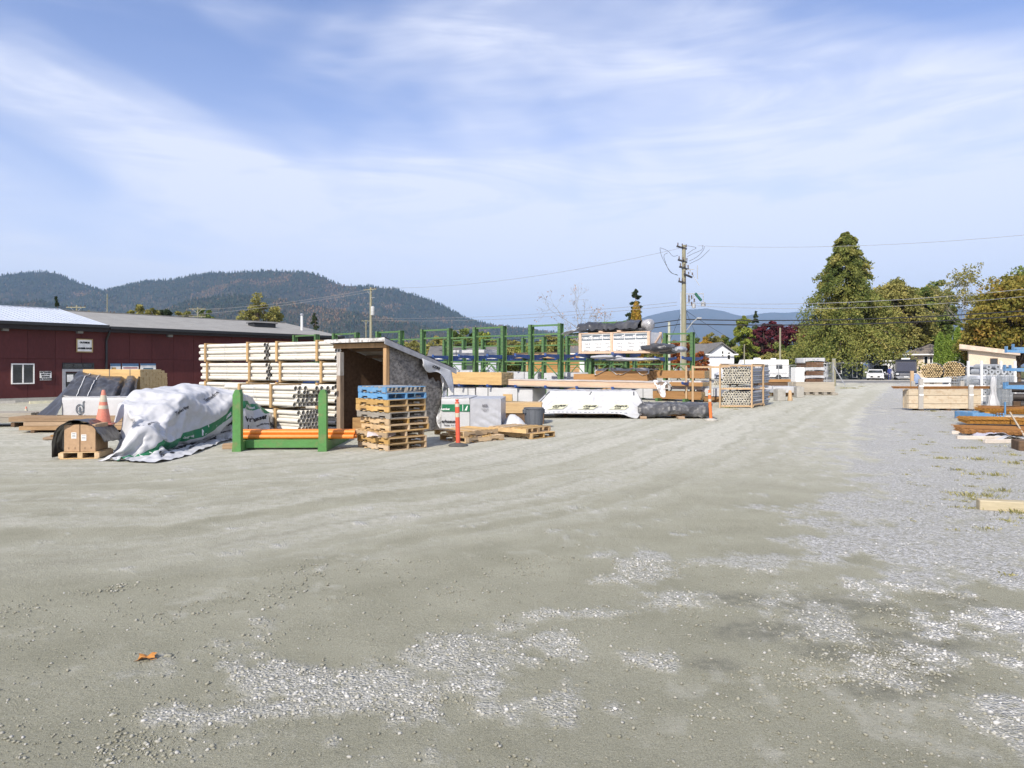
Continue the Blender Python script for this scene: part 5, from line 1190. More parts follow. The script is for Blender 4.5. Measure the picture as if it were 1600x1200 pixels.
# traffic cones
cone_m = mat('cone_orange', (0.60, 0.19, 0.13), (0.52, 0.22, 0.16), scale=4, var=0, rough=.6, bump=.08)
def cone(loc, h, label, faded=False, tilt=0.0):
    o = empty('traffic_cone', loc, .3, label, 'cone', None); o.rotation_euler = (tilt, tilt * .6, .3); s = h / .7
    MB().box(-.18 * s, -.18 * s, 0, .18 * s, .18 * s, .03 * s, b=.01).build('base', cone_m, o)
    rad_ = lambda z: (.145 - .115 * z / h * 1.0) * s
    MB().lathe([(rad_(.031), .031), (rad_(h * .97), h * .97), (.022 * s, h)], 20).build('body', cone_m, o, True)
    for a, b2 in ((.46, .56), (.66, .85)): MB().lathe([(rad_(h * a) + .003, h * a), (rad_(h * b2) + .003, h * b2)], 20, caps=(False, False)).build('reflective_band', refl, o, True)
cone((-8.47, 14.15, .60), .72, 'tall faded traffic cone standing on the covered cartons', tilt=.02)
cone((*gp(41, 656.5), .0), .46, 'small faded traffic cone behind the stacked timbers', True)

# timbers at the far left
def timber_pack(name, loc, rz, rows, L, label, m, cat='timber stack', dunnage=True, jx=.06, seed=0):
    q = random.Random(seed); o = empty(name, loc, rz, label, cat)
    for (z, y0, n, w, h, dx) in rows:
        me = MB().box(0, 0, 0, L, w - .006, h - .006, b=.005).mesh('timber', m)
        for k in range(n): link('timber', me, o, (dx + q.uniform(-jx, jx), y0 + k * w, z), (0, 0, q.uniform(-.004, .004)))
    if dunnage:
        for x in (.35, L - .5): MB().box(x - .05, -.03, 0, x + .05, rows[0][2] * rows[0][3] + .03, rows[0][0] - .003).build('bearer', dark_wood, o)
    return o
x0, y0 = gp(31, 676.5)
timber_pack('timber_stack', (x0, y0, 0), R(3), [(.07, 0, 8, .115, .115, 0), (.187, 0, 8, .115, .115, .05), (.305, .0, 6, .14, .13, -.35)], 3.0, 'low stack of brown timbers left of the covered cartons', old_timber, seed=4)
x0, y0 = gp(-66, 668)
timber_pack('timber_stack', (x0, y0, 0), R(5), [(.14, 0, 7, .14, .15, 0), (.29, 0, 7, .14, .14, .0)], 2.05, 'grey weathered beams on bearers at the far left edge', grey_timber, seed=5, jx=.03)
x0, y0 = gp(64, 688)
timber_pack('plank_pair', (x0, y0, 0), R(9), [(.012, 0, 2, .2, .06, 0), (.073, .1, 1, .2, .05, .22)], 1.6, 'short loose planks on the ground left of the carton pallet', old_timber, 'planks', False, seed=6)
# raw lumber pack, black covered front and white wrapped pack before it
def lumber_pack(name, loc, rz, L, W, H_, label, m=None, lay=.04, board=.14, z0=.0, cat='lumber pack', top=None, seed=0, group=None, endm=None, jut=.012):
    """layers of separate boards; sides and ends show every board edge"""
    q = random.Random(seed); o = empty(name, loc, rz, label, cat, group); n = max(1, round(H_ / lay)); k = max(1, round(W / board)); mb = MB(); me_ = MB()
    for i in range(n):
        if top and i >= n - len(top): kk = max(1, int(k * top[i - n + len(top)]))
        else: kk = k
        for j in range(kk):
            z = z0 + i * lay; dx = q.uniform(-jut, jut); y = j * board; xa_ = q.uniform(-jut, jut)
            mb.box(xa_, y + .0015, z, L + dx, y + board - .003, z + lay - .003)
    for t_i, f in enumerate(mb.f):
        k6 = t_i % 6; mb.m[t_i] = 1 if k6 in (3, 5) else 0
    ob = mb.build('boards', [m or fir, endm or fir_end], o); tag(ob, kind='stuff')
    return o
TH = R(-9)
ex = Vector((math.cos(TH), math.sin(TH), 0)); ey = Vector((-math.sin(TH), math.cos(TH), 0))
P0 = Vector((-11.30, 20.75, 0)); Lr = 1.95
raw = lumber_pack('lumber_pack', tuple(P0 - ex * Lr), TH, Lr, 1.27, 1.62, 'tall raw lumber pack with yellow sawn ends behind the black cover', z0=.10, lay=.0405, top=[1, 1, 1, 1, 1, .93, .93, .86], seed=1)
for x in (.4, 1.6): MB().box(x - .05, 0, 0, x + .05, 1.25, .098).build('bearer', dark_wood, raw)
for x in (.9, 1.6): MB().box(x, -.006, .1, x + .02, 0.0, 1.72).build('strap', strap_d, raw)
def crumple(u, v, seed, a):
    n1 = float(vnoise(u * 5 + seed, v * 3 + seed * 2, seed)); n2 = float(vnoise(u * 11 + v * 4 + seed, v * 7 - u * 3, seed + 5)); n3 = float(vnoise(u * 24 + 3 * v, v * 15, seed + 9))
    return a * ((abs(n1 - .5) * 2 - .4) + .5 * (abs(n2 - .5) * 2 - .4) + .22 * (n3 - .5))
def blk(u, v):
    # u along the pack, v from the top edge down to the white pack
    top = P0 - ex * (Lr + .12) + ex * (Lr + .10) * u + ey * (-.03) + Vector((0, 0, 1.66 - .13 * math.sin(min(1, u * 1.1) * math.pi * .8) - .05 * u))
    bot = Vector((-12.80, 19.42, .955)).lerp(Vector((-10.72, 19.30, .95)), u)
    p = top.lerp(bot, v) + Vector((0, -.0, .16 * math.sin(math.pi * v) * (0.55 + .3 * math.sin(5 * u))))
    p += Vector((.0, -1, .6)) * crumple(u * 1.3, v, 3, .09) * (4 * v * (1 - v) + .2)
    if u > .72: p += Vector((0, .2, -.28)) * max(0, math.sin((u - .72) / .28 * math.pi * 3)) * (.35 + .65 * v) * 0.8
    return p
bc = sheet(blk, 60, 28, 'black_cover', wrap_k, None, .004, True); tag(bc, 'black plastic cover tied over the raw lumber pack', 'cover')
def flap(u, v):
    a = P0 - ex * (Lr + .12) + Vector((0, 0, 1.66)); b2 = Vector((-12.80, 19.42, .955))
    up = (a.lerp(b2, u)); dn = Vector((-13.50, 19.35, .40)).lerp(Vector((-12.80, 19.15, .40)), u)
    p = up.lerp(dn, v); p += Vector((-1, -.3, 0)) * (crumple(u, v, 12, .08) * v - .06 * math.sin(math.pi * v)); return p
sheet(flap, 16, 20, 'side_flap', wrap_k, bc, .004)
for u in (.21, .37): MB().tube([blk(u, v / 12) + Vector((0, -.02, .02)) for v in range(13)], .012, 5).build('tie_rope', mat('white_rope', (0.7, 0.7, 0.68), scale=20, var=0), bc, True)
# white wrapped pack in front with its round tree emblem
WP = Vector((-12.75, 19.35, 0)); wpk = empty('wrapped_pack', tuple(WP), TH * .55, 'white wrapped lumber pack with a round tree emblem under the black cover', 'wrapped pack')
wl, wd, wh = 3.1, 1.1, .95
def wrapbox(L, W, z0, z1, seed, a=.015, nu=36, nv=14, sag=0.0, m=None, name='wrapping', parent=None):
    """wrapped bundle: box with rounded, slightly crumpled plastic skin"""
    mb = MB(); r = .035
    per = [(0, 0), (L, 0), (L, W), (0, W)]
    def pt(s, t):
        d = s * 2 * (L + W)
        if d < L: x, y, nx_, ny_ = d, 0, 0, -1
        elif d < L + W: x, y, nx_, ny_ = L, d - L, 1, 0
        elif d < 2 * L + W: x, y, nx_, ny_ = L - (d - L - W), W, 0, 1
        else: x, y, nx_, ny_ = 0, W - (d - 2 * L - W), -1, 0
        z = z0 + (z1 - z0) * t; k = crumple(s * 9 % 50, t * 1.5, seed, a)
        cut = .02 * max(0, (t - .93) / .07)
        return (x + nx_ * (k - cut), y + ny_ * (k - cut), z + (.0 if t < 1 else crumple(s * 12, 0, seed + 1, .01)))
    cuts = [0, L, L + W, 2 * L + W, 2 * (L + W)]; ss = []
    for k in range(4):
        m_ = max(6, int(nu * (cuts[k + 1] - cuts[k]) / (L + W)))
        for i in range(m_): ss.append((cuts[k] + (cuts[k + 1] - cuts[k]) * (i + .001) / m_) / (2 * (L + W)))
    n = len(ss)
    vs = [pt(s, j / nv) for j in range(nv + 1) for s in ss]
    fs = [(j * n + i, j * n + (i + 1) % n, (j + 1) * n + (i + 1) % n, (j + 1) * n + i) for j in range(nv) for i in range(n)]
    mb.add(vs, fs)
    k = 24; l = 8
    mb.add([(L * i / k, W * j / l, z1 + .012 + crumple(i / k * 3, j / l, seed + 2, .012) - .02 * (i in (0, k) or j in (0, l))) for j in range(l + 1) for i in range(k + 1)], [(j * (k + 1) + i, j * (k + 1) + i + 1, (j + 1) * (k + 1) + i + 1, (j + 1) * (k + 1) + i) for j in range(l) for i in range(k)])
    return mb.build(name, m or wrap_w, parent, True, angle=50)
wrapbox(wl, wd, .10, wh, 4, .012, parent=wpk)
for x in (.4, 2.6): MB().box(x - .05, .05, 0, x + .05, wd - .05, .1).build('bearer', dark_wood, wpk)
lg = MB(); ring = [(0.55 + .105 * math.cos(a), .60 + .135 * math.sin(a)) for a in [2 * math.pi * k / 28 for k in range(29)]]
lg.tube([(x, -.028, z) for x, z in ring], .013, 5); lg.tube([(.655, -.028, .52), (.655, -.028, .80), (.69, -.028, .83)], .013, 5)
lg.add([(.55, -.03, .70), (.515, -.03, .60), (.535, -.03, .60), (.505, -.03, .53), (.595, -.03, .53), (.565, -.03, .60), (.585, -.03, .60)], [(0, 1, 2, 5, 6), (2, 3, 4, 5)]); lg.box(.54, -.031, .49, .56, -.029, .53)
text_on(lg, 'Dakeryn', .16, flat(.78, -.030, .38, 1, 0, 0), .004); lg.build('emblem', print_navy, wpk)

# carton pallet
ca_ = R(10); ce = Vector((math.cos(ca_), math.sin(ca_))); cn = Vector((-ce.y, ce.x)); C0 = Vector((-8.76, 13.24))
cc = C0 + ce * .33 + cn * .34
make_pallet(tuple(cc), ca_ + R(90), 'small clean pallet under the cardboard cartons', pal_w, False, None, L=.68, W=.68, z=.003, seed=31)
card = mat('cardboard', (0.43, 0.29, 0.175), (0.38, 0.25, 0.15), scale=2, var=.06, bump=.05, rough=.9)
for k in range(2):
    o = empty('carton', (*(C0 + ce * (.055 + .283 * k) + cn * (.03 + .01 * k)), .14), ca_, ['left upright cardboard carton on the small pallet', 'right upright cardboard carton on the small pallet, its side in shade'][k], 'carton', 'cartons on the small pallet')
    MB().box(0, 0, 0, .277, .60, .53, b=.008).build('box', card, o); MB().box(.02, .28, .531, .26, .32, .534).build('tape', mat('tape', (0.5, 0.4, 0.25), rough=.3, scale=5, var=0), o)
    MB().box(.13 if k == 0 else .02, -.004, .26 if k == 0 else .215, .22 if k == 0 else .11, -.0005, .38 if k == 0 else .335).build('shipping_label', paper, o)
    tl = MB()
    for r_i in range(3): tl.box(.145 if k == 0 else .03, -.006, .29 + .03 * r_i - (.045 if k else 0), .205 if k == 0 else .10, -.0042, .30 + .03 * r_i - (.045 if k else 0))
    tl.build('label_print', strap_d, o)
    for sx_ in (.08, .19): MB().box(sx_, -.0018, .05, sx_ + .012, -.0003, .09).build('print_mark', dark_wood, o)
def ctarp(u, v):
    # from the left ground edge, over the cartons, down to the right; v runs back
    s = [(-.13, .04), (-.14, .30), (-.11, .52), (-.02, .66), (.16, .76), (.34, .78), (.50, .72), (.64, .60), (.74, .47), (.80, .33)]
    t = u * (len(s) - 1); i = min(int(t), len(s) - 2); f = t - i; x = s[i][0] * (1 - f) + s[i + 1][0] * f; z = s[i][1] * (1 - f) + s[i + 1][1] * f
    y = -.05 + .95 * v; z = z - .05 * v * (z > .2) + crumple(u * 2, v, 21, .05) * (.4 + .6 * min(1, z)); x += crumple(u, v * 1.4, 25, .03)
    p = C0 + ce * x + cn * y
    return (p.x, p.y, max(.012, z))
tag(sheet(ctarp, 40, 22, 'black_tarp', mat('tarp_black', (0.02, 0.02, 0.022), (0.034, 0.034, 0.036), scale=5, rough=.34, bump=.5, bscale=14, spec=.6, var=0), None, .006, True, 1), 'black plastic sheet arched over the cardboard cartons', 'tarp')
# draped tarp: cloth settled over the hidden goods, a coarse 62 x 33 grid of points; each row starts at its left edge
# and goes on in steps, in units of 5 mm, first x, then y, then z
TARP_X = (
    (-280,15,14,15,15,14,15,15,15,14,15,15,22,26,15,14,14,15,7,8,15,7,11,6,4,15,16,15,16,16,17,16,17),
    (-280,15,15,15,14,15,15,15,15,15,14,15,28,35,12,12,14,13,12,7,9,9,7,2,16,14,15,15,15,15,16,16,16),
    (-280,15,15,15,15,15,15,15,15,15,15,15,35,44,9,10,10,11,8,16,7,5,10,6,14,14,16,15,11,16,15,14,16),
    (-280,15,15,15,16,15,15,15,15,15,15,15,41,56,9,7,3,8,9,11,6,15,8,11,12,14,14,12,14,11,14,14,17),
    (-280,15,16,15,15,15,16,15,15,16,15,24,94,5,15,7,-1,6,13,3,10,8,13,11,12,13,9,13,13,5,17,15,16),
    (-280,15,16,15,16,15,16,15,15,16,15,25,102,6,15,9,5,5,7,5,6,11,9,12,9,11,13,4,2,16,16,16,17),
    (-280,16,15,16,15,16,15,16,16,15,16,25,107,11,14,10,6,5,10,6,5,10,6,10,9,13,-5,-2,13,16,16,18,17),
    (-280,16,15,16,16,16,15,16,16,16,15,25,108,15,16,12,6,7,9,12,7,-6,12,6,13,-2,-9,3,17,17,16,18,18),
    (-280,16,16,16,15,16,16,16,16,16,16,25,110,17,15,15,11,8,6,11,1,4,-9,12,2,-9,-1,15,17,17,17,16,17),
    (-280,16,16,16,16,16,16,16,16,16,16,26,109,17,16,17,15,10,11,8,1,-2,-6,-3,-12,-5,14,18,17,13,17,18,17),
    (-280,16,16,17,16,16,16,16,16,17,16,25,103,18,17,17,16,13,4,9,0,-13,-3,0,2,-9,15,18,17,15,14,18,18),
    (-280,16,17,16,16,17,16,16,17,16,16,105,18,17,18,17,15,10,9,7,3,-14,-14,-4,8,13,8,11,15,16,18,17,17),
    (-280,16,17,16,17,16,17,16,17,16,17,98,18,18,17,18,11,4,10,14,6,-10,-16,-10,4,13,9,14,17,17,17,18,17),
    (-280,17,16,17,16,17,17,16,17,17,16,93,18,17,18,17,9,1,10,15,9,-8,-11,-16,-2,12,14,15,18,17,18,18,17),
    (-280,17,17,16,17,17,17,16,17,17,17,86,18,18,18,15,8,2,16,3,8,5,-12,-17,-9,11,17,17,18,18,18,18,18),
    (-280,17,17,17,17,31,37,16,16,16,14,52,18,18,17,15,6,8,13,-7,11,12,-10,-16,-14,11,18,17,18,19,18,18,18),
    (-280,17,17,17,17,49,62,13,14,11,15,14,18,18,18,10,15,13,-4,-3,10,14,-8,-14,-16,10,18,18,18,19,18,19,18),
    (-280,17,17,18,17,45,56,13,10,18,19,18,12,17,18,18,13,9,-10,1,11,10,-2,-16,-17,10,18,18,19,19,18,19,18),
    (-280,17,18,17,17,42,51,12,19,19,19,18,16,16,18,19,13,-4,-8,8,2,8,1,-10,-18,7,19,18,19,19,19,19,19),
    (-224,8,10,8,17,27,30,18,20,19,19,19,17,17,18,18,9,-6,-6,9,2,0,6,-9,-19,5,19,19,19,20,19,19,19),
    (-192,5,3,4,16,20,20,20,19,20,19,19,18,18,18,17,4,-4,-7,8,3,11,-1,-17,-14,1,19,19,20,19,19,19,19),
    (-198,4,6,6,18,20,20,20,20,19,20,20,19,19,18,12,4,-9,-1,9,11,3,-11,-7,-8,-7,17,20,18,20,19,19,19),
    (-206,7,5,11,19,20,20,20,20,20,20,19,20,18,17,12,-1,-3,7,11,-1,-4,4,0,-9,-14,9,19,19,20,19,19,18),
    (-212,4,12,14,18,20,19,20,21,20,20,20,20,18,18,12,-4,5,11,-4,-4,4,6,3,-6,-13,-5,19,19,20,19,19,19),
    (-220,16,8,13,19,20,20,20,20,21,20,20,20,19,20,4,3,10,-6,-3,6,3,6,7,-5,-11,-12,16,19,19,19,19,19),
    (-214,8,10,14,18,20,20,20,21,20,21,20,20,21,19,2,7,-1,-1,5,3,3,7,5,0,-11,-15,8,20,19,19,19,19),
    (-201,-2,6,13,19,21,20,21,21,20,21,20,21,21,20,6,1,2,2,4,4,5,2,5,3,-12,-16,2,19,18,19,19,19),
    (-198,-7,2,16,20,22,21,20,21,21,21,20,21,21,20,12,6,0,4,1,4,6,1,4,2,-10,-18,-5,16,20,19,18,16),
    (-216,5,12,10,21,21,21,21,21,21,20,21,21,21,19,10,14,7,4,3,1,3,4,3,0,-9,-18,-13,11,20,18,17,12),
    (-217,11,7,9,20,21,21,21,21,21,20,21,21,21,19,12,12,15,7,5,2,1,4,0,-1,-7,-16,-17,-1,18,18,16,15),
    (-213,7,4,10,20,21,21,21,21,21,21,20,21,21,17,16,9,14,16,8,3,3,1,1,-3,-7,-12,-18,-11,17,18,19,20),
    (-212,5,6,7,20,21,21,21,21,21,20,21,21,20,19,16,9,13,16,14,7,3,2,-2,-3,-8,-9,-16,-17,16,19,18,20),
    (-211,4,5,7,19,22,20,21,21,21,20,21,20,19,20,17,10,13,16,15,14,6,-2,-4,-5,-1,-10,-16,-17,8,19,20,19),
    (-210,2,4,7,20,21,21,20,21,21,20,20,20,19,21,17,10,14,18,15,16,9,-2,-6,-4,0,-10,-14,-18,6,14,20,20),
    (-213,4,4,6,20,21,21,21,20,20,20,20,19,20,21,18,11,16,16,18,17,12,-6,-5,-4,3,-9,-16,-15,11,4,17,21),
    (-215,6,3,6,20,20,21,21,20,19,21,20,20,19,20,20,13,16,19,16,18,13,-6,-6,1,0,-10,-17,-8,7,15,10,9),
    (-218,5,5,6,19,21,21,21,20,19,21,21,21,21,19,19,16,15,19,18,18,12,-6,-5,5,-5,-11,-10,1,6,13,12,-4),
    (-222,7,4,8,19,20,21,21,19,21,21,21,21,21,22,20,18,18,14,18,19,11,-7,0,2,-4,-13,5,6,3,8,14,-6),
    (-217,2,6,4,19,20,21,21,20,21,21,21,21,21,22,20,19,18,20,17,19,8,-5,7,-1,-11,7,6,6,3,4,9,-2),
    (-223,4,5,11,16,20,20,21,21,21,21,21,22,21,21,19,20,19,20,20,19,5,6,6,-4,4,6,2,1,1,2,1,-1),
    (-232,12,12,16,13,15,16,20,22,20,22,21,22,21,20,20,20,20,21,20,21,11,4,7,2,6,0,-1,1,1,4,1,-10),
    (-222,12,15,12,15,11,12,16,21,22,21,22,21,21,21,21,20,20,21,20,22,14,6,7,4,4,4,3,2,3,0,-2,-17),
    (-210,12,13,12,13,10,8,13,20,22,21,22,21,21,21,20,20,19,20,21,21,13,0,3,4,3,4,4,5,7,3,5,-12),
    (-200,13,11,12,11,7,4,13,19,21,21,21,21,21,20,19,20,20,21,21,21,13,2,-2,2,2,3,6,3,5,8,14,-7),
    (-190,12,9,13,7,5,4,13,15,20,21,21,21,19,20,21,20,21,21,21,21,9,8,2,-2,6,3,3,4,-3,9,12,17),
    (-181,10,8,9,7,7,1,13,11,21,20,21,20,20,20,21,21,21,21,21,20,7,5,4,7,3,9,9,-2,-2,7,3,17),
    (-175,8,8,8,8,4,2,10,10,19,21,21,19,21,21,21,20,21,21,21,20,6,3,5,8,9,9,14,5,-4,5,2,-4),
    (-168,6,7,6,8,4,4,3,11,18,20,21,21,21,20,21,21,21,21,21,19,4,5,6,11,12,15,9,2,0,9,-1,-17),
    (-162,5,5,5,4,6,6,5,6,16,20,21,21,21,21,21,21,21,21,21,16,9,4,14,15,15,12,3,-2,8,-5,-4,11),
    (-157,4,4,3,5,4,5,6,6,12,22,21,21,20,21,21,21,21,22,21,18,9,12,16,15,16,12,5,2,-1,0,-2,12),
    (-154,3,4,3,5,5,7,6,5,8,20,21,21,21,20,21,21,21,21,21,17,16,14,14,16,14,16,10,5,2,2,-4,11),
    (-147,2,3,5,7,7,6,-2,-5,19,20,19,21,20,22,20,21,20,20,20,20,11,16,13,16,17,17,6,-2,1,9,12,12),
    (-132,3,0,7,5,-2,-9,-7,13,20,19,19,20,20,21,18,19,20,21,20,19,19,9,16,16,19,13,2,1,1,13,16,5),
    (-121,-1,6,-3,-6,-10,-8,7,18,19,19,18,20,18,16,19,20,20,20,20,20,18,17,14,15,19,10,1,0,2,12,18,18),
    (-135,5,2,-5,-10,-4,2,13,20,20,9,16,20,16,18,20,20,20,20,20,21,19,17,19,14,17,3,3,-2,13,15,17,21),
    (-156,13,1,-2,-7,8,2,14,20,17,9,8,18,18,19,20,20,20,21,19,21,20,20,18,18,12,0,0,9,9,19,21,20),
    (-173,6,4,9,8,0,6,17,20,13,11,9,10,17,19,20,20,21,20,20,20,20,21,20,19,8,3,2,8,14,20,21,21),
    (-197,7,10,10,7,12,15,17,16,12,9,12,9,12,19,21,20,20,21,20,21,20,20,20,20,14,1,5,5,18,21,20,21),
    (-221,11,13,14,12,10,19,17,16,13,12,8,10,16,19,21,20,20,18,21,20,20,20,20,15,16,13,0,7,20,21,20,21),
    (-240,13,13,15,12,14,19,18,18,16,13,12,12,15,20,19,21,20,17,18,20,20,21,18,19,8,14,15,7,17,21,20,21),
    (-258,14,14,16,15,14,18,19,18,18,17,13,15,17,20,20,20,18,20,16,20,18,20,20,16,6,16,15,17,17,19,21,20),
    (-277,15,15,16,16,18,18,18,19,18,18,18,18,19,20,21,20,18,17,20,21,12,20,20,16,-2,17,20,20,21,21,20,21),
)
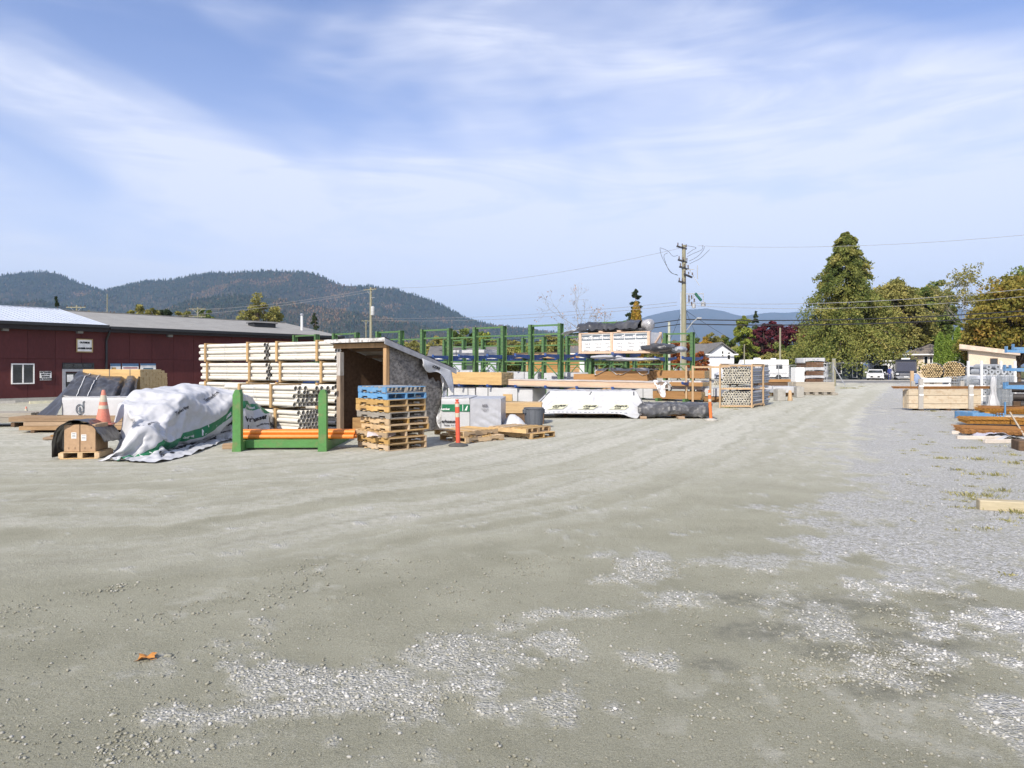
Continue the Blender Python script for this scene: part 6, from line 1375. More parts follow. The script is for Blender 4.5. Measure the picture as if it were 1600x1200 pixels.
TARP_Y = (
    (-688,0,0,0,0,0,0,0,0,0,0,0,37,56,-9,-8,-5,-2,10,-13,-1,2,-3,-3,-6,-6,-5,-5,-4,-4,-3,-3,-3),
    (-667,0,0,0,0,0,0,0,0,0,0,0,32,54,-3,-8,-5,-3,-2,-1,-2,3,-5,0,-6,-6,-5,-4,-4,-2,-3,-3,-2),
    (-646,0,0,0,0,0,0,0,0,0,0,0,20,39,12,1,-3,-5,2,-3,-1,-4,1,0,-6,-5,-5,-5,-3,-1,-3,-3,-1),
    (-625,0,0,0,0,0,0,0,0,0,0,0,13,19,12,4,14,1,1,-3,-3,-7,8,-2,-4,-6,-5,-5,-2,-4,0,0,-1),
    (-604,0,0,0,0,0,0,0,0,0,0,4,29,-10,-7,13,17,10,-3,3,-6,1,3,1,-3,-6,-4,-4,-3,-7,3,2,1),
    (-582,0,0,0,0,0,0,0,0,0,0,2,19,-11,-9,12,13,11,0,0,6,2,7,1,-4,-5,-4,-5,-7,3,2,1,3),
    (-561,0,0,0,0,0,0,0,0,0,0,0,5,-11,-7,11,13,12,-9,11,8,4,10,0,2,-6,-7,-6,1,3,2,2,3),
    (-540,0,0,0,0,0,0,0,0,0,0,-1,-15,-9,1,10,13,2,7,6,7,7,7,6,6,-4,-9,-3,4,2,3,2,3),
    (-519,0,0,0,0,0,0,0,0,0,0,-3,-31,-1,5,6,10,7,9,5,6,10,10,4,6,-7,-4,3,2,4,2,4,3),
    (-498,0,0,0,0,0,0,0,0,0,0,-4,-38,4,6,4,5,9,5,8,9,15,9,3,0,-2,2,3,2,4,3,4,3),
    (-477,0,0,0,0,0,0,0,0,0,0,-4,-35,4,4,5,5,7,4,7,5,3,6,16,6,3,0,1,4,4,6,4,3),
    (-456,0,0,0,0,0,0,0,0,0,0,-41,4,5,4,5,6,4,6,7,5,2,2,6,14,5,3,1,3,7,5,4,6),
    (-435,0,0,0,0,0,0,0,0,0,0,-38,4,4,5,5,4,2,6,10,6,2,3,2,9,11,0,4,4,6,6,6,6),
    (-414,0,0,0,0,0,0,0,0,0,0,-36,5,4,5,6,3,0,8,9,8,1,3,3,4,9,5,4,5,6,6,6,6),
    (-392,0,0,0,0,0,0,0,0,0,0,-34,5,5,6,4,2,1,8,6,8,6,3,2,2,8,4,7,5,7,6,5,7),
    (-371,0,0,0,0,5,6,-4,-5,-3,-6,-23,5,5,5,4,0,4,8,2,10,7,4,2,1,7,6,6,6,6,6,6,6),
    (-350,0,0,0,0,9,8,-12,-11,-12,-7,-2,6,5,5,2,-3,8,6,5,9,8,4,2,1,5,7,6,6,6,6,6,6),
    (-329,0,0,0,0,3,-2,-13,-14,-2,1,2,7,5,5,-1,-1,9,4,8,8,8,5,1,2,5,6,6,6,6,6,6,6),
    (-308,0,0,0,0,-3,-12,-11,2,0,1,0,4,7,4,-2,2,8,6,8,7,7,5,3,2,4,7,6,6,6,6,6,6),
    (-291,-5,-5,-4,-2,0,-7,0,2,1,2,-2,5,6,4,-2,6,7,7,8,7,6,4,5,2,5,6,6,6,6,6,6,6),
    (-273,-7,-8,-7,-3,0,1,0,2,2,2,0,4,5,6,1,7,7,7,8,7,3,5,4,3,6,6,6,7,5,7,6,6),
    (-251,-7,-7,-7,-2,0,0,1,0,1,1,1,2,5,5,7,8,5,8,7,3,4,-3,10,8,7,5,7,6,6,6,7,6),
    (-229,-8,-6,-5,-2,0,0,1,1,1,0,1,2,4,6,4,8,8,5,4,3,-1,6,6,9,10,7,6,7,6,6,7,6),
    (-209,-8,-5,-3,0,0,0,0,1,0,1,0,2,4,2,7,8,5,5,4,1,5,5,7,7,10,9,6,7,6,6,7,7),
    (-193,-4,-7,1,-4,2,2,1,0,0,1,1,1,3,1,8,9,3,3,5,5,6,5,5,9,8,10,7,6,6,7,7,7),
    (-177,-8,-3,2,-1,0,3,1,1,2,0,1,2,1,2,9,5,4,6,5,6,6,5,6,7,9,10,7,7,6,7,7,7),
    (-162,-5,-4,0,0,3,2,2,1,3,1,1,2,1,3,6,6,6,6,6,5,6,7,5,7,9,10,8,6,6,7,8,7),
    (-140,-7,-3,-1,2,3,2,2,2,2,2,2,1,2,2,4,5,7,5,7,6,5,8,6,7,9,10,8,6,6,6,7,9),
    (-129,1,0,1,2,2,3,2,2,1,2,2,2,1,3,3,3,6,5,7,7,6,6,7,7,10,10,8,6,6,6,4,6),
    (-106,1,1,1,2,2,2,2,2,2,2,2,1,2,2,3,3,3,5,6,7,7,6,8,8,9,10,9,6,4,1,0,-2),
    (-83,1,1,1,2,2,3,2,2,2,1,2,1,2,2,3,3,3,4,4,7,6,8,7,9,9,9,10,8,1,2,-1,-2),
    (-59,1,1,1,2,2,2,2,3,1,2,1,1,2,3,2,3,3,3,4,5,7,7,8,9,9,9,10,8,2,0,1,-1),
    (-35,1,1,1,2,2,2,2,2,2,1,1,1,2,3,2,4,2,3,3,4,6,8,8,9,8,10,9,9,4,1,-1,1),
    (-11,1,1,1,1,3,2,2,1,2,1,0,2,3,2,3,3,3,2,3,2,5,9,8,9,8,10,9,8,5,2,-1,1),
    (12,1,1,1,2,2,2,2,2,1,-1,2,2,3,2,3,3,3,2,3,1,5,8,9,8,7,10,9,9,1,7,0,0),
    (36,1,1,1,2,2,2,2,1,-1,1,2,2,3,3,2,3,3,1,3,1,4,8,9,7,8,9,8,10,1,-8,-15,1),
    (60,1,1,1,1,2,2,2,0,0,2,1,2,2,2,3,3,3,2,1,1,4,9,8,6,9,9,6,1,5,-14,-13,4),
    (83,1,1,1,2,2,2,1,0,1,1,2,1,2,2,1,2,1,5,1,0,6,8,6,6,10,4,-2,-4,6,0,-14,4),
    (106,1,1,2,1,2,2,1,0,1,2,1,2,2,2,1,1,1,1,3,0,6,8,4,7,4,-7,-4,0,6,3,-5,-13),
    (118,6,5,2,3,2,2,0,2,1,1,2,2,1,2,1,1,2,0,1,1,6,3,4,3,-3,-4,0,1,1,3,1,-9),
    (128,8,7,2,7,5,4,1,1,2,1,2,2,1,1,2,0,1,1,0,0,3,3,3,0,-2,1,1,0,-1,-4,-2,1),
    (140,9,4,8,4,8,7,6,1,2,1,2,1,2,1,0,1,1,-1,1,2,0,3,1,1,-1,-2,-1,-2,-1,-1,0,5),
    (153,8,6,8,6,9,9,7,4,2,1,3,1,1,1,0,0,-1,-1,3,3,1,-2,-1,0,-1,-1,0,1,0,0,0,5),
    (167,8,8,7,9,10,10,7,5,2,2,2,2,1,-1,-2,0,1,3,3,3,1,-1,-2,-1,-1,-2,-1,1,0,2,0,5),
    (182,8,10,8,10,10,11,7,7,2,0,3,1,-1,-1,1,2,2,4,3,2,1,-1,-2,-1,-2,-1,-1,1,0,1,-2,0),
    (199,10,10,9,10,10,11,7,8,3,0,2,0,-1,2,1,3,3,3,4,2,0,-1,-2,-2,-1,-1,-4,3,1,-3,0,2),
    (217,10,10,10,10,10,11,9,9,3,0,2,-1,2,1,3,2,4,3,3,3,-1,-2,-1,-2,-1,-1,-5,-1,3,-3,-3,2),
    (236,10,11,10,10,10,11,10,9,4,1,1,1,1,3,2,3,3,3,5,3,-2,-2,-2,-1,-1,-5,-4,1,0,-5,-1,0),
    (255,11,10,11,11,10,10,10,10,6,1,1,2,2,2,2,4,4,2,5,1,-1,-2,-2,-3,-5,-2,-2,2,-5,-2,-2,-11),
    (273,12,11,11,11,10,10,10,11,8,1,2,2,2,2,3,4,4,4,3,2,-3,-4,-3,-4,-4,-4,-3,-1,-2,-3,-1,-12),
    (293,12,11,11,11,10,8,10,11,8,3,2,2,3,2,4,4,4,5,4,0,-1,-3,-4,-4,-5,-5,-5,-4,-4,-4,2,-11),
    (312,12,11,11,9,9,9,11,5,3,1,7,0,3,2,4,5,7,8,2,7,0,-2,-5,-3,-4,-4,-6,-9,-6,0,-1,-12),
    (328,10,14,9,8,9,5,5,11,-4,3,6,6,2,4,7,8,6,3,8,8,5,-3,-4,-3,-4,-5,-7,-8,-7,-3,-1,-11),
    (348,8,12,6,10,-2,6,14,3,-4,0,9,7,8,8,7,5,6,6,7,6,10,1,-4,-3,-4,-5,-9,-8,-8,-7,-4,-6),
    (360,13,6,9,3,-2,12,4,1,2,10,9,7,10,6,5,7,6,7,6,6,7,8,-2,-4,-3,-8,-8,-9,-7,-6,-5,-6),
    (363,3,8,1,15,12,12,2,-3,7,14,13,8,9,7,5,5,7,6,7,5,5,7,4,-2,-5,-10,-8,-8,-8,-5,-4,-5),
    (353,20,6,6,14,5,12,8,1,11,13,14,13,10,6,6,5,6,6,6,6,5,6,4,0,-7,-9,-8,-8,-7,-4,-5,-4),
    (361,17,10,7,11,5,9,9,11,13,13,13,14,13,7,6,6,6,5,5,3,2,7,3,5,-5,-8,-8,-9,-5,-4,-5,-4),
    (370,14,13,13,12,9,6,10,11,12,13,14,13,6,6,3,5,6,11,2,1,7,0,2,7,4,-2,-7,-7,-5,-4,-4,-4),
    (383,15,14,14,13,11,7,10,10,11,13,12,13,1,-3,8,4,4,10,6,4,-1,-2,3,2,16,0,-6,0,0,-4,-4,-3),
    (400,14,15,14,14,11,9,10,10,11,11,12,10,-4,-7,4,6,9,-1,11,4,-5,3,2,5,4,9,4,4,4,-2,-3,-4),
    (416,15,15,14,14,13,10,11,10,10,10,11,3,-7,-7,1,6,11,-8,3,4,15,6,4,-9,13,12,8,6,4,0,-2,-3),
)
TARP_Z = (
    (-180,0,0,0,0,0,0,0,0,0,0,0,24,41,0,0,4,0,-4,0,0,11,-8,0,-3,0,0,0,0,1,-1,0,0),
    (-180,0,0,0,0,0,0,0,0,0,0,0,28,43,-4,5,-6,4,7,-11,7,6,-2,-10,0,1,-1,-1,3,-1,-3,1,0),
    (-180,0,0,0,0,0,0,0,0,0,0,0,28,52,-2,-2,-9,3,0,-3,7,7,-6,-8,1,-3,5,2,-6,2,1,0,-4),
    (-180,0,0,0,0,0,0,0,0,0,0,0,33,54,2,-11,-2,4,-9,2,-7,0,7,-4,-2,-1,8,0,-5,9,-5,-7,-1),
    (-180,0,0,0,0,0,0,0,0,0,0,9,90,2,-4,-6,1,-6,-3,-11,1,-6,0,3,-3,8,5,-5,0,-9,-1,4,-4),
    (-180,0,0,0,0,0,0,0,0,0,0,11,107,2,-4,-7,-4,-5,-5,-8,-6,-6,-6,-1,9,11,-5,-8,-8,-2,3,-2,-1),
    (-180,0,0,0,0,0,0,0,0,0,0,13,124,2,-3,-8,-6,-6,-5,-9,-8,-13,-3,-2,7,9,-10,-12,-5,4,-3,-1,0),
    (-180,0,0,0,0,0,0,0,0,0,0,15,145,1,-5,-8,-6,-6,-12,-8,-11,-8,-3,-3,4,-12,-12,-5,4,2,-6,-1,0),
    (-180,0,0,0,0,0,0,0,0,0,0,17,166,-2,-7,-6,-8,-10,-11,-11,-8,-12,-3,-3,-11,-11,-9,-4,-1,4,-1,-3,-1),
    (-180,0,0,0,0,0,0,0,0,0,0,18,173,0,-3,-3,-8,-11,-12,-14,-11,-9,-10,-12,-6,-12,-4,0,-3,-6,-1,0,-1),
    (-180,0,0,0,0,0,0,0,0,0,0,18,172,3,-4,0,-6,-12,-17,-13,-5,-12,-15,-3,-14,-13,-8,-4,1,5,-8,0,0),
    (-180,0,0,0,0,0,0,0,0,0,0,189,0,1,0,-1,-6,-15,-14,-13,-12,-9,-13,-11,-1,-10,-13,1,4,0,-3,-4,-5),
    (-180,0,0,0,0,0,0,0,0,0,0,189,0,1,-1,0,-11,-17,-15,-8,-14,-13,-8,-13,-10,-2,-9,4,-5,0,-1,-2,0),
    (-180,0,0,0,0,0,0,0,0,0,0,189,1,0,-1,-1,-16,-18,-13,-5,-15,-13,-14,-8,-14,-5,4,-4,-2,1,0,-1,0),
    (-180,0,0,0,0,0,0,0,0,0,0,191,0,0,1,-10,-14,-18,-3,-16,-11,-15,-14,-6,-14,0,-6,1,-1,0,1,-1,2),
    (-180,0,0,0,0,26,41,3,4,4,3,113,-1,-1,-4,-9,-14,-12,-10,-14,-12,-11,-15,-10,-11,-5,1,0,-1,0,1,0,-1),
    (-180,0,0,0,0,67,103,7,8,9,7,-4,-4,-2,-4,-13,-1,-10,-15,-16,-14,-10,-15,-13,-9,-6,0,0,0,0,2,-1,-1),
    (-180,0,0,0,0,76,116,7,6,6,-3,0,-13,-7,-8,2,1,-16,-13,-18,-12,-14,-17,-10,-9,-9,0,0,0,0,1,-1,0),
    (-180,0,0,0,0,85,129,5,-3,0,-2,3,-7,-9,-6,1,-4,-16,-17,-16,-17,-15,-18,-13,-4,-11,0,0,0,0,1,0,-1),
    (-67,11,11,10,5,33,51,-2,-3,-1,-2,2,-5,-7,-6,1,-12,-18,-17,-16,-17,-18,-17,-12,-5,-13,-1,0,0,0,2,-1,-1),
    (14,17,18,18,8,0,-2,-3,-2,-2,-4,2,-5,-7,-7,-4,-18,-17,-17,-16,-18,-15,-17,-8,-10,-18,1,-3,0,2,-2,0,0),
    (24,18,17,17,6,-1,-1,-1,0,-1,-1,0,-3,-7,-6,-14,-17,-17,-18,-17,-14,-16,-10,-14,-16,-17,-5,1,0,-2,1,-1,0),
    (35,17,17,16,0,0,-2,0,0,-1,0,0,0,-8,-9,-11,-16,-18,-16,-16,-16,-14,-18,-18,-14,-9,-14,1,1,-2,2,0,-1),
    (46,18,14,13,-6,3,0,0,0,1,0,2,-1,-8,-6,-13,-18,-16,-15,-18,-16,-18,-18,-18,-17,-12,-10,-1,0,2,0,-1,-2),
    (62,11,15,6,5,-1,-1,-2,2,0,0,0,0,-6,-2,-18,-18,-15,-17,-18,-19,-19,-19,-18,-17,-15,-3,-8,5,-4,-1,0,2),
    (69,17,12,10,3,1,-3,-1,0,-1,0,0,-1,-2,-7,-17,-17,-17,-19,-20,-19,-19,-19,-19,-19,-13,-2,-9,0,-1,0,-1,0),
    (72,18,19,13,5,-2,-1,-1,-2,-1,-2,-1,-2,0,-7,-19,-18,-20,-20,-19,-20,-19,-19,-20,-19,-14,0,-13,-3,7,-4,-2,0),
    (80,19,17,15,3,-2,-2,-2,-2,-2,-2,-2,-1,-1,-6,-18,-19,-19,-20,-19,-20,-19,-20,-20,-20,-15,1,-13,-1,-3,3,4,-9),
    (76,20,17,18,3,-3,-1,-1,-1,-3,-2,-2,-1,0,-7,-18,-16,-17,-19,-20,-20,-20,-19,-20,-20,-16,-3,-8,-11,-1,5,5,-6),
    (75,18,20,19,2,-2,-2,-1,-2,-1,-2,-2,0,1,-8,-17,-16,-14,-18,-20,-19,-20,-19,-20,-20,-17,-9,-4,-15,3,1,1,-1),
    (72,20,21,19,3,-1,-2,-3,-1,-1,-1,-3,4,-2,-10,-13,-19,-14,-12,-20,-19,-19,-20,-20,-19,-17,-13,-5,-13,-5,3,-4,-1),
    (70,22,20,20,4,-2,-2,-2,-1,-1,-3,3,2,-4,-8,-13,-18,-17,-13,-13,-18,-19,-20,-19,-19,-17,-16,-8,-9,-8,-3,0,-3),
    (70,22,21,20,3,-1,-3,-1,-1,0,-2,5,1,-9,-6,-11,-18,-16,-13,-14,-14,-18,-19,-19,-18,-19,-16,-11,-5,-16,-4,5,-6),
    (71,21,21,21,3,-1,-3,-1,-1,-1,3,7,-6,-9,-5,-9,-18,-15,-12,-14,-12,-16,-19,-19,-18,-19,-16,-12,-5,-17,-11,0,0),
    (71,21,21,20,6,-2,-2,-3,-1,4,8,-2,-9,-7,-4,-8,-18,-12,-14,-10,-11,-16,-18,-18,-19,-19,-15,-10,-10,-14,-17,-7,0),
    (72,21,21,20,5,-1,-3,-2,3,8,4,-7,-6,-7,-5,-8,-15,-13,-9,-13,-9,-15,-17,-18,-19,-19,-14,-8,-15,-18,-9,-8,-2),
    (72,21,21,20,5,-1,-2,-1,7,6,1,-4,-4,-5,-7,-8,-13,-13,-10,-10,-9,-15,-18,-18,-19,-17,-14,-12,-18,-15,-7,-11,-14),
    (73,21,20,20,7,-3,-1,3,7,4,-1,-5,-3,-3,-3,-6,-11,-11,-14,-10,-8,-15,-18,-18,-18,-17,-12,-18,-20,-19,-13,-8,-15),
    (72,21,20,21,7,-1,2,3,7,-1,-2,-4,-3,-3,-2,-6,-10,-11,-5,-10,-8,-17,-18,-18,-17,-13,-18,-20,-20,-20,-20,-10,-10),
    (74,19,18,16,12,5,2,6,1,-2,-4,-2,-3,-3,-3,-9,-7,-8,-4,-6,-6,-16,-17,-18,-16,-18,-20,-20,-20,-21,-21,-20,2),
    (68,15,15,14,14,14,11,4,-2,-3,-3,-3,-2,-3,-6,-6,-5,-4,-5,-4,-4,-15,-20,-18,-19,-19,-21,-21,-21,-20,-20,-21,-3),
    (52,15,14,15,14,15,15,12,-1,-1,-3,-2,-4,-1,-4,-4,-6,-2,-4,-4,-5,-15,-20,-21,-21,-20,-21,-21,-20,-21,-21,-21,-4),
    (36,14,15,16,14,16,16,14,4,0,-1,0,-3,-4,-5,-4,-6,-6,-6,-2,0,-15,-21,-21,-21,-21,-20,-20,-21,-19,-20,-19,-5),
    (20,15,16,15,15,17,18,14,6,0,-1,0,0,-5,-7,-8,-6,-3,1,-1,-1,-14,-22,-21,-21,-21,-21,-19,-20,-20,-19,-12,-10),
    (5,15,16,15,17,17,18,13,13,-1,-5,1,-1,-8,-7,-2,-3,0,0,2,-3,-17,-20,-21,-21,-20,-20,-19,-19,-20,-17,-14,-9),
    (-10,16,16,16,17,17,18,14,15,2,-6,-1,-3,-7,-3,0,0,1,0,0,-4,-18,-21,-21,-20,-19,-19,-18,-18,-19,-18,-18,-4),
    (-24,16,17,16,17,18,17,16,16,3,-5,0,-7,-1,0,0,0,0,-1,1,-5,-19,-21,-21,-19,-19,-18,-14,-19,-20,-17,-16,-6),
    (-38,17,16,17,17,18,17,18,16,6,-5,-3,0,1,-1,2,-2,0,0,0,-7,-20,-20,-20,-18,-17,-13,-14,-21,-20,-16,-21,-4),
    (-52,17,18,17,17,17,18,17,18,9,-3,2,-2,1,0,-1,1,-1,0,1,-10,-19,-19,-16,-15,-14,-16,-16,-20,-17,-20,-21,-6),
    (-65,17,17,18,17,18,18,17,18,13,1,1,1,1,0,0,1,-1,-1,-1,-10,-18,-15,-14,-14,-13,-15,-20,-19,-21,-21,-21,-4),
    (-78,17,17,18,17,18,18,16,18,12,3,3,2,1,1,1,0,0,0,-1,-11,-14,-15,-15,-13,-14,-12,-18,-21,-20,-21,-20,-4),
    (-91,17,17,17,17,18,17,17,16,5,3,3,2,1,0,2,1,1,1,-3,0,-14,-12,-17,-14,-10,-11,-19,-19,-20,-20,-16,5),
    (-103,17,16,16,18,17,17,16,9,3,3,3,3,1,1,4,3,0,-1,0,1,-3,-17,-13,-13,-9,-14,-19,-20,-18,-14,-9,5),
    (-113,16,14,16,16,17,16,12,6,2,3,3,4,3,8,1,0,1,0,0,0,3,-8,-15,-12,-10,-16,-20,-20,-19,-15,-4,4),
    (-113,7,12,12,17,15,13,7,6,5,11,5,1,5,4,-1,2,-1,2,-1,-1,2,3,-10,-14,-11,-19,-20,-18,-14,-14,-7,0),
    (-111,-4,9,17,7,13,13,6,3,8,13,12,2,3,3,2,-2,2,-2,2,-2,-1,2,0,-11,-16,-19,-20,-17,-18,-6,1,-4),
    (-114,-1,9,5,1,14,9,5,4,11,12,13,11,5,3,-2,0,-1,-1,2,0,-1,0,-1,-7,-17,-19,-20,-18,-15,-2,0,0),
    (-115,4,9,-9,9,3,-1,5,9,12,13,11,13,10,3,-1,0,0,-1,-2,-2,-2,0,-2,-3,-12,-20,-19,-19,-6,-1,-1,0),
    (-114,6,-6,6,-5,10,-8,2,8,12,11,13,12,6,1,0,0,-1,1,-3,-3,0,-3,-1,0,-9,-13,-18,-18,-1,1,-1,0),
    (-113,-1,2,3,-3,1,-2,-2,4,7,10,11,12,3,-2,2,-1,-1,1,-2,-1,-3,-2,-1,0,-5,-10,-9,-8,-2,0,-3,0),
    (-115,3,0,-3,3,1,-4,1,0,4,3,10,9,-1,-4,1,0,1,-1,-1,-1,-3,0,-4,6,-10,-6,2,-2,1,-4,1,-2),
    (-115,0,0,0,0,0,1,-1,0,0,3,1,4,-4,-4,0,0,2,-2,0,0,0,0,0,2,-2,1,1,-2,0,0,0,0),
)
TQ = np.cumsum(np.array([TARP_X, TARP_Y, TARP_Z]), axis=2).transpose(1, 2, 0) / 200.0 + np.array([-7.5, 16.0, 0.6])
tny, tnx = TQ.shape[:2]
def cr_axis(a, k, axis):
    """Catmull-Rom refinement of a point grid along one axis"""
    a = np.moveaxis(a, axis, 0); n = len(a); x = np.linspace(0, n - 1, (n - 1) * k + 1); i = np.minimum(x.astype(int), n - 2); t_ = (x - i)[:, None, None]
    p0, p1, p2, p3 = a[np.maximum(i - 1, 0)], a[i], a[i + 1], a[np.minimum(i + 2, n - 1)]
    r = 0.5 * (2 * p1 + (p2 - p0) * t_ + (2 * p0 - 5 * p1 + 4 * p2 - p3) * t_ ** 2 + (3 * p1 - p0 - 3 * p2 + p3) * t_ ** 3)
    return np.moveaxis(r, 0, axis)
TF = cr_axis(cr_axis(TQ, 4, 0), 4, 1); fny, fnx = TF.shape[:2]
def grid_normals(g):
    du = np.gradient(g, axis=1); dv = np.gradient(g, axis=0); n_ = np.cross(du, dv); return n_ / (np.linalg.norm(n_, axis=2, keepdims=True) + 1e-9)
TS = np.linspace(0, 1, fnx)[None].repeat(fny, 0); TL = np.linspace(0, 1, fny)[:, None].repeat(fnx, 1)
across = (1 - TS) * 2.75 / 1.0; along_ = TL * 6.4        # metres from the right hem, metres along the tarp
k1 = np.abs(fbm(across * 1.8 + along_ * .9, along_ * 1.5 - across, 5, 3) - .5) * 2; k2 = np.abs(fbm(across * 4 - along_ * 2.2, along_ * 3.4, 9, 3) - .5) * 2
TF = TF + grid_normals(TF) * (.085 * (.30 - k1) + .045 * (.28 - k2))[..., None]; TF[..., 2] = np.where(TF[..., 2] > -.15, np.maximum(TF[..., 2], .008), TF[..., 2])
TN = grid_normals(TF)
ii, jj = np.meshgrid(np.arange(fnx - 1), np.arange(fny - 1)); a_ = (jj * fnx + ii).ravel(); tq = np.stack([a_, a_ + 1, a_ + fnx + 1, a_ + fnx], -1)
zv = TF.reshape(-1, 3)[:, 2]; tq = tq[(zv[tq] > -.1).all(1)]
cy_, cx_ = TF.reshape(-1, 3)[tq][:, :, 1].mean(1), TF.reshape(-1, 3)[tq][:, :, 0].mean(1)
oy = (12.56 + 6.44 * TL).ravel()[tq].mean(1); ox = TS.ravel()[tq].mean(1)
yy_ = TL.ravel()[tq].mean(1); xr_ = -6.55 + .65 * np.minimum(1, yy_ / .45); ox = -8.9 + (xr_ + 8.9) * ox
tq = tq[~(((oy < 14.15) & (ox < -7.98)) | ((oy < 14.6) & (ox < -8.45)))]
tm = mat('printed_tarp', (0.50, 0.505, 0.52), (0.45, 0.455, 0.47), scale=2.5, bump=.3, bscale=11, var=0, rough=.45, dirt=(0.42, 0.42, 0.40), dirt_amt=.35, dirt_scale=3, spec=.4, fine=.03).copy(); tm.name = 'printed_tarp_band'
t = tm.node_tree; L = t.links.new; bs_ = t.nodes['Principled BSDF']; src = bs_.inputs['Base Color'].links[0].from_socket
def _att(nm):
    n = t.nodes.new('ShaderNodeAttribute'); n.attribute_name = nm; return n.outputs['Fac']
def _cmp(s, v, w):
    n = t.nodes.new('ShaderNodeMath'); n.operation = 'COMPARE'; L(s, n.inputs[0]); n.inputs[1].default_value = v; n.inputs[2].default_value = w; return n.outputs[0]
mxb = t.nodes.new('ShaderNodeMix'); mxb.data_type = 'RGBA'; L(_cmp(_att('across'), .84, .095), mxb.inputs['Factor']); L(src, mxb.inputs['A']); mxb.inputs['B'].default_value = (.02, .17, .075, 1); L(mxb.outputs['Result'], bs_.inputs['Base Color'])
XR = (-6.55 + .65 * np.minimum(1, TL / .45) + 8.9); across = (1 - TS) * XR
th = empty('tarp_heap', (0, 0, 0), 0, 'big crumpled white tarp with a green printed band draped over a heap of goods', 'tarp')
link('sheet', mesh_np('sheet', zv.reshape(-1, 1) * 0 + TF.reshape(-1, 3), tq, tm, True, dict(across=across.ravel(), along=along_.ravel())), th)
def on_tarp(along0, across0, off=.006):
    def fn(u, v):
        jv = (along0 + u) / 6.4 * (fny - 1); j = int(min(max(jv, 0), fny - 2)); g = jv - j
        xr = -6.55 + .65 * min(1, (along0 + u) / 6.4 / .45) + 8.9; iv = (1 - (across0 + v) / xr) * (fnx - 1); i = int(min(max(iv, 0), fnx - 2)); f = iv - i
        p = (TF[j, i] * (1 - f) + TF[j, i + 1] * f) * (1 - g) + (TF[j + 1, i] * (1 - f) + TF[j + 1, i + 1] * f) * g; nn = TN[j, i]
        return tuple(p + nn * off * (1 if nn[2] > -.2 else -1))
    return fn
def tarp_text(body, size, al, ac, bold, m, name):
    mb = MB(); text_on(mb, body, size, on_tarp(al, ac), bold); mb.build(name, m, th)
for k in range(5):
    a0 = .45 + 1.22 * k
    tarp_text('Weyerhaeuser', .165, a0 + .60, .50, .008, ink, 'lettering'); tarp_text('Lumber', .13, a0 + .36, .31, .004, ink, 'lettering'); tarp_text('Responsible forests', .06, a0 + .95, .33, .002, ink, 'lettering'); tarp_text('Timberline', .12, a0 + .75, 1.45, .002, ink, 'lettering')
    tarp_text('Weyerhaeuser', .10, a0 + .66, .82, .004, print_white, 'band_print')
    fn = on_tarp(a0, .84); tw_ = MB(); tw_.add([fn(-.07, -.065), fn(-.025, -.065), fn(0, -.0), fn(.025, -.065), fn(.07, -.065), fn(0, .075)], [(0, 1, 2, 5), (2, 3, 4, 5)]); tw_.build('tree_emblem', print_white, th)
    tw_ = MB(); tw_.add([fn(.15, -.093), fn(.168, -.093), fn(.168, .093), fn(.15, .093)], [(0, 1, 2, 3)]); tw_.build('band_line', print_white, th)

# ------------------------------------------------------------------ green steel stand with orange pipes
gpaint = mat('green_paint', (0.085, 0.235, 0.065), (0.065, 0.19, 0.05), scale=3, var=.04, rough=.5, spec=.4, bump=.05, dirt=(0.30, 0.20, 0.11), dirt_amt=.35, dirt_scale=6)
gs = empty('pipe_stand', (*gp(371.5, 705.5), 0), R(1.5), 'green welded steel stand with two uprights holding orange pipes', 'stand'); GW = 1.80
for k in (0, 1):
    x = k * GW
    MB().prism([(-.10, .0), (.09, .0), (.085, .14), (.082, 1.22), (.05, 1.31), (-.035, 1.31), (-.085, 1.20), (-.085, .16)], -.07, .08, 'y').build('upright', gpaint, gs)
    gs.children[-1].location = (x, 0, 0)
    MB().box(x - .07, .081, 0.0, x + .07, 2.3, .20, b=.006).build('foot', gpaint, gs)
for y in (.25, 1.35): MB().box(.071, y, .045, GW - .071, y + .14, .215, b=.006).build('rail', gpaint, gs)
op = mat('orange_pipe', (0.72, 0.225, 0.035), (0.66, 0.20, 0.03), scale=2, var=.06, rough=.45, spec=.45, bump=.03)
bd = mat('bundle_band', (0.42, 0.30, 0.36), (0.5, 0.42, 0.44), scale=4, var=0, rough=.5)
ome = MB().pipe_x(0, 2.62, 0, 0, .052, .006, 14).mesh('orange_pipe', op, True)
for k, (dy, dz) in enumerate([(0, 0), (.107, 0), (.214, 0), (.321, 0), (.05, .093), (.16, .093), (.268, .093)]):
    o = link('orange_pipe', ome, None, (gs.location.x - .26 + rnd.uniform(-.04, .04), gs.location.y + .42 + dy, .27 + dz), (0, 0, R(1.2) + rnd.uniform(-.004, .004)))
    tag(o, 'long orange plastic pipe lying across the green stand', 'pipe', 'orange pipes on the green stand')
MB().box(0, 0, 0, .5, .22, .11, b=.01).build('timber_block', old_timber, None, loc=(*gp(347, 702), 0.0), rot=(0, 0, .2)); tag(bpy.context.scene.objects['timber_block'], 'brown timber block under the tarp edge left of the green stand', 'timber')

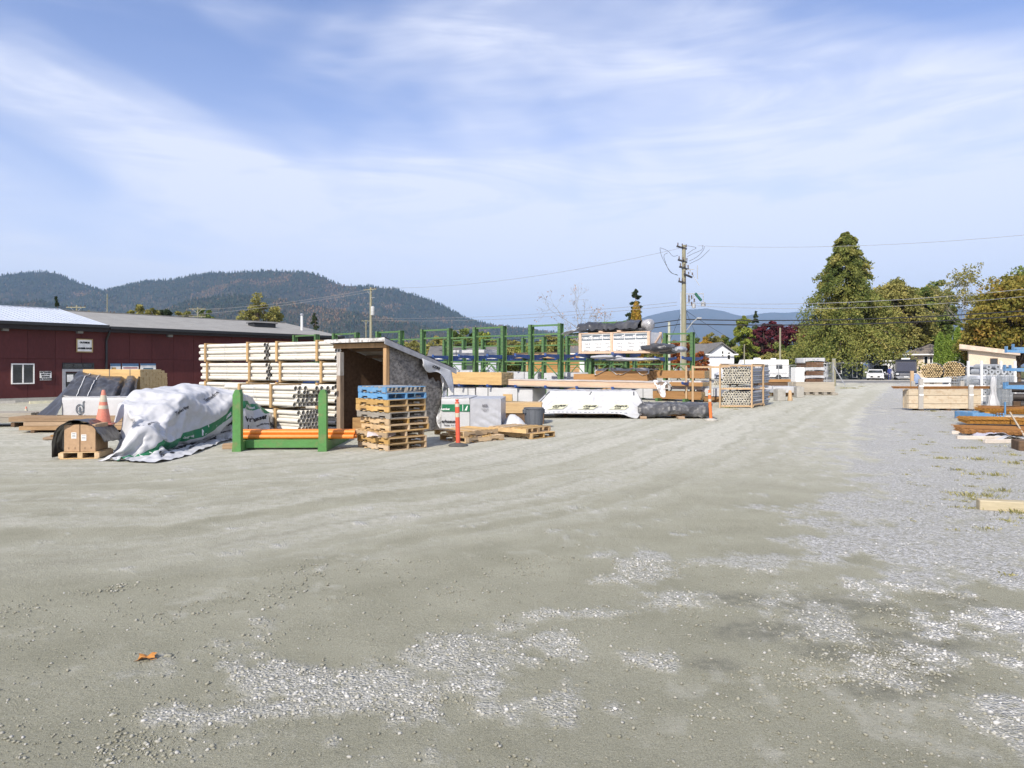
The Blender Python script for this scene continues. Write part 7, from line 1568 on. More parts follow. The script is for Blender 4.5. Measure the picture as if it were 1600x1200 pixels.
# ------------------------------------------------------------------ white plastic pipe bundles
PTH = R(-33)
def pvc_bundle(right_px, right_y, z, L, cols, rows, label, seed, d=.127, jag=.015, bats=(.55, 2.45), back=0.0, extra=None, shift=0.0):
    q = random.Random(seed); xr = wx(right_px, right_y); e = Vector((math.cos(PTH), math.sin(PTH), 0)); nrm = Vector((-e.y, e.x, 0))
    base = Vector((xr, right_y, z)) - e * (L + shift) + nrm * back
    o = empty('pipe_bundle', tuple(base), PTH, label, 'pipe bundle', 'white pipe bundles'); me = PV.get(L)
    if me is None: me = PV[L] = MB().pipe_x(0, L, 0, 0, d / 2 - .001, .007, 14).mesh('pipe', pvc, True)
    rp = d * .866; z0_ = .042
    for r_ in range(rows):
        for c in range(cols):
            x = q.uniform(-jag, jag)
            if extra: x += extra(r_, c, q)
            link('pipe', me, o, (x, d / 2 + .042 + c * d + (d / 2 if r_ % 2 else 0), z0_ + d / 2 + r_ * rp), (q.uniform(0, 6.28), 0, 0))
    Wd = cols * d + d / 2 + .084; Ht = z0_ + d + (rows - 1) * rp
    vb = MB().box(-.045, 0, 0, .045, .038, Ht + .04, b=.003).mesh('batten', batten_m); hb_ = MB().box(-.045, .039, 0, .045, Wd - .039, .038, b=.003).mesh('batten', batten_m)
    for x in bats:
        link('batten', vb, o, (x, 0, 0)); link('batten', vb, o, (x, Wd - .038, 0)); link('batten', hb_, o, (x, 0, 0)); link('batten', hb_, o, (x, 0, Ht + .003))
    s = MB()
    for x in (bats[0] + (bats[1] - bats[0]) * .48,): s.box(x, -.002, z0_, x + .016, .0, Ht); s.box(x, 0, Ht, x + .016, Wd, Ht + .002)
    s.build('strap', strap_m, o)
    return o, Ht + .043
PV = {}
names = ['bottom', 'second', 'third', 'top']
stag = lambda r_, c, q: .055 * c * (1 if r_ > 2 else .4) + (.08 if r_ % 2 else 0) * q.uniform(.4, 1.2) + (.28 if (r_ == 4 and c > 2) else 0)
# front pile of two bundles, their open ends to the right
zt_ = 0.0
for k in range(2):
    _, hgt_ = pvc_bundle(463 if k == 0 else 456, 18.25, zt_ + .012, 3.05, 7, 5, ['lower front bundle of white pipes with open ends toward the shed', 'upper front bundle of white pipes with ragged open ends toward the shed'][k], 50 + k, bats=(.75, 2.15), extra=stag if k else None, jag=.03)
    zt_ += hgt_ + .01
# taller pile behind, left and right stacks of four
for side, rpx, ry, sh in (('left', 410, 22.0, 0), ('right', 521, 20.35, 0)):
    z = 0.0
    for k in range(4):
        _, hh = pvc_bundle(rpx + (3 if k == 2 else 0), ry, z + .01, 3.55 if side == 'left' else 3.05, 7, 5, '%s bundle in the %s rear stack of white pipes' % (names[k], side), 60 + k + (10 if side == 'right' else 0), bats=((.42, 2.3) if k != 2 else (.5, 2.4)) if side == 'right' else (.42, 2.75))
        z += hh - .0

# ------------------------------------------------------------------ shed
ST = R(-36); osb = mat('osb_board', (0.22, 0.205, 0.19), (0.10, 0.095, 0.09), scale=11, stretch=(1, 1, 1.5), bump=.8, bscale=26, var=.05, rough=.95, lo=.40, hi=.58, fine=.45, dirt=(0.34, 0.33, 0.32), dirt_amt=.6, dirt_scale=5)
post_m = mat('shed_post', (0.46, 0.29, 0.15), (0.30, 0.19, 0.10), scale=3, stretch=(3, 3, .4), bump=.45, var=.1, rough=.95); post_w = mat('whitewashed_post', (0.50, 0.49, 0.47), (0.30, 0.25, 0.20), scale=4, stretch=(3, 3, .5), bump=.3, var=0)
roofing = mat('roll_roofing', (0.16, 0.16, 0.165), (0.09, 0.09, 0.095), scale=4, bump=.4, var=.05, rough=.9)
SC = Vector((-3.27, 17.75, 0)); sh = empty('storage_shed', tuple(SC), ST, 'weathered open fronted storage shed with rough grey board walls and sloping roof', 'shed')
SW, SD = 1.92, 2.15          # opening runs to -x, side wall runs to +y
zf = lambda y: 2.42 - (2.42 - 1.80) * y / SD      # roof underside falls to the back
MB().box(-.10, -.02, 0, .02, .10, 2.30, b=.006).build('corner_post', post_m, sh)
MB().box(-SW - .02, -.02, 0, -SW + .13, .12, 1.55, b=.006).build('post', mat('grey_brown_post', (0.33, 0.25, 0.18), (0.20, 0.15, 0.11), scale=3, stretch=(3, 3, .4), bump=.45, var=0), sh); MB().box(-SW - .02, -.02, 1.553, -SW + .13, .12, 2.20, b=.006).build('post', post_w, sh)
MB().box(-SW - .12, -.05, 2.302, .06, .05, 2.43, b=.005).build('lintel', post_m, sh)
for (y0_, y1_, z0_, z1a, z1b) in ((.11, 1.22, .02, 1.19, 1.19), (1.226, SD, .02, 1.19, 1.19), (.11, 1.22, 1.196, zf(.11) - .02, zf(1.22) - .02)):
    MB().prism([(y0_, z0_), (y1_, z0_), (y1_, z1b), (y0_, z1a)], -.004, .014, 'x').build('wall_board', osb, sh)
# torn upper rear board
MB().prism([(1.226, 1.196), (SD, 1.196), (SD, 1.34), (1.98, 1.42), (1.90, 1.36), (1.78, 1.50), (1.60, 1.44), (1.52, 1.62), (1.50, zf(1.5) - .02), (1.226, zf(1.226) - .02)], -.004, .014, 'x').build('wall_board', osb, sh)
MB().box(-SW, SD - .02, .02, -.006, SD, 1.78).build('back_wall', dark_wood, sh); MB().prism([(.12, .02), (SD - .02, .02), (SD - .02, zf(SD) - .01), (.12, zf(.12) - .01)], -SW, -SW + .015, 'x').build('side_wall', dark_wood, sh)
MB().box(-SW + .02, .1, .0, -.01, SD - .03, .05).build('floor_boards', old_timber, sh)
for y in (.45, 1.05, 1.65): MB().bar((-SW, y, zf(y) - .03), (-.006, y, zf(y) - .03), .04, .08).build('rafter', dark_wood, sh)
MB().box(-.75, 1.3, .02, -.70, 1.34, 1.3).box(-.75, 1.3, 1.26, -.02, 2.1, 1.29).box(-.75, 1.3, .85, -.02, 2.1, .88).build('shelf', old_timber, sh)
rf = MB()
def slab(x0, x1, y0, y1, t0, t1): rf.prism([(y0, zf(y0) + t0), (y1, zf(y1) + t0), (y1, zf(y1) + t1), (y0, zf(y0) + t1)], x0, x1, 'x')
slab(-SW - .28, .16, -.20, SD + .42, .02, .06); rf.build('roof_deck', mat('deck_grey', (0.30, 0.29, 0.28), (0.2, 0.2, 0.2), scale=5, bump=.3, var=0), sh)
nr_ = 26
MB().grid(lambda u, v: (-SW - .31 + (SW + .50) * u, -.24 + (SD + .70) * v, zf(-.24 + (SD + .70) * v) + .068 + crumple(u * 2, v * 2, 31, .02)), nr_, nr_).build('roofing', roofing, sh, True)
MB().box(-SW - .30, -.225, zf(-.2) - .03, .17, -.205, zf(-.2) + .075).build('fascia', mat('flaking_white', (0.58, 0.57, 0.56), (0.26, 0.24, 0.22), scale=9, bump=.4, var=0, lo=.48, hi=.6), sh)
fs_ = MB(); fs_.prism([(-.22, zf(-.22) - .10), (SD + .44, zf(SD + .44) - .08), (SD + .44, zf(SD + .44) + .05), (-.22, zf(-.22) + .055)], .162, .182, 'x'); fs_.build('barge_board', mat('barge_grey', (0.36, 0.37, 0.39), (0.25, 0.25, 0.27), scale=5, bump=.2, var=0), sh)
def hang(u, v):
    y = 1.15 + 1.2 * u; top = zf(y) - .06; ln = (.18 + .42 * u ** 1.6 + .10 * math.sin(9 * u)) * v
    return (.19 + .05 * math.sin(7 * u + 3 * v) * v, y + .12 * v * u, top - ln)
sheet(hang, 20, 10, 'torn_wrap', mat('housewrap', (0.58, 0.59, 0.60), (0.42, 0.43, 0.45), scale=5, rough=.5, bump=.3, var=0), sh, .003)
tw = MB(); text_on(tw, 'ICORP', .11, lambda u, v: (.188, 1.72 + u, zf(1.72 + u) - .15 + v), .006); tw.build('wrap_print', ink, sh)
def hang2(u, v):
    z = 1.55 * (1 - v) + .02; w_ = .12 + .34 * math.sin(min(1, v * 1.25) * 1.5) * (.7 + .3 * math.sin(9 * v)); y = SD - .02 - w_ * .5 + w_ * u + .06 * math.sin(6 * v)
    return (.03 + .07 * abs(math.sin(5 * u + 4 * v)) + .05 * v + crumple(u, v * 2, 37, .05), y, z)
sheet(hang2, 10, 26, 'torn_wrap', mat('housewrap_torn', (0.60, 0.60, 0.60), (0.20, 0.20, 0.20), scale=3.5, rough=.5, bump=.3, var=0, lo=.52, hi=.6), sh, .003)
MB().box(0, 0, 0, .62, .40, .34, b=.01).build('wooden_box', old_timber, None, loc=(*(SC + Vector((-1.15, 1.15, 0)))[:2], .051), rot=(0, 0, ST)); tag(bpy.context.scene.objects['wooden_box'], 'brown wooden box on the shed floor behind the pallet stack', 'box')

# ------------------------------------------------------------------ wrapped packs right of the shed
wp2 = empty('wrapped_pack', (-1.98, 19.15, 0), R(-4), 'white wrapped lumber pack with a green printed band behind the red post', 'wrapped pack')
wrapbox(.80, 1.8, .06, .93, 7, .010, 24, parent=wp2)
MB().box(.02, -.026, .55, .80, -.0205, .75).build('green_band', print_green, wp2); MB().box(-.026, .05, .55, -.0205, 1.7, .75).build('green_band', print_green, wp2)
l2 = MB(); l2.box(.60, -.0285, .56, .615, -.0265, .74); l2.prism([(.66, .58), (.72, .58), (.75, .71), (.73, .71)], -.0285, -.0265, 'y'); text_on(l2, 'Lumber', .08, flat(.12, -.0285, .615, 1, 0, 0), .004); l2.build('band_print', print_white, wp2)
l3 = MB(); text_on(l3, 'erhaeuser', .12, flat(.25, -.027, .27, 1, 0, 0), .005); text_on(l3, 'Timber  2 x 10', .06, flat(.25, -.027, .16, 1, 0, 0), .002); l3.build('lettering', ink, wp2)
wp3 = empty('wrapped_pack', (-1.165, 19.02, 0), R(-4), 'grey plastic wrapped pack with diagonal creases right of the green banded pack', 'wrapped pack')
def gsk(u, v):
    x = .86 * u; z = .06 + .85 * v; y = -.012
    d = (z - .55 + .55 * x) / .16; y += -.022 * abs(math.sin(d * 2.2)) * (1 - v) * min(1, 3 * u) + crumple(u, v, 44, .010) - .016 * abs(math.sin(26 * u)) * max(0, u - .7) * 3
    return (x, y, z)
wrapbox(.86, 1.7, .06, .91, 9, .008, 24, m=wrap_g, parent=wp3); sheet(gsk, 40, 40, 'front_sheet', wrap_g, wp3, .0, True)
for o_ in (wp3,):
    pr_ = MB(); text_on(pr_, 'MSR', .085, flat(.42, -.052, .72, 1, 0, 0), .006); text_on(pr_, '2 x 6 x 12\nNo. 2', .045, flat(.42, -.052, .6, 1, 0, 0), .002); pr_.build('lettering', mat('grey_ink', (0.2, 0.2, 0.22), scale=3, var=0, bump=0), o_)
lumber_pack('lumber_pack', (-.42, 21.5, 0), R(-4), 1.35, 1.0, .32, 'short pale lumber pack behind the grey wrapped pack', z0=.34, lay=.08, board=.2, seed=8)
MB().box(0, 0, 0, 1.5, 1.0, .335).build('timber_cribbing', dark_wood, None, loc=(-.5, 21.55, 0.0), rot=(0, 0, R(-4))); tag(bpy.context.scene.objects['timber_cribbing'], 'dark timber cribbing under the short pale lumber pack', 'cribbing')
def lump(u, v):
    x = -.32 + .85 * u; h = .52 * (math.sin(math.pi * min(1, u * 1.08)) ** .7) * (1 - .35 * u); y = 19.15 + .9 * v - .1 * math.sin(math.pi * v)
    return (x, y - .05 * u, max(.012, h * math.sin(math.pi * min(1, .08 + v)) + crumple(u * 1.3, v, 61, .10) * (h + .05)))
tag(sheet(lump, 26, 20, 'tarp_heap', wrap_w, None, .004, True, 1), 'small crumpled white sheet on the ground left of the grey bin', 'tarp')
bn = empty('waste_bin', (*gp(834, 669), 0.0), .4, 'round grey plastic bin standing behind the loose pallets', 'bin'); bm_ = mat('bin_grey', (0.115, 0.125, 0.14), (0.095, 0.105, 0.12), scale=3, rough=.5, var=0, spec=.4)
MB().lathe([(.235, 0), (.24, .02), (.275, .52), (.275, .56), (.295, .565), (.298, .60), (.285, .605), (.27, .60), (.262, .5), (.232, .03), (.0, .025)], 32, caps=(True, False)).build('body', bm_, bn, True)
for s in (-1, 1):
    MB().box(s * .29 - .045, -.07, .44, s * .29 + .045, .07, .56, b=.012).build('handle', bm_, bn)
rbm = MB()
for k in range(10): a = 2 * math.pi * k / 10; rbm.bar((.250 * math.cos(a), .250 * math.sin(a), .06), (.281 * math.cos(a), .281 * math.sin(a), .55), .016, .012)
rbm.build('ribs', bm_, bn)
# white covered pack with three printed labels, skirt flared to the ground
cp = empty('covered_pack', (1.35, 24.25, 0), R(-3), 'large white covered lumber pack with three cream printed labels', 'covered pack')
CL, CW = 3.05, 1.6
def cvr(u, v):
    """u along the front, v from the top front edge down to the hem"""
    flare = .55 * v ** 1.15; xl, xr = 0 - .95 * v ** 1.1, CL + .30 * min(1, v / .62) - .34 * max(0, v - .62) / .38 * 1.0
    x = xl + (xr - xl) * u; hem = .10 + .10 * math.sin(math.pi * min(1, max(0, (u - .12) / .8))) ** .7 + .05 * math.sin(9 * u) * .5 - .13 * max(0, (u - .88) / .12)
    if u < .12: hem -= .05
    z = .94 + (max(.012, hem) - .94) * v - .05 * math.sin(math.pi * v) ** 1
    y = -flare + .0 + crumple(u * 2.6, v * 1.4, 71, .085) * (v * (1 - v) * 3 + .15) + (.04 * math.sin(26 * u) * v if u > .82 else 0) + .02 * math.sin(14 * u) * v * v
    return (x, y, z)
sheet(cvr, 84, 26, 'front_cover', wrap_w, cp, .004)
MB().grid(lambda u, v: (CL * u, CW * v, .945 + crumple(u * 3, v, 73, .02)), 40, 10).build('top_cover', wrap_w, cp, True)
sheet(lambda u, v: (CL + (.30 * min(1, v / .62) - .34 * max(0, v - .62) / .38) + .07 * crumple(u * 2, v, 75, 1.0) * v, -.55 * v ** 1.15 + (CW + .2 * v) * u, .94 - .90 * v), 20, 16, 'end_cover', wrap_w, cp, .004)
sheet(lambda u, v: (-.95 * v ** 1.1, -.55 * v ** 1.15 + (CW + .2 * v) * u, .94 - .88 * v), 20, 16, 'end_cover', wrap_w, cp, .004)
MB().box(.15, .12, .10, CL - .15, CW - .1, .92).build('lumber', fir, cp); MB().box(.5, 0, 0, .6, CW, .1).box(2.4, 0, 0, 2.5, CW, .1).build('bearer', dark_wood, cp)
lab = mat('cream_label', (0.60, 0.60, 0.44), scale=3, var=0, bump=.05)
def on_c(u0, v0): return lambda a, b2: (lambda p: (p[0], p[1] - .035, p[2] + .012))(cvr(u0 + a / 4.3, v0 - b2 / 1.05))
for k, (u0, v0) in enumerate(((.225, .66), (.50, .67), (.775, .67))):
    fn = on_c(u0, v0); sk_ = .012
    o2 = MB().add([fn(-.30 + .60 * i / 8 + sk_ * (j - 1.5), -.125 + .25 * j / 3) for j in range(4) for i in range(9)], [(j * 9 + i, j * 9 + i + 1, (j + 1) * 9 + i + 1, (j + 1) * 9 + i) for j in range(3) for i in range(8)]).build('printed_label', lab, cp)
    g2 = lambda a, b2, fn=fn: (lambda p: (p[0], p[1] - .010, p[2] + .003))(fn(a + b2 * .35, b2))
    tt_ = MB(); text_on(tt_, 'CANFOR', .118, lambda a, b2: g2(a, b2 + .035), .007); text_on(tt_, 'LUMBER', .062, lambda a, b2: g2(a, b2 - .065), .004); tt_.build('lettering', ink, o2)
hm = MB()
for k in range(22):
    u = .06 + k * .039; p = cvr(u, .93); hm.box(p[0] - .03, p[1] - .014, p[2] - .008, p[0] + (.03 if k % 3 else .06), p[1] - .008, p[2] + .012)
hm.build('hem_print', print_navy, cp)
for u in (.0, .48, .96): p = cvr(u, .03); q_ = cvr(u - .015, .14); MB().bar((p[0], p[1] - .012, p[2] + .01), (q_[0], q_[1] - .015, q_[2]), .05, .01).build('strap', strap_d, cp)
# black covered pack on bearers
kp = empty('covered_pack', (4.42, 23.75, 0), R(-2), 'long low pack in dusty black plastic on timber bearers', 'covered pack')
KL = 2.45
def kc(u, v):
    s = [(-.02, .10), (-.10, .22), (-.06, .38), (.04, .50), (.30, .53), (.75, .54), (1.1, .5), (1.2, .2)]
    t = v * (len(s) - 1); i = min(int(t), len(s) - 2); f = t - i; y = s[i][0] * (1 - f) + s[i + 1][0] * f; z = s[i][1] * (1 - f) + s[i + 1][1] * f
    e_ = max(0, u - .93) / .07; e0 = max(0, .05 - u) / .05
    return (-.05 + (KL + .1) * u, y + .25 * e_ * (v < .6) + crumple(u * 3, v * 1.5, 81, .05), max(.02, z * (1 - .12 * e_ - .1 * e0) - .05 * math.sin(u * 9) * (v < .2) + crumple(u * 3.2, v * 2, 85, .06)))
sheet(kc, 60, 24, 'cover', mat('dusty_black', (0.045, 0.046, 0.05), (0.09, 0.09, 0.095), scale=2.4, rough=.45, bump=.35, bscale=12, spec=.5, var=0, dirt=(0.4, 0.4, 0.4), dirt_amt=.5, dirt_scale=3.5), kp, .004, True, 1)
sheet(lambda u, v: (KL + .05 + .03 * math.sin(8 * v), .0 + 1.1 * u, .07 + (.44) * v), 10, 8, 'end_cover', wrap_k, kp, .004); MB().box(.05, .1, .09, KL - .02, 1.05, .44).build('lumber', brown_timber, kp)
for x in (.12, 1.42): MB().box(x - .11, -.25, 0, x + .11, 1.1, .085, b=.01).build('bearer', old_timber, kp)
# ------------------------------------------------------------------ cantilever racks
rack_g = mat('rack_green', (0.085, 0.175, 0.065), (0.065, 0.14, 0.05), scale=2, var=.05, rough=.5, spec=.4, bump=.04, dirt=(0.22, 0.20, 0.12), dirt_amt=.25, dirt_scale=4)
arm_b = mat('arm_blue', (0.022, 0.06, 0.21), (0.03, 0.075, 0.23), scale=3, var=.08, rough=.45, spec=.4, bump=.04, dirt=(0.2, 0.2, 0.2), dirt_amt=.3, dirt_scale=5)
RA0 = Vector((-14.0, 44.0)); RA1 = Vector((5.04, 30.06)); RD = (RA1 - RA0).normalized(); RAng = math.atan2(RD.y, RD.x); RLen = (RA1 - RA0).length
def along(base, d, px):
    k = (px - 800) / F; return (k * base.y - base.x) / (d.x - k * d.y)
def rack(base, pairs, hgt, label, arms, beams, arm_len=1.3, braces=True, armz=(.86, 2.33)):
    o = empty('cantilever_rack', (*base, 0), RAng, label, 'rack', None)
    up_ = MB().box(-.045, -.16, 0, .045, .16, .02, b=0)
    for sx_ in (-1, 1): pass
    u = MB(); u.box(-.075, -.16, 0, .075, -.145, hgt).box(-.075, .145, 0, .075, .16, hgt).box(-.012, -.145, 0, .012, .145, hgt - .002).box(-.075, -.145, hgt - .012, .075, .145, hgt)
    um = u.mesh('upright', rack_g)
    holes = MB()
    for k in range(int(hgt / .18)): holes.box(-.05, -.1625, .1 + k * .18, -.025, -.1605, .14 + k * .18).box(.025, -.1625, .1 + k * .18, .05, -.1605, .14 + k * .18)
    hmz = holes.mesh('bolt_holes', black_metal)
    ft = MB().box(-.07, -1.15, .0, .07, -.163, .16, b=.006).box(-.07, .163, 0, .07, 1.15, .16, b=.006).mesh('foot', rack_g)
    def arm_mesh(s):
        return MB().prism([(s * .165, -.16), (s * arm_len, -.05), (s * arm_len, .05), (s * .165, .05)], -.045, .045, 'x').box(-.06, min(s * arm_len, s * (arm_len + .02)), -.02, .06, max(s * arm_len, s * (arm_len + .02)), .09).mesh('arm', arm_b)
    am = [arm_mesh(-1), arm_mesh(1)]
    xs = []
    for a, b2 in pairs:
        xa_, xb_ = along(base, RD, a), along(base, RD, b2); xs += [xa_, xb_]
        MB().box(xa_ + .076, -.05, hgt - .10, xb_ - .076, .05, hgt - .02).box(xa_ + .076, -.04, hgt - .52, xb_ - .076, .04, hgt - .45).build('tie_beam', rack_g, o)
        for z in beams: MB().box(xa_ + .076, -.035, z, xb_ - .076, .035, z + .075).build('tie_beam', rack_g, o)
        if braces:
            for z0_, z1_ in ((.22, 1.25), (1.3, beams[-1] - .02)):
                m_ = (xa_ + xb_) / 2
                MB().bar((xa_ + .08, .01, z0_), (m_, .01, z1_), .03, .05).bar((xb_ - .08, -.01, z0_), (m_ , -.01, z1_), .03, .05).build('brace', rack_g, o)
    for x in xs:
        ob = link('upright', um, o, (x, 0, 0)); link('bolt_holes', hmz, ob); link('foot', ft, o, (x, 0, 0))
        for z in armz:
            for k in arms: link('arm', am[k], o, (x, 0, z))
    xs.sort()
    for i in range(1, len(xs) - 1, 2):
        MB().box(xs[i] + .076, -.03, hgt - .55, xs[i + 1] - .076, .03, hgt - .48).box(xs[i] + .076, -.03, beams[-1] + .0, xs[i + 1] - .076, .03, beams[-1] + .07).build('tie_beam', rack_g, o)
    return o, xs
ra, xsA = rack(RA0, [(461, 495), (523, 558), (591, 627), (661, 703), (743, 787), (830, 876), (924, 979)], 3.83, 'near row of green cantilever rack uprights with blue arms', (0, 1), (.16, 2.02))
RB0 = Vector((-4.35, 45.9)); RBA = Vector((9.5, 35.55)); RDs = RD
RD = (RBA - RB0).normalized(); RAng = math.atan2(RD.y, RD.x)
rb, xsB = rack(RB0, [(695, 725), (755, 780), (818, 850), (887, 917), (955, 992), (1040, 1082)], 3.60, 'rear row of green cantilever rack uprights with blue arms', (0, 1), (.14, 1.9), armz=(.95, 2.25))
RD = RDs; RAng = math.atan2(RD.y, RD.x)
def onrack(base, px, off, rd=None):
    """x along a rack and the world point at sight line px for goods off metres in front of the row"""
    d = rd or RD; n = Vector((-d.y, d.x)); b = base + n * (-off); s = along(b, d, px); return s, b + d * s
nA = Vector((-RD.y, RD.x))
def goods(px0, px1, off, z, label, kind, depth, h, base=RA0, seed=0, m=None, cat='lumber pack', **kw):
    s0, p0 = onrack(base, px0, off); s1, p1 = onrack(base, px1, off); L_ = s1 - s0
    if kind == 'lumber': return lumber_pack('lumber_pack', (p0.x, p0.y, z), RAng, L_, depth, h, label, m=m, z0=0, seed=seed, cat=cat, **kw)
    if kind == 'wrap':
        o = empty('wrapped_pack', (p0.x, p0.y, z), RAng, label, 'wrapped pack'); wrapbox(L_, depth, 0, h, seed, .022, 30, 10, m=m or wrap_w, parent=o)
        for x in (.22 * L_, .75 * L_): MB().box(x, -.034, 0, x + .03, -.031, h).box(x, -.034, h + .03, x + .03, depth, h + .033).build('strap', strap_d, o)
        return o
goods(690, 783.5, 1.17, .925, 'stack of golden boards on the near rack arms left of centre', 'lumber', 1.0, .60, lay=.043, board=.2, seed=3)
# long boards with a white sheet on top, drooping at the right end
s0, p0 = onrack(RA0, 797, 1.2); s1, p1 = onrack(RA0, 1027, 1.2)
lb = empty('board_pack', (p0.x, p0.y, .925), RAng, 'very long pack of pinkish boards under a white sheet on the near rack arms', 'board pack'); Lb = s1 - s0
mb = MB()
for i in range(6):
    for j in range(6):
        pts_ = [(-.1 + (Lb + .1) * k / 12, .18 * j + .09, .045 * i + .022 - .16 * max(0, k / 12 - .72) ** 1.4 + .05 * max(0, .25 - k / 12)) for k in range(13)]
        for k in range(12): mb.bar(pts_[k], pts_[k + 1], .176, .042)
tag(mb.build('boards', mat('pink_boards', (0.60, 0.44, 0.32), (0.50, 0.36, 0.25), scale=2, stretch=(.3, 3, 3), bump=.1, var=0), lb), kind='stuff')
sheet(lambda u, v: (-.12 + (Lb + .14) * u, -.03 + 1.16 * v, .285 + crumple(u * 4, v, 91, .02) - .16 * max(0, u - .72) ** 1.4 - .04 * (v < .05)), 50, 8, 'top_sheet', wrap_w, lb, .004)
def ragend(u, v): return (Lb - .15 + .35 * v + .08 * math.sin(8 * u), -.05 + 1.0 * u, .28 - .62 * v * (.6 + .4 * math.sin(5 * u + 1)) + crumple(u, v, 93, .12))
sheet(ragend, 18, 14, 'torn_end', mat('torn_print', (0.72, 0.72, 0.72), (0.30, 0.24, 0.20), scale=4, var=0, rough=.5, bump=.3, lo=.5, hi=.62), lb, .003)
MB().box(0.3, -.012, -.04, Lb * .98, 1.12, -.004).build('under_board', grey_timber, lb)
# white printed cartons on the upper arms
s0, p0 = onrack(RA0, 905, .62); s1, p1 = onrack(RA0, 1016, .62); Lc = s1 - s0
cz_ = 2.38; ct = empty('carton_pack', (p0.x, p0.y, cz_), RAng, 'long wood framed pack of white printed panels on the upper rack arms', 'panel pack'); ch_ = wz(521, 30.4) - cz_ - .02
MB().box(0.02, 0.02, .11, Lc - .02, 1.15, ch_).build('panels', paper, ct)
MB().box(0, -.02, 0, Lc, 1.17, .10).build('base_board', mat('pink_pine', (0.62, 0.45, 0.33), (0.52, 0.37, 0.26), scale=3, stretch=(.4, 3, 3), var=.05, bump=.1), ct)
pine = MATS['pink_pine']
for x in (.0, Lc * .46, Lc - .12):
    MB().box(x, -.045, .0, x + .12, .0185, ch_ + .04).build('frame_post', pine, ct); MB().box(x, 1.152, .0, x + .12, 1.20, ch_ + .04).build('frame_post', pine, ct)
MB().box(0, -.02, ch_ + .001, Lc, .10, ch_ + .045).build('top_rail', pine, ct)
MB().bar((Lc + .01, .1, .15), (Lc + .01, 1.1, ch_ - .05), .03, .09).build('end_brace', pine, ct)
bdp = MB(); nseg = 6
for k in range(nseg):
    x0_ = .13 + (Lc - .26) * k / nseg; x1_ = .13 + (Lc - .26) * (k + 1) / nseg - .03
    bdp.box(x0_, .0145, ch_ - .30, x1_, .0195, ch_ - .05)
    if Lc * .44 < (x0_ + x1_) / 2 < Lc * .5: continue
    wpn = MB(); text_on(wpn, 'Trusscore', .19, flat((x0_ + x1_) / 2, .0125, ch_ - .175, 1, 0, 0), .006); wpn.build('header_print', print_white, ct)
    gpn = MB()
    for r_i, tx_ in enumerate(('Wall &', 'Ceiling', 'Board')): text_on(gpn, tx_, .11, flat(x0_ + .12, .0125, ch_ - .45 - .14 * r_i, 1, 0, 0), .002, align='LEFT')
    tag(gpn.build('small_print', mat('faint_ink', (0.3, 0.31, 0.33), scale=3, var=0, bump=0), ct), kind='stuff')
bdp.build('header_band', print_navy, ct)
# black wrapped roll lying on top of the cartons, with a clear domed end
rl = empty('wrapped_roll', (p0.x, p0.y, cz_ + ch_ + .14), RAng, 'black plastic wrapped rolls with a glossy silver end lying on the white panel pack', 'roll')
MB().grid(lambda u, v: (-.1 + (Lc - .45) * u, .55 + .62 * math.cos(math.pi * (1 - v)) , .03 + (.34 + .05 * math.sin(9 * u)) * math.sin(math.pi * v) ** .6 + crumple(u * 3, v * 2, 95, .09)), 50, 16).build('wrapping', wrap_k, rl, True)
MB().box(-.1, .05, -.02, Lc - .4, 1.05, .05).build('filler', wrap_k, rl)
MB().lathe([(.05, -.34), (.20, -.28), (.25, -.1), (.25, .08), (.20, .16), (.06, .20)], 18, c=(0, 0, 0)).build('clear_end', mat('clear_film', (0.40, 0.40, 0.41), (0.15, 0.15, 0.16), scale=6, rough=.15, spec=.8, bump=.4, var=0), rl, True, loc=(Lc - .28, .5, .20), rot=(0, R(90), 0))
for x in (1.0, 1.9): MB().box(x, -.02, -.135, x + .2, 1.1, -.021).build('bearer', pine, rl)
def wflap(u, v): return (-.95 + 1.0 * u, -.1 + .8 * v, -.1 + .30 * u ** 1.5 + .06 * math.sin(5 * u) + crumple(u, v, 97, .08))
sheet(wflap, 16, 10, 'loose_sheet', wrap_w, rl, .004)
# other goods on and under the near rack
goods(700, 742, .9, .02, 'white covered pack on the ground under the near rack left of centre', 'wrap', 1.1, .75, seed=11)
goods(744, 832, 1.0, .17, 'white covered lumber pack low under the middle of the near rack', 'wrap', 1.1, .62, seed=12)
goods(786, 800, 1.05, .17, 'tan board ends poking out of the white cover under the near rack', 'lumber', .6, .30, seed=13)
goods(896, 966, .3, .93, 'brown lumber pack with torn white cover behind the long boards', 'lumber', 1.0, .52, m=brown_timber, seed=14, lay=.045, board=.16)
s0, p0 = onrack(RA0, 930, .35); s1, p1 = onrack(RA0, 1012, .35); Lq = s1 - s0
bp_k = empty('covered_pack', (p0.x, p0.y, 1.20), RAng, 'brown lumber pack with wavy torn white sheet on top beside the rack end', 'covered pack')
mbq = MB()
for i in range(7):
    for j in range(6): mbq.box(.012 * ((i * 7 + j * 3) % 5), j * .17, i * .06, Lq - .015 * ((i + j * 2) % 4), j * .17 + .165, i * .06 + .055)
tag(mbq.build('boards', brown_timber, bp_k), kind='stuff')
sheet(lambda u, v: (-.05 + (Lq + .1) * u, -.06 + 1.12 * v, .45 + .09 * abs(math.sin(7 * u)) - .22 * (v < .08) * abs(math.sin(7 * u + 1.2)) + crumple(u * 3, v, 99, .05)), 50, 14, 'torn_sheet', wrap_w, bp_k, .004)
MB().box(0, 0, -.28, Lq, 1.0, -.003).build('lower_boards', dark_wood, bp_k)
goods(862, 960, -1.0, .96, 'long white covered pack behind the near rack uprights', 'wrap', 1.0, .55, seed=15)
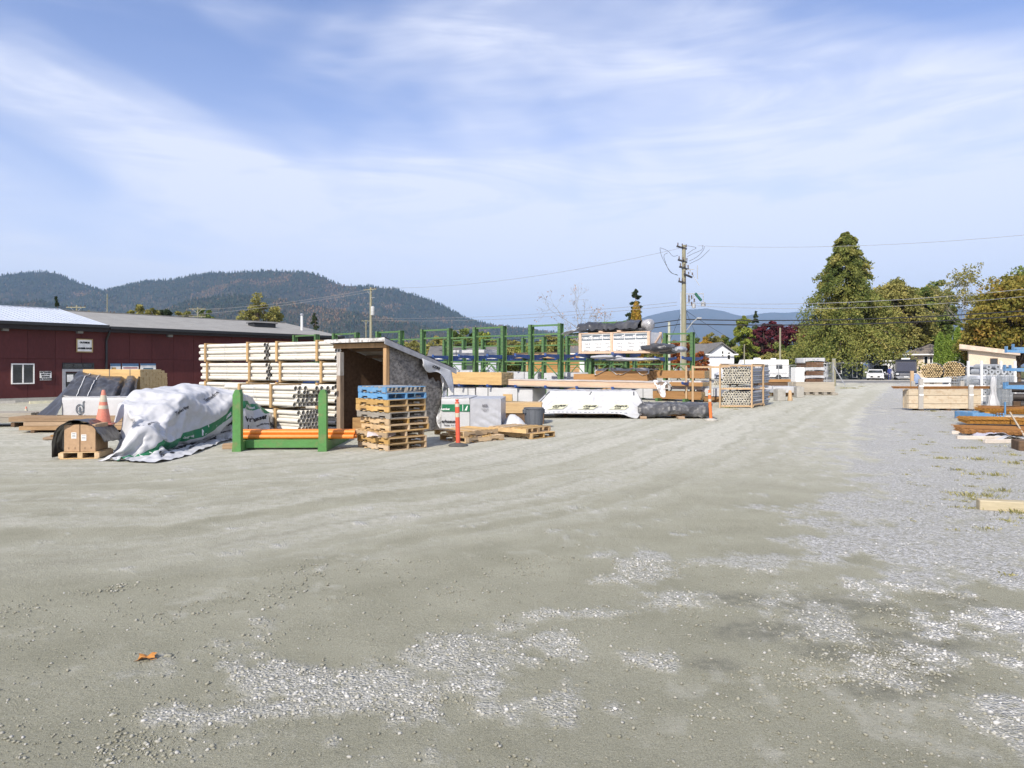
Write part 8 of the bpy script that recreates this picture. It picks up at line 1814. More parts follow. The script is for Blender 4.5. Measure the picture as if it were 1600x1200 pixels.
for i, (a, b2, z, h, k_, lb_) in enumerate([(700, 760, 2.40, .30, 'wrap', 'low white pack on the upper arms left of the middle uprights'), (800, 870, 2.40, .12, 'lumber', 'few thin boards lying on the upper middle arms')]):
    goods(a, b2, -1.05, z, lb_, k_, .9, h, seed=16 + i)
# grey and black film bundles on the upper arms past the end of the near row
def film_roll(px0, px1, off, z, r, label, seed, m):
    s0, p0 = onrack(RA0, px0, off); s1, p1 = onrack(RA0, px1, off); L_ = s1 - s0
    o = empty('film_bundle', (p0.x, p0.y, z), RAng, label, 'film bundle')
    mb = MB(); n = 14; k = 26; vs = []
    for i in range(k + 1):
        u = i / k; rr = r * (.35 + .65 * math.sin(math.pi * min(1, u * 1.02 + .02)) ** .5) * (1 + .25 * (float(vnoise(u * 6, 1.5, seed)) - .5))
        for j in range(n):
            a = 2 * math.pi * j / n; q_ = rr * (1 + .35 * (float(vnoise(u * 9, j * 1.1, seed + 2)) - .5)); vs.append((L_ * u, q_ * 1.5 * math.cos(a), r * .7 + .5 * q_ * math.sin(a)))
    mb.add(vs, [(i * n + j, i * n + (j + 1) % n, (i + 1) * n + (j + 1) % n, (i + 1) * n + j) for i in range(k) for j in range(n)] + [tuple(range(n)), tuple(range(k * n, k * n + n))])
    mb.build('film', m, o, True, angle=60); return o
film_roll(1004, 1056, .3, 2.36, .36, 'bulky dark plastic bundle lying on the upper arms at the rack end', 5, wrap_k)
film_roll(1020, 1066, -.7, 2.30, .30, 'second dark plastic bundle drooping off the rear rack arms', 6, wrap_k)
film_roll(948, 1030, .9, 2.02, .14, 'long thin grey roll lying across the arms below the white panel pack', 7, wrap_g)
film_roll(925, 972, .9, 2.10, .18, 'creased grey plastic bundle on the blue arms under the white panel pack', 8, wrap_g)
film_roll(1052, 1072, .1, 2.34, .26, 'pale blue grey plastic roll end beside the pale post', 9, mat('pale_film', (0.36, 0.38, 0.42), (0.16, 0.17, 0.2), scale=5, rough=.3, bump=.3, var=0))
# goods along the rear rack
RDs = RD; RAs = RAng; dB = (RBA - RB0).normalized(); RD = dB; RAng = math.atan2(dB.y, dB.x)
rear = [(1022, 1101, .2, 1.20, .42, 'lumber', 'brown lumber pack on the rear rack arms right of the pale post'), (1036, 1096, .35, .62, .45, 'wrap', 'white sheeted pack in the middle of the rear rack end'), (1046, 1098, .6, .80, .20, 'lumber', 'thin brown boards between the white sheets at the rear rack end'),
        (1020, 1096, .7, .12, .42, 'lumber', 'brown lumber pack on the ground at the rear rack end'), (1088, 1124, .2, .30, .40, 'wrap', 'white sheeted pack just left of the conduit crate'), (1098, 1124, .3, .03, .26, 'lumber', 'brown board stack under the white sheet left of the conduit crate'),
        (960, 1020, .3, .12, .50, 'wrap', 'white sheeted pack on the ground at the rear rack behind the covered pack'), (850, 940, .3, .98, .45, 'wrap', 'white covered pack on the rear rack between the middle uprights'), (760, 840, .3, .98, .50, 'wrap', 'white covered pack on the rear rack behind the golden boards'),
        (880, 960, .4, .10, .55, 'lumber', 'orange brown lumber under the rear rack behind the white covered pack'), (690, 750, .3, .98, .60, 'wrap', 'grey white covered pack on the far end of the rear rack'), (800, 880, .3, 2.33, .18, 'lumber', 'thin boards on the upper arms of the rear rack')]
for i, (a, b2, off, z, h, k_, lb_) in enumerate(rear): goods(a, b2, off, z, lb_, k_, 1.0, h, base=RB0, seed=30 + i, m=None if k_ == 'wrap' else brown_timber if i not in (11,) else fir)
RD = RDs; RAng = RAs
# ------------------------------------------------------------------ wooden crate of grey conduit
cp_m = mat('conduit_grey', (0.34, 0.36, 0.39), (0.28, 0.30, 0.33), scale=1.5, stretch=(.5, 2, 2), var=.06, rough=.45, bump=.03); cp_e = mat('conduit_end', (0.72, 0.67, 0.54), scale=4, var=.08, rough=.7)
crate_w = mat('crate_wood', (0.50, 0.35, 0.21), (0.40, 0.28, 0.16), scale=3, stretch=(3, 3, .5), var=.12, bump=.15)
kx, ky = gp(1128, 637); ka = R(-3); kr = empty('conduit_crate', (kx, ky, 0), ka, 'wooden frame crate holding two tiers of grey conduit pipes', 'crate')
# pipes run back along local y turned to the right; ends face the yard
d = .115; nc = 11; Wc = 1.26; yl = 2.2
yaw = R(-33)
sub = Vector((math.sin(-yaw), math.cos(yaw), 0))
ppm = MB()
def pipe_y(n=12, r=.057, L0=3.0, wall=.021):
    mb = MB(); ring = [(0, r), (L0, r), (L0, r - wall), (0, r - wall)]; vs = []
    for yv, q in ring:
        for j in range(n): a = 2 * math.pi * j / n; vs.append((q * math.cos(a), yv, q * math.sin(a)))
    fs = [(i * n + j, i * n + (j + 1) % n, ((i + 1) % 4) * n + (j + 1) % n, ((i + 1) % 4) * n + j) for i in range(4) for j in range(n)]
    mb.add(vs, fs); mb.m = [1 if (f_ // n) in (3,) else 0 for f_ in range(len(fs))]; return mb
pme = pipe_y().mesh('conduit', [cp_m, cp_e], True)
q = random.Random(9)
for (z0_, rows, ncol) in ((.16, 6, 10), (.86, 1, 10), (1.10, 7, 10), (1.86, 1, 5)):
    for r_ in range(rows):
        for c in range(ncol):
            if z0_ > 1.8: x = .35 + c * .115
            else: x = .07 + c * .118 + (.059 if r_ % 2 else 0)
            link('conduit', pme, kr, (x, .02 + q.uniform(-.05, .05), z0_ + r_ * .102), (0, q.uniform(0, 6.28), yaw))
V2 = lambda x, y: (x - y * math.sin(yaw) * 0 + y * math.sin(-yaw), y * math.cos(yaw))
for (x, y, h) in ((-.04, -.12, 1.88), (1.33, -.12, 1.88), (-.04, 2.2, 1.88), (1.33, 1.6, 1.88), (.03, 1.0, 1.80)):
    X, Y_ = V2(x, y); MB().box(-.035, -.035, 0, .035, .035, h, b=.004).build('crate_post', crate_w, kr, loc=(X, Y_, 0), rot=(0, 0, yaw))
for (y, z) in ((-.07, .03), (-.07, .79), (-.07, 1.80), (1.6, .03), (1.6, .79), (1.6, 1.80)):
    a, b2 = V2(-.09, y), V2(1.39, y); MB().bar((*a, z + .045), (*b2, z + .045), .04, .065).build('crate_rail', crate_w, kr)
for (x, z) in ((-.04, 1.84), (1.33, 1.84), (1.33, .06)):
    a, b2 = V2(x, -.08), V2(x, 2.2 if x < 0 else 1.62); MB().bar((*a, z + .06), (*b2, z + .06), .06, .07).build('crate_rail', crate_w, kr)
# second low crate frame left of it with a few conduits
kx2, ky2 = wx(1095, 33), 33.0; k2 = empty('open_crate', (kx2, ky2, 0), ka, 'open wooden frame left of the conduit crate with a few low pipes', 'crate')
for (x, y, h) in ((-.45, -.3, 1.85), (.55, .4, 1.85), (-.3, 2.0, 1.85)): MB().box(x - .045, y - .04, 0, x + .045, y + .04, h, b=.004).build('crate_post', crate_w, k2)
MB().bar((-.45, -.26, 1.78), (1.2, -.5, 1.78), .05, .09).build('crate_rail', crate_w, k2)
for r_ in range(2):
    for c in range(8): link('conduit', pme, k2, (.25 + c * .118 + .059 * r_, -1.6, 1.0 + r_ * .1), (0, 0, yaw)); link('conduit', pme, k2, (.45 + c * .118 + .059 * r_, -2.6, .10 + r_ * .1), (0, 0, yaw))
# ------------------------------------------------------------------ stacks right of the crate
def gl(px0, px1, base_py, ztop_py, label, kind, depth, seed, rz=0, zb=None, m=None, **kw):
    Y = gy(base_py); x0_, x1_ = wx(px0, Y), wx(px1, Y); h = wz(ztop_py, Y); z = zb if zb is not None else 0.06
    if zb is None and kind: pass
    if kind == 'lumber': return lumber_pack('lumber_pack', (x0_, Y, z), rz, x1_ - x0_, depth, h - z, label, m=m or brown_timber, seed=seed, **kw)
    o = empty('wrapped_pack', (x0_, Y, z), rz, label, 'wrapped pack'); wrapbox(x1_ - x0_, depth, 0, h - z, seed, .012, 20, 8, parent=o, m=m); return o
gl(1184, 1202, 624, 608, 'short brown lumber stack just right of the conduit crate', 'lumber', 1.2, 41, lay=.06, board=.2)
gl(1176, 1206, 622, 603, 'white sheet draped over the lumber right of the conduit crate', 'wrap', 1.0, 42, zb=.52)
gl(1208, 1246, 620, 604, 'white sheeted lumber pack behind the grey concrete blocks', 'wrap', 1.2, 43, zb=.25)
gl(1206, 1244, 619.5, 614, 'brown boards showing under the white sheet behind the concrete blocks', 'lumber', 1.2, 44, lay=.06, board=.2)
gl(1170, 1243, 614, 592, 'long brown lumber pack behind the concrete blocks', 'lumber', 1.2, 45, zb=.75, lay=.09, board=.2)
MB().box(0, 0, 0, 2.0, 1.1, .72).build('bearer_stack', dark_wood, None, loc=(wx(1186, gy(614)), gy(614) + .05, 0.02)); tag(bpy.context.scene.objects['bearer_stack'], 'dark bearers under the long brown lumber pack', 'bearer stack')
def block(px0, px1, base, top, d_, label, seed):
    Y = gy(base); x0_, x1_ = wx(px0, Y), wx(px1, Y); h = wz(top, Y); o = empty('concrete_block', (x0_, Y, 0), R(seed), label, 'concrete block', 'concrete blocks beside the lumber')
    MB().box(0, 0, 0, x1_ - x0_, d_, h * .96, b=.02).build('block', conc, o); MB().box(.08, .1, h * .96 + .002, x1_ - x0_ - .08, d_ - .1, h, b=.01).build('keyway', conc, o)
block(1215.5, 1228, 626.5, 607.5, .6, 'grey concrete block nearest the conduit crate', 2); block(1245, 1256, 621, 604, .6, 'second concrete block with a darker top nearer the gate', -6)
Y = gy(626); MB().lathe([(.13, 0), (.14, .02), (.10, .3), (.08, .5), (.05, .55)], 10).build('short_post', crate_w, None, True, loc=(wx(1234.5, Y), Y, 0)); tag(bpy.context.scene.objects['short_post'], 'short tan wooden post between the two concrete blocks', 'post')
# grey ledge of stacked lumber with white sheeted tower on it
Y = gy(617.5); x0_, x1_ = wx(1244, Y), wx(1304, Y); ld = empty('board_ledge', (x0_, Y, 0), 0, 'low ledge of grey weathered boards by the gate', 'board stack')
bw_ = MB().box(0, 0, 0, x1_ - x0_, .5, .125, b=.006).mesh('board', mat('ledge_boards', (0.44, 0.39, 0.31), (0.34, 0.30, 0.24), scale=2.5, stretch=(.3, 3, 3), var=.1, bump=.2))
for i in range(5):
    for j in range(2): link('board', bw_, ld, (rnd.uniform(-.05, .05), j * .51, .19 + i * .128))
for k in range(5): MB().box(k * (x1_ - x0_) / 4.4, -.2, 0, k * (x1_ - x0_) / 4.4 + .22, 1.0, .187, b=.01).build('bearer', grey_timber, ld)
Y = gy(617.5) + .4
for k, (a, b2, lb_) in enumerate(((597.5, 587, 'bottom white sheeted timber pack of the tower on the board ledge'), (586.5, 574, 'middle white sheeted timber pack of the tower on the board ledge'), (573.5, 559, 'top white sheeted timber pack of the tower on the board ledge'))):
    z0_, z1_ = wz(a, Y), wz(b2, Y); X0, X1 = wx(1258.5, Y), wx(1288.5, Y); o = empty('covered_pack', (X0, Y, z0_), R(2), lb_, 'covered pack', 'white sheeted timber tower'); hh = z1_ - z0_; w_ = X1 - X0
    mb = MB(); q2 = random.Random(k)
    for i in range(3):
        for j in range(7): mb.box(.05 + j * (w_ - .1) / 7 + .004, q2.uniform(-.02, .02), .005 + i * hh * .18, .05 + (j + 1) * (w_ - .1) / 7 - .004, 1.4, (i + 1) * hh * .18 - .005)
    mb.build('timbers', mat('tower_timbers', (0.17, 0.095, 0.055), (0.10, 0.06, 0.04), scale=6, var=.1, bump=.2), o)
    sheet(lambda u, v, hh=hh, w_=w_: (-.02 + (w_ + .04) * u, -.05 if v < .45 else -.05 + (v - .45) * 2.6, (hh * .54 + .02 + hh * (.42 * min(1, v / .45)) + .05 * math.sin(math.pi * u) * (v < .2)) if v < .5 else hh * .97 + crumple(u * 2, v, 5, .03)), 20, 16, 'sheet', wrap_w, o, .004)
    for sx_ in (0, 1): sheet(lambda u, v, hh=hh, w_=w_, sx_=sx_: (-.03 + (w_ + .06) * sx_, -.04 + 1.45 * u, hh * (.97 - .55 * v)), 4, 4, 'side_sheet', wrap_w, o, .004)
Y = gy(617.5) + .5; o = empty('sheet_stack', (wx(1243.5, Y), Y, wz(597, Y)), 0, 'white sheet goods standing left of the timber tower', 'sheet stack'); w_ = wx(1257, Y) - wx(1243.5, Y); h_ = wz(574, Y) - wz(597, Y)
MB().box(0, 0, .012, w_, .8, h_, b=.01).build('panels', white_paint, o); MB().box(0, -.01, -.0, w_, .8, .01).build('base', dark_wood, o); MB().box(w_ * .47, -.013, .02, w_ * .5, -.0015, h_).build('strap', strap_m, o)
# rough timbers lying in front of the ledge
for k, (a, b2, py) in enumerate(((1258, 1306, 617), (1240, 1300, 612.5))):
    X, Y = gp(a, py); X1_ = wx(b2, Y); tag(MB().box(0, 0, 0, X1_ - X, .16, .14, b=.02).build('log_timber', grey_timber, None, loc=(X, Y - (.35 if k == 0 else -1.6), .0), rot=(0, 0, R(1))), ['grey timber lying before the board ledge near the gate', 'grey timber lying behind the board ledge'][k], 'timber')
# ------------------------------------------------------------------ goods along the right side of the yard
plank_p = mat('pale_plank', (0.54, 0.455, 0.33), (0.44, 0.365, 0.26), scale=2, stretch=(.3, 3, 3), var=.08, bump=.2, rough=.9, dirt=(0.3, 0.17, 0.08), dirt_amt=.5, dirt_scale=7)
grey_post = mat('grey_stake', (0.44, 0.42, 0.38), (0.34, 0.32, 0.29), scale=3, stretch=(3, 3, .5), var=.06, bump=.25)
rust = mat('rusty_steel', (0.30, 0.145, 0.045), (0.19, 0.09, 0.035), scale=6, var=.12, bump=.3, rough=.9); rust_l = mat('bright_rust', (0.43, 0.215, 0.042), (0.29, 0.135, 0.03), scale=5, var=.1, bump=.3, rough=.9)
blue_s = mat('light_blue_steel', (0.10, 0.24, 0.43), (0.13, 0.27, 0.45), scale=3, var=.05, rough=.5, bump=.05, dirt=(0.35, 0.33, 0.28), dirt_amt=.4, dirt_scale=6)
mesh_g = mat('mesh_wire', (0.42, 0.45, 0.47), (0.34, 0.37, 0.39), scale=6, var=.05, rough=.45, metal=.4, bump=0)
Y = gy(641.5); pb0 = Vector((wx(1420, Y), Y, 0)); pw = wx(1532, Y) - pb0.x
bn2 = empty('plank_bin', tuple(pb0), R(-1), 'long bin of pale planks held by two grey stakes', 'bin')
for (z, h) in ((.08, .20), (.285, .33), (.62, .26)):
    for j in range(3): MB().box(0, j * .06, z, pw - .03 * j, j * .06 + .055, z + h - .006, b=.006).build('plank', plank_p, bn2)
for (z, h) in ((.08, .40), (.485, .38)): MB().box(0, .40, z, pw, .46, z + h, b=.006).build('plank', plank_p, bn2)
for x in (.02, pw - .08): MB().box(x, .19, .08, x + .06, .395, .86, b=.006).build('end_plank', plank_p, bn2)
for px, top in ((1437.5, 592), (1514.5, 601)):
    x = wx(px, Y) - pb0.x; MB().box(x - .085, -.10, .06, x + .085, -.004, wz(top, Y), b=.008).build('stake', grey_post, bn2); MB().box(x - .07, .465, .06, x + .07, .55, 1.2, b=.008).build('stake', grey_post, bn2)
    for z_ in (.62, .98): MB().box(x - .09, -.106, z_, x + .09, -.101, z_ + .06).build('tape_band', white_paint, bn2)
for x in (.5, pw * .55, pw - .5): MB().box(x - .08, -.06, 0, x + .08, .5, .079, b=.008).build('bearer', dark_wood, bn2)
rb_o = empty('rebar_bundle', (wx(1405, Y) , Y + .02, .90), R(-.6), 'long rusty bundle of steel bars lying along the plank bin', 'rebar bundle')
q = random.Random(4); rbl = wx(1551, Y) - wx(1405, Y)
bar_m = MB().tube([(0, 0, 0), (rbl * .5, 0, -.008), (rbl, 0, 0)], .012, 6).mesh('bar', rust, True)
for k in range(34): link('bar', bar_m, rb_o, (q.uniform(-.25, .05), .0 + .024 * (k % 9) + q.uniform(-.004, .004), .014 + .024 * (k // 9)), (0, q.uniform(-.003, .003), q.uniform(-.006, .006)))
# things in and behind the bin
lattice = MB()
o = empty('white_crate', (wx(1443, 29.6), 29.6, .9), 0, 'white timber crate standing behind the plank bin', 'crate'); w_ = wx(1486, 29.6) - wx(1443, 29.6)
for z in (.0, .22): MB().box(0, 0, z, w_, .04, z + .13, b=.004).build('slat', white_paint, o)
for x in (0, w_ - .06): MB().box(x, .041, -.85, x + .06, .5, .42, b=.004).build('side', white_paint, o)
MB().box(0, .041, -.85, w_, .46, .1).build('load', dark_wood, o); MB().box(-.02, -.0, .361, w_ + .02, .5, .40).build('rail', white_paint, o)
o = empty('tall_stake', (wx(1425, 29), 29, 0), 0, 'tan timber stake with a blue bag at the left end of the plank bin', 'stake'); MB().box(-.06, -.05, 0, .06, .05, 1.62, b=.008).build('stake', crate_w, o)
MB().lathe([(.03, 1.05), (.15, 1.1), (.17, 1.3), (.11, 1.42), (.04, 1.5)], 10, c=(.20, .02, 0)).build('bag', mat('blue_bag', (0.16, 0.24, 0.40), (0.3, 0.33, 0.4), scale=5, var=0), o, True)
# bundles of round stakes, end on
end_m = mat('stake_ends', (0.55, 0.42, 0.23), (0.42, 0.30, 0.15), scale=14, var=.1, bump=.2); stake_b = mat('stake_bark', (0.12, 0.08, 0.04), (0.07, 0.05, 0.03), scale=8, var=.2, bump=.4)
pm_ = MB().tube([(0, 0, 0), (0, 2.0, 0)], .040, 8); pm_.m = [0] * 8 + [1, 1]; stake_mesh = pm_.mesh('stake', [stake_b, end_m])
for (px, py, rr, lb_) in ((1455.5, 579, 14, 'left round bundle of wooden stakes behind the plank bin'), (1488, 578.5, 16, 'right larger round bundle of wooden stakes behind the plank bin')):
    Y2 = 34.0; r0 = rr * Y2 / F * 1.05; zc = wz(py + 1, Y2); o = empty('stake_bundle', (wx(px, Y2), Y2, zc), R(-38), lb_, 'stake bundle', 'bundles of round stakes')
    q = random.Random(px)
    st_ = .099; ny_ = int(r0 / (st_ * .866)) + 1
    for a in range(-ny_, ny_ + 1):
        for b2 in range(-12, 13):
            x = b2 * st_ + (st_ / 2 if a % 2 else 0); z = a * st_ * .866
            if (x * x) / (r0 * r0) + (z * z) / (r0 * r0 * .74) < 1: link('stake', stake_mesh, o, (x + q.uniform(-.004, .004), q.uniform(-.08, .08), z + q.uniform(-.004, .004)), (0, q.uniform(0, 6), 0))
    MB().tube([(1.02 * r0 * math.cos(t_ * math.pi / 12), .5, .89 * r0 * math.sin(t_ * math.pi / 12)) for t_ in range(25)], .012, 5).build('strap', strap_m, o)
    MB().box(-r0, .3, -zc, r0, 1.6, -r0 * .86, b=.02).build('support', grey_timber, o)
car('parked_van', wx(1504, 52) * 0 + 1506, 600, 56, 'silver van half hidden behind the stake bundles', 1.95, 4.9, 1.9, mat('silver_paint', (0.45, 0.47, 0.50), rough=.3, scale=2, var=0, coat=.5, bump=0), 1.05, (.8, 1.4, 4.4, 4.8), 'van', rz=R(-70), boxy=.6)
# welded wire mesh rolls
def mesh_roll(px0, px1, base, top, Y2, label, st=.10):
    x0_, x1_ = wx(px0, Y2), wx(px1, Y2); r0 = (x1_ - x0_) / 2; z0_, z1_ = max(.02, wz(base, Y2)), wz(top, Y2)
    o = empty('mesh_roll', ((x0_ + x1_) / 2, Y2 + r0, 0), 0, label, 'mesh roll', None); mb = MB(); h = z1_ - z0_
    for tr in (1.0, .86, .7, .5):
        n = int(2 * math.pi * r0 * tr / st); rr = r0 * tr
        for k in range(n): a = 2 * math.pi * k / n; mb.tube([(rr * math.cos(a), rr * math.sin(a), z0_), (rr * math.cos(a), rr * math.sin(a), z1_)], .006, 4, caps=False)
        for k in range(int(h / st) + 1):
            z = z0_ + h * k / int(h / st); mb.tube([(rr * math.cos(2 * math.pi * j / 20), rr * math.sin(2 * math.pi * j / 20), z) for j in range(21)], .006, 4, caps=False)
    tag(mb.build('wires', mesh_g, o), kind='stuff'); MB().tube([(r0 * 1.02 * math.cos(2 * math.pi * j / 20), r0 * 1.02 * math.sin(2 * math.pi * j / 20), z0_ + h * .6) for j in range(21)], .014, 5, caps=False).build('tie_wire', steel, o)
    return o
mesh_roll(1485.5, 1507, 610, 589, 30.4, 'low grey mesh roll standing on the plank bin, left one'); mesh_roll(1507.5, 1533, 612, 588.5, 30.2, 'low grey mesh roll standing on the plank bin, right one')
mesh_roll(1549, 1568, 636, 586.5, 30.4, 'tall grey mesh roll beside the white steel shelf'); mesh_roll(1568.5, 1590, 634, 586, 31.0, 'tall grey mesh roll at the right behind the white bag')
# white steel shelf with rolls on it
Y = 32.4; sx0, sx1 = wx(1533.5, Y), wx(1586, Y); sf_ = empty('steel_shelf', (sx0, Y, 0), 0, 'white steel shelf loaded with grey rolls', 'shelf'); w_ = sx1 - sx0
for x in (0, w_): MB().box(x - .04, -.04, 0, x + .04, .04, 2.08).build('leg', white_paint, sf_); MB().box(x - .04, .9, 0, x + .04, .98, 2.08).build('leg', white_paint, sf_)
for z in (.38, .86, 1.36): MB().box(.041, -.03, z, w_ - .041, .97, z + .06).build('shelf_board', white_paint, sf_)
rollm = mat('grey_roll', (0.38, 0.40, 0.42), (0.28, 0.30, 0.32), scale=4, var=.1, rough=.7); rme = MB().lathe([(.04, 0), (.13, 0), (.135, .9), (.04, .9)], 16, caps=(False, True)).mesh('roll', rollm, True)
spots_r = [(z + .06 + .135, x) for z, n_ in ((1.36, 5), (.86, 4), (.38, 3)) for x in [.22 + .29 * k for k in range(n_)]] + [(1.36 + .06 + .37, .37), (1.36 + .06 + .37, .8)]
for i, (z, x) in enumerate(spots_r):
    o = link('wire_roll', rme, None, (sx0 + x, Y + .02, z), (R(-90), 0, 0)); tag(o, 'grey roll lying end on, %s the white steel shelf' % ('atop the other rolls of' if z > 1.7 else 'top board of' if z > 1.3 else 'middle board of' if z > .8 else 'bottom board of'), 'roll', 'grey rolls in the white steel shelf')
o = empty('white_bag', (wx(1552.5, 27.6), 27.6, 0), 0, 'tall crumpled white plastic bag in front of the mesh rolls', 'bag')
def bagf(u, v):
    z = .06 + 1.34 * v; r0 = .17 * (1.05 - v) ** .55 * (1 + .25 * math.sin(9 * v)) + .012; a = 2 * math.pi * u; k = 1 + .30 * (float(vnoise(math.cos(a) * 2 + 4, v * 5 + math.sin(a) * 2, 51)) - .5) + .10 * math.sin(7 * a + 5 * v)
    return (r0 * k * math.cos(a), r0 * k * math.sin(a) * .8, z)
MB().grid(bagf, 28, 26).build('plastic', wrap_w, o, True)
# pale blue cantilever arms and black pipes at the right edge
bk = empty('blue_rack', (wx(1650, 20), 20, 0), 0, 'light blue cantilever rack reaching in from the right edge', 'rack')
for y in (0, 2.9): MB().box(-.08 + .82 * y, y - .15, 0, .08 + .82 * y, y + .15, 3.0, b=.01).build('upright', blue_s, bk)
for y, z, l in ((-.0, 2.16, 1.45), (2.9, 2.32, 1.5), (-.0, 1.62, 1.5), (2.9, 1.62, 1.6), (0, 1.10, 1.5), (2.9, 1.05, 1.7)):
    MB().prism([(-l + .82 * y, z + .06), (-.081 + .82 * y, z), (-.081 + .82 * y, z + .15), (-l + .82 * y, z + .13)], y - .05, y + .05, 'y').box(-l - .02 + .82 * y, y - .055, z + .05, -l + .82 * y, y + .055, z + .24).build('arm', blue_s, bk)
kp_m = mat('black_pipe', (0.03, 0.026, 0.024), (0.05, 0.042, 0.036), scale=4, var=.1, rough=.6)
bpm = MB().pipe_x(0, 4.0, 0, 0, .14, .012, 16).mesh('pipe', kp_m, True)
for k, (dx, z, y) in enumerate(((0, .62, 26.6), (.02, 1.05, 27.2), (-.15, .35, 26.0), (.10, .93, 26.8), (.28, .15, 26.2))):
    tag(link('black_pipe', bpm, None, (wx(1583, 26.6) + dx, y, z), (0, 0, R(-34))), 'thick black pipe with its end showing at the right edge', 'pipe', 'thick black pipes at the right edge')
MB().box(0, 0, 0, 1.2, 1.0, .46, b=.02).build('pipe_support', dark_wood, None, loc=(wx(1588, 26.2), 26.35, 0), rot=(0, 0, R(-34))); tag(bpy.context.scene.objects['pipe_support'], 'dark timber support under the thick black pipes', 'support')
Y = gy(657); x0_ = wx(1520, Y); o = empty('blue_box', (x0_, Y, 0), R(-2), 'low light blue steel box on the gravel before the white shelf', 'box'); w_ = wx(1571, Y) - x0_
MB().box(0, 0, .0, w_ * .62, .05, .26, b=.006).box(0, .051, 0, .05, 1.0, .26, b=.006).build('side_panel', blue_s, o)
for k in range(4): MB().box(w_ * (.64 + .09 * k), 0, 0, w_ * (.68 + .09 * k), .05, .25, b=.006).build('slat', blue_s, o)
MB().box(.051, .051, .02, w_, .9, .16).build('floor', black_metal, o); MB().box(0, .95, .0, w_, 1.0, .26, b=.006).build('back_panel', blue_s, o); MB().bar((w_ - .02, .03, .2), (w_ - .02, .03, .62), .04, .04).build('corner_stake', blue_s, o)
tag(MB().prism([(0, 0), (.5, -.06), (.52, -.04), (.02, .05)], 0, .14, 'y').build('rusty_sheet', rust_l, None, loc=(wx(1546, 22.2), 22.3, .28)), 'rusty scrap of steel sheet lying on the blue box', 'scrap')
# rusty sheets of reinforcing mesh in three piles
def rebar_pile(px, py, rz, L_, W_, z, n, label, seed, m, st=.15):
    q = random.Random(seed); o = empty('rebar_mesh_pile', (*gp(px, py), z), rz, label, 'steel mesh', None)
    lx_ = MB(); nx_ = int(W_ / st)
    for k in range(nx_ + 1): y = k * st; lx_.tube([(0, y, 0), (L_ * .35, y, .012), (L_ * .7, y, -.006), (L_, y, 0)], .008, 5)
    ly_ = MB()
    for k in range(int(L_ / st) + 1): ly_.tube([(.05 + k * st, -.06, .014), (.05 + k * st, W_ + .06, .014)], .008, 5)
    lm2 = MB(); lm2.v = lx_.v + ly_.v; lm2.f = lx_.f + [tuple(i + len(lx_.v) for i in f) for f in ly_.f]; lm2.m = [0] * len(lm2.f)
    me = lm2.mesh('mesh_sheet', m, True)
    for k in range(n): link('mesh_sheet', me, o, (q.uniform(-.06, .06), q.uniform(-.05, .05), k * .022), (q.uniform(-.004, .004), q.uniform(-.004, .004), q.uniform(-.025, .025)))
    return o
rebar_pile(1506, 682, R(-24), 2.4, 1.2, .08, 4, 'lowest pile of rusty reinforcing mesh on white timbers', 3, rust)
rebar_pile(1512, 668, R(-21), 2.7, 1.2, .12, 7, 'middle pile of rusty reinforcing mesh curling at the left end', 4, rust_l)
rebar_pile(1541, 656, R(-16), 2.4, 1.1, .20, 8, 'top pile of bright rusty reinforcing mesh with a dark cut end', 5, rust_l, st=.10)
rodm = MB().tube([(0, 0, 0), (2.6, 0, .01)], .012, 5).mesh('rod', rust, True)
for (px, py, z0_, n, lb_) in ((1506, 681, .10, 60, 'loose bundle of brown rods on the lowest mesh pile'), (1512, 666, .12, 70, 'loose bundle of orange rods on the middle mesh pile'), (1538, 655, .33, 50, 'rods packed under the top mesh pile')):
    o = empty('rod_bundle', (*gp(px, py), z0_), R(-22), lb_, 'rod bundle'); q = random.Random(n)
    for k in range(n): link('rod', rodm, o, (q.uniform(-.06, .25), q.uniform(0, 1.3), q.uniform(0, .09)), (0, 0, q.uniform(-.05, .05)))
wt_m = mat('whitish_timber', (0.55, 0.50, 0.44), (0.42, 0.37, 0.31), scale=4, stretch=(.5, 3, 3), var=.08, bump=.3)
for k, (px, py, L_, rz, z, lb_) in enumerate(((1496, 686.5, 1.15, -9, 0, 'whitish timber under the lowest mesh pile, left end'), (1487, 678.5, .35, -40, 0, 'short dark ended timber at the left tip of the lowest mesh pile'), (1540, 693, 1.3, 6, 0, 'broken whitish board in front of the lowest mesh pile'), (1556, 657, 1.8, -3, .06, 'white painted timber under the top mesh pile'))):
    tag(MB().box(0, 0, 0, L_, .09, .09, b=.008).build('timber', wt_m, None, loc=(*gp(px, py), z), rot=(0, 0, R(rz))), lb_, 'timber')
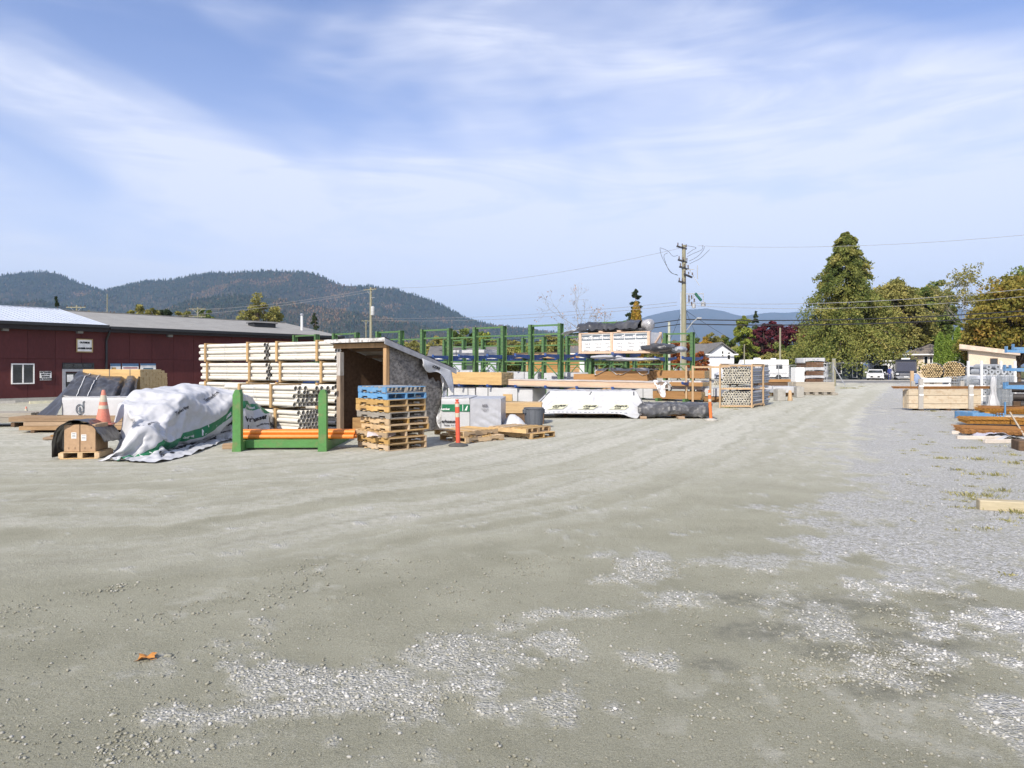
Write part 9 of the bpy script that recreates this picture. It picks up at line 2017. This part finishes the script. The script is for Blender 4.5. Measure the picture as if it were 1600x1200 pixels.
def ply(u, v): return (wx(1527, 17.2) + .78 * u, 17.0 + .5 * v, .02 + .13 * math.sin(math.pi * min(1, u * .9 + .1)) * (1 - .4 * v) + crumple(u, v, 77, .05))
tag(sheet(ply, 14, 8, 'plastic_scrap', mat('lilac_plastic', (0.55, 0.53, 0.58), (0.42, 0.40, 0.45), scale=5, rough=.4, bump=.3, var=0), None, .004), 'crumpled pale plastic sheet in front of the rusty mesh', 'plastic sheet')
def ply2(u, v): return (wx(1560, 16.6) + .85 * u, 16.6 + .4 * v, .02 + .10 * abs(math.sin(4 * u)) * (1 - .4 * v) + crumple(u, v, 79, .05))
tag(sheet(ply2, 14, 8, 'paper_scrap', wrap_w, None, .004), 'torn white plastic strip on the weeds at the right edge', 'plastic sheet')
tag(MB().bar((*gp(1578, 668), .45), (*gp(1604, 690), .05), .035, .035).build('stick', plank_p), 'thin pale stick leaning on the rusty mesh', 'stick')
tag(MB().box(0, 0, 0, .6, .5, .22, b=.02).build('timber', dark_wood, None, loc=(*gp(1592, 705), 0), rot=(0, 0, R(-20))), 'dark broken timber lying at the right edge below the mesh', 'timber')
# squared beam lying on the near gravel
X, Y = gp(1531, 797.5); bmz = mat('pale_beam', (0.47, 0.41, 0.28), (0.38, 0.325, 0.21), scale=2.5, stretch=(.4, 3, 3), var=0, bump=.35, rough=.95, dirt=(0.3, 0.22, 0.12), dirt_amt=.5)
tag(MB().box(0, 0, 0, 2.6, .14, .125, b=.008).build('beam', bmz, None, loc=(X, Y, .0), rot=(R(2), 0, R(-17))), 'squared pale timber beam lying on the gravel at the right edge', 'beam')
# ------------------------------------------------------------------ air
hz = MB().box(-11000, -400, -2.0, 11000, 21000, 1450).build('haze', bpy.data.materials.new('haze_air')); tag(hz, kind='stuff')
m = hz.data.materials[0]; m.use_nodes = True; t = m.node_tree; t.nodes.clear()
pv = t.nodes.new('ShaderNodeVolumePrincipled'); pv.inputs['Color'].default_value = (0.46, 0.68, 1.0, 1); pv.inputs['Density'].default_value = HAZE_D; pv.inputs['Anisotropy'].default_value = 0.0
ou = t.nodes.new('ShaderNodeOutputMaterial'); t.links.new(pv.outputs[0], ou.inputs['Volume'])
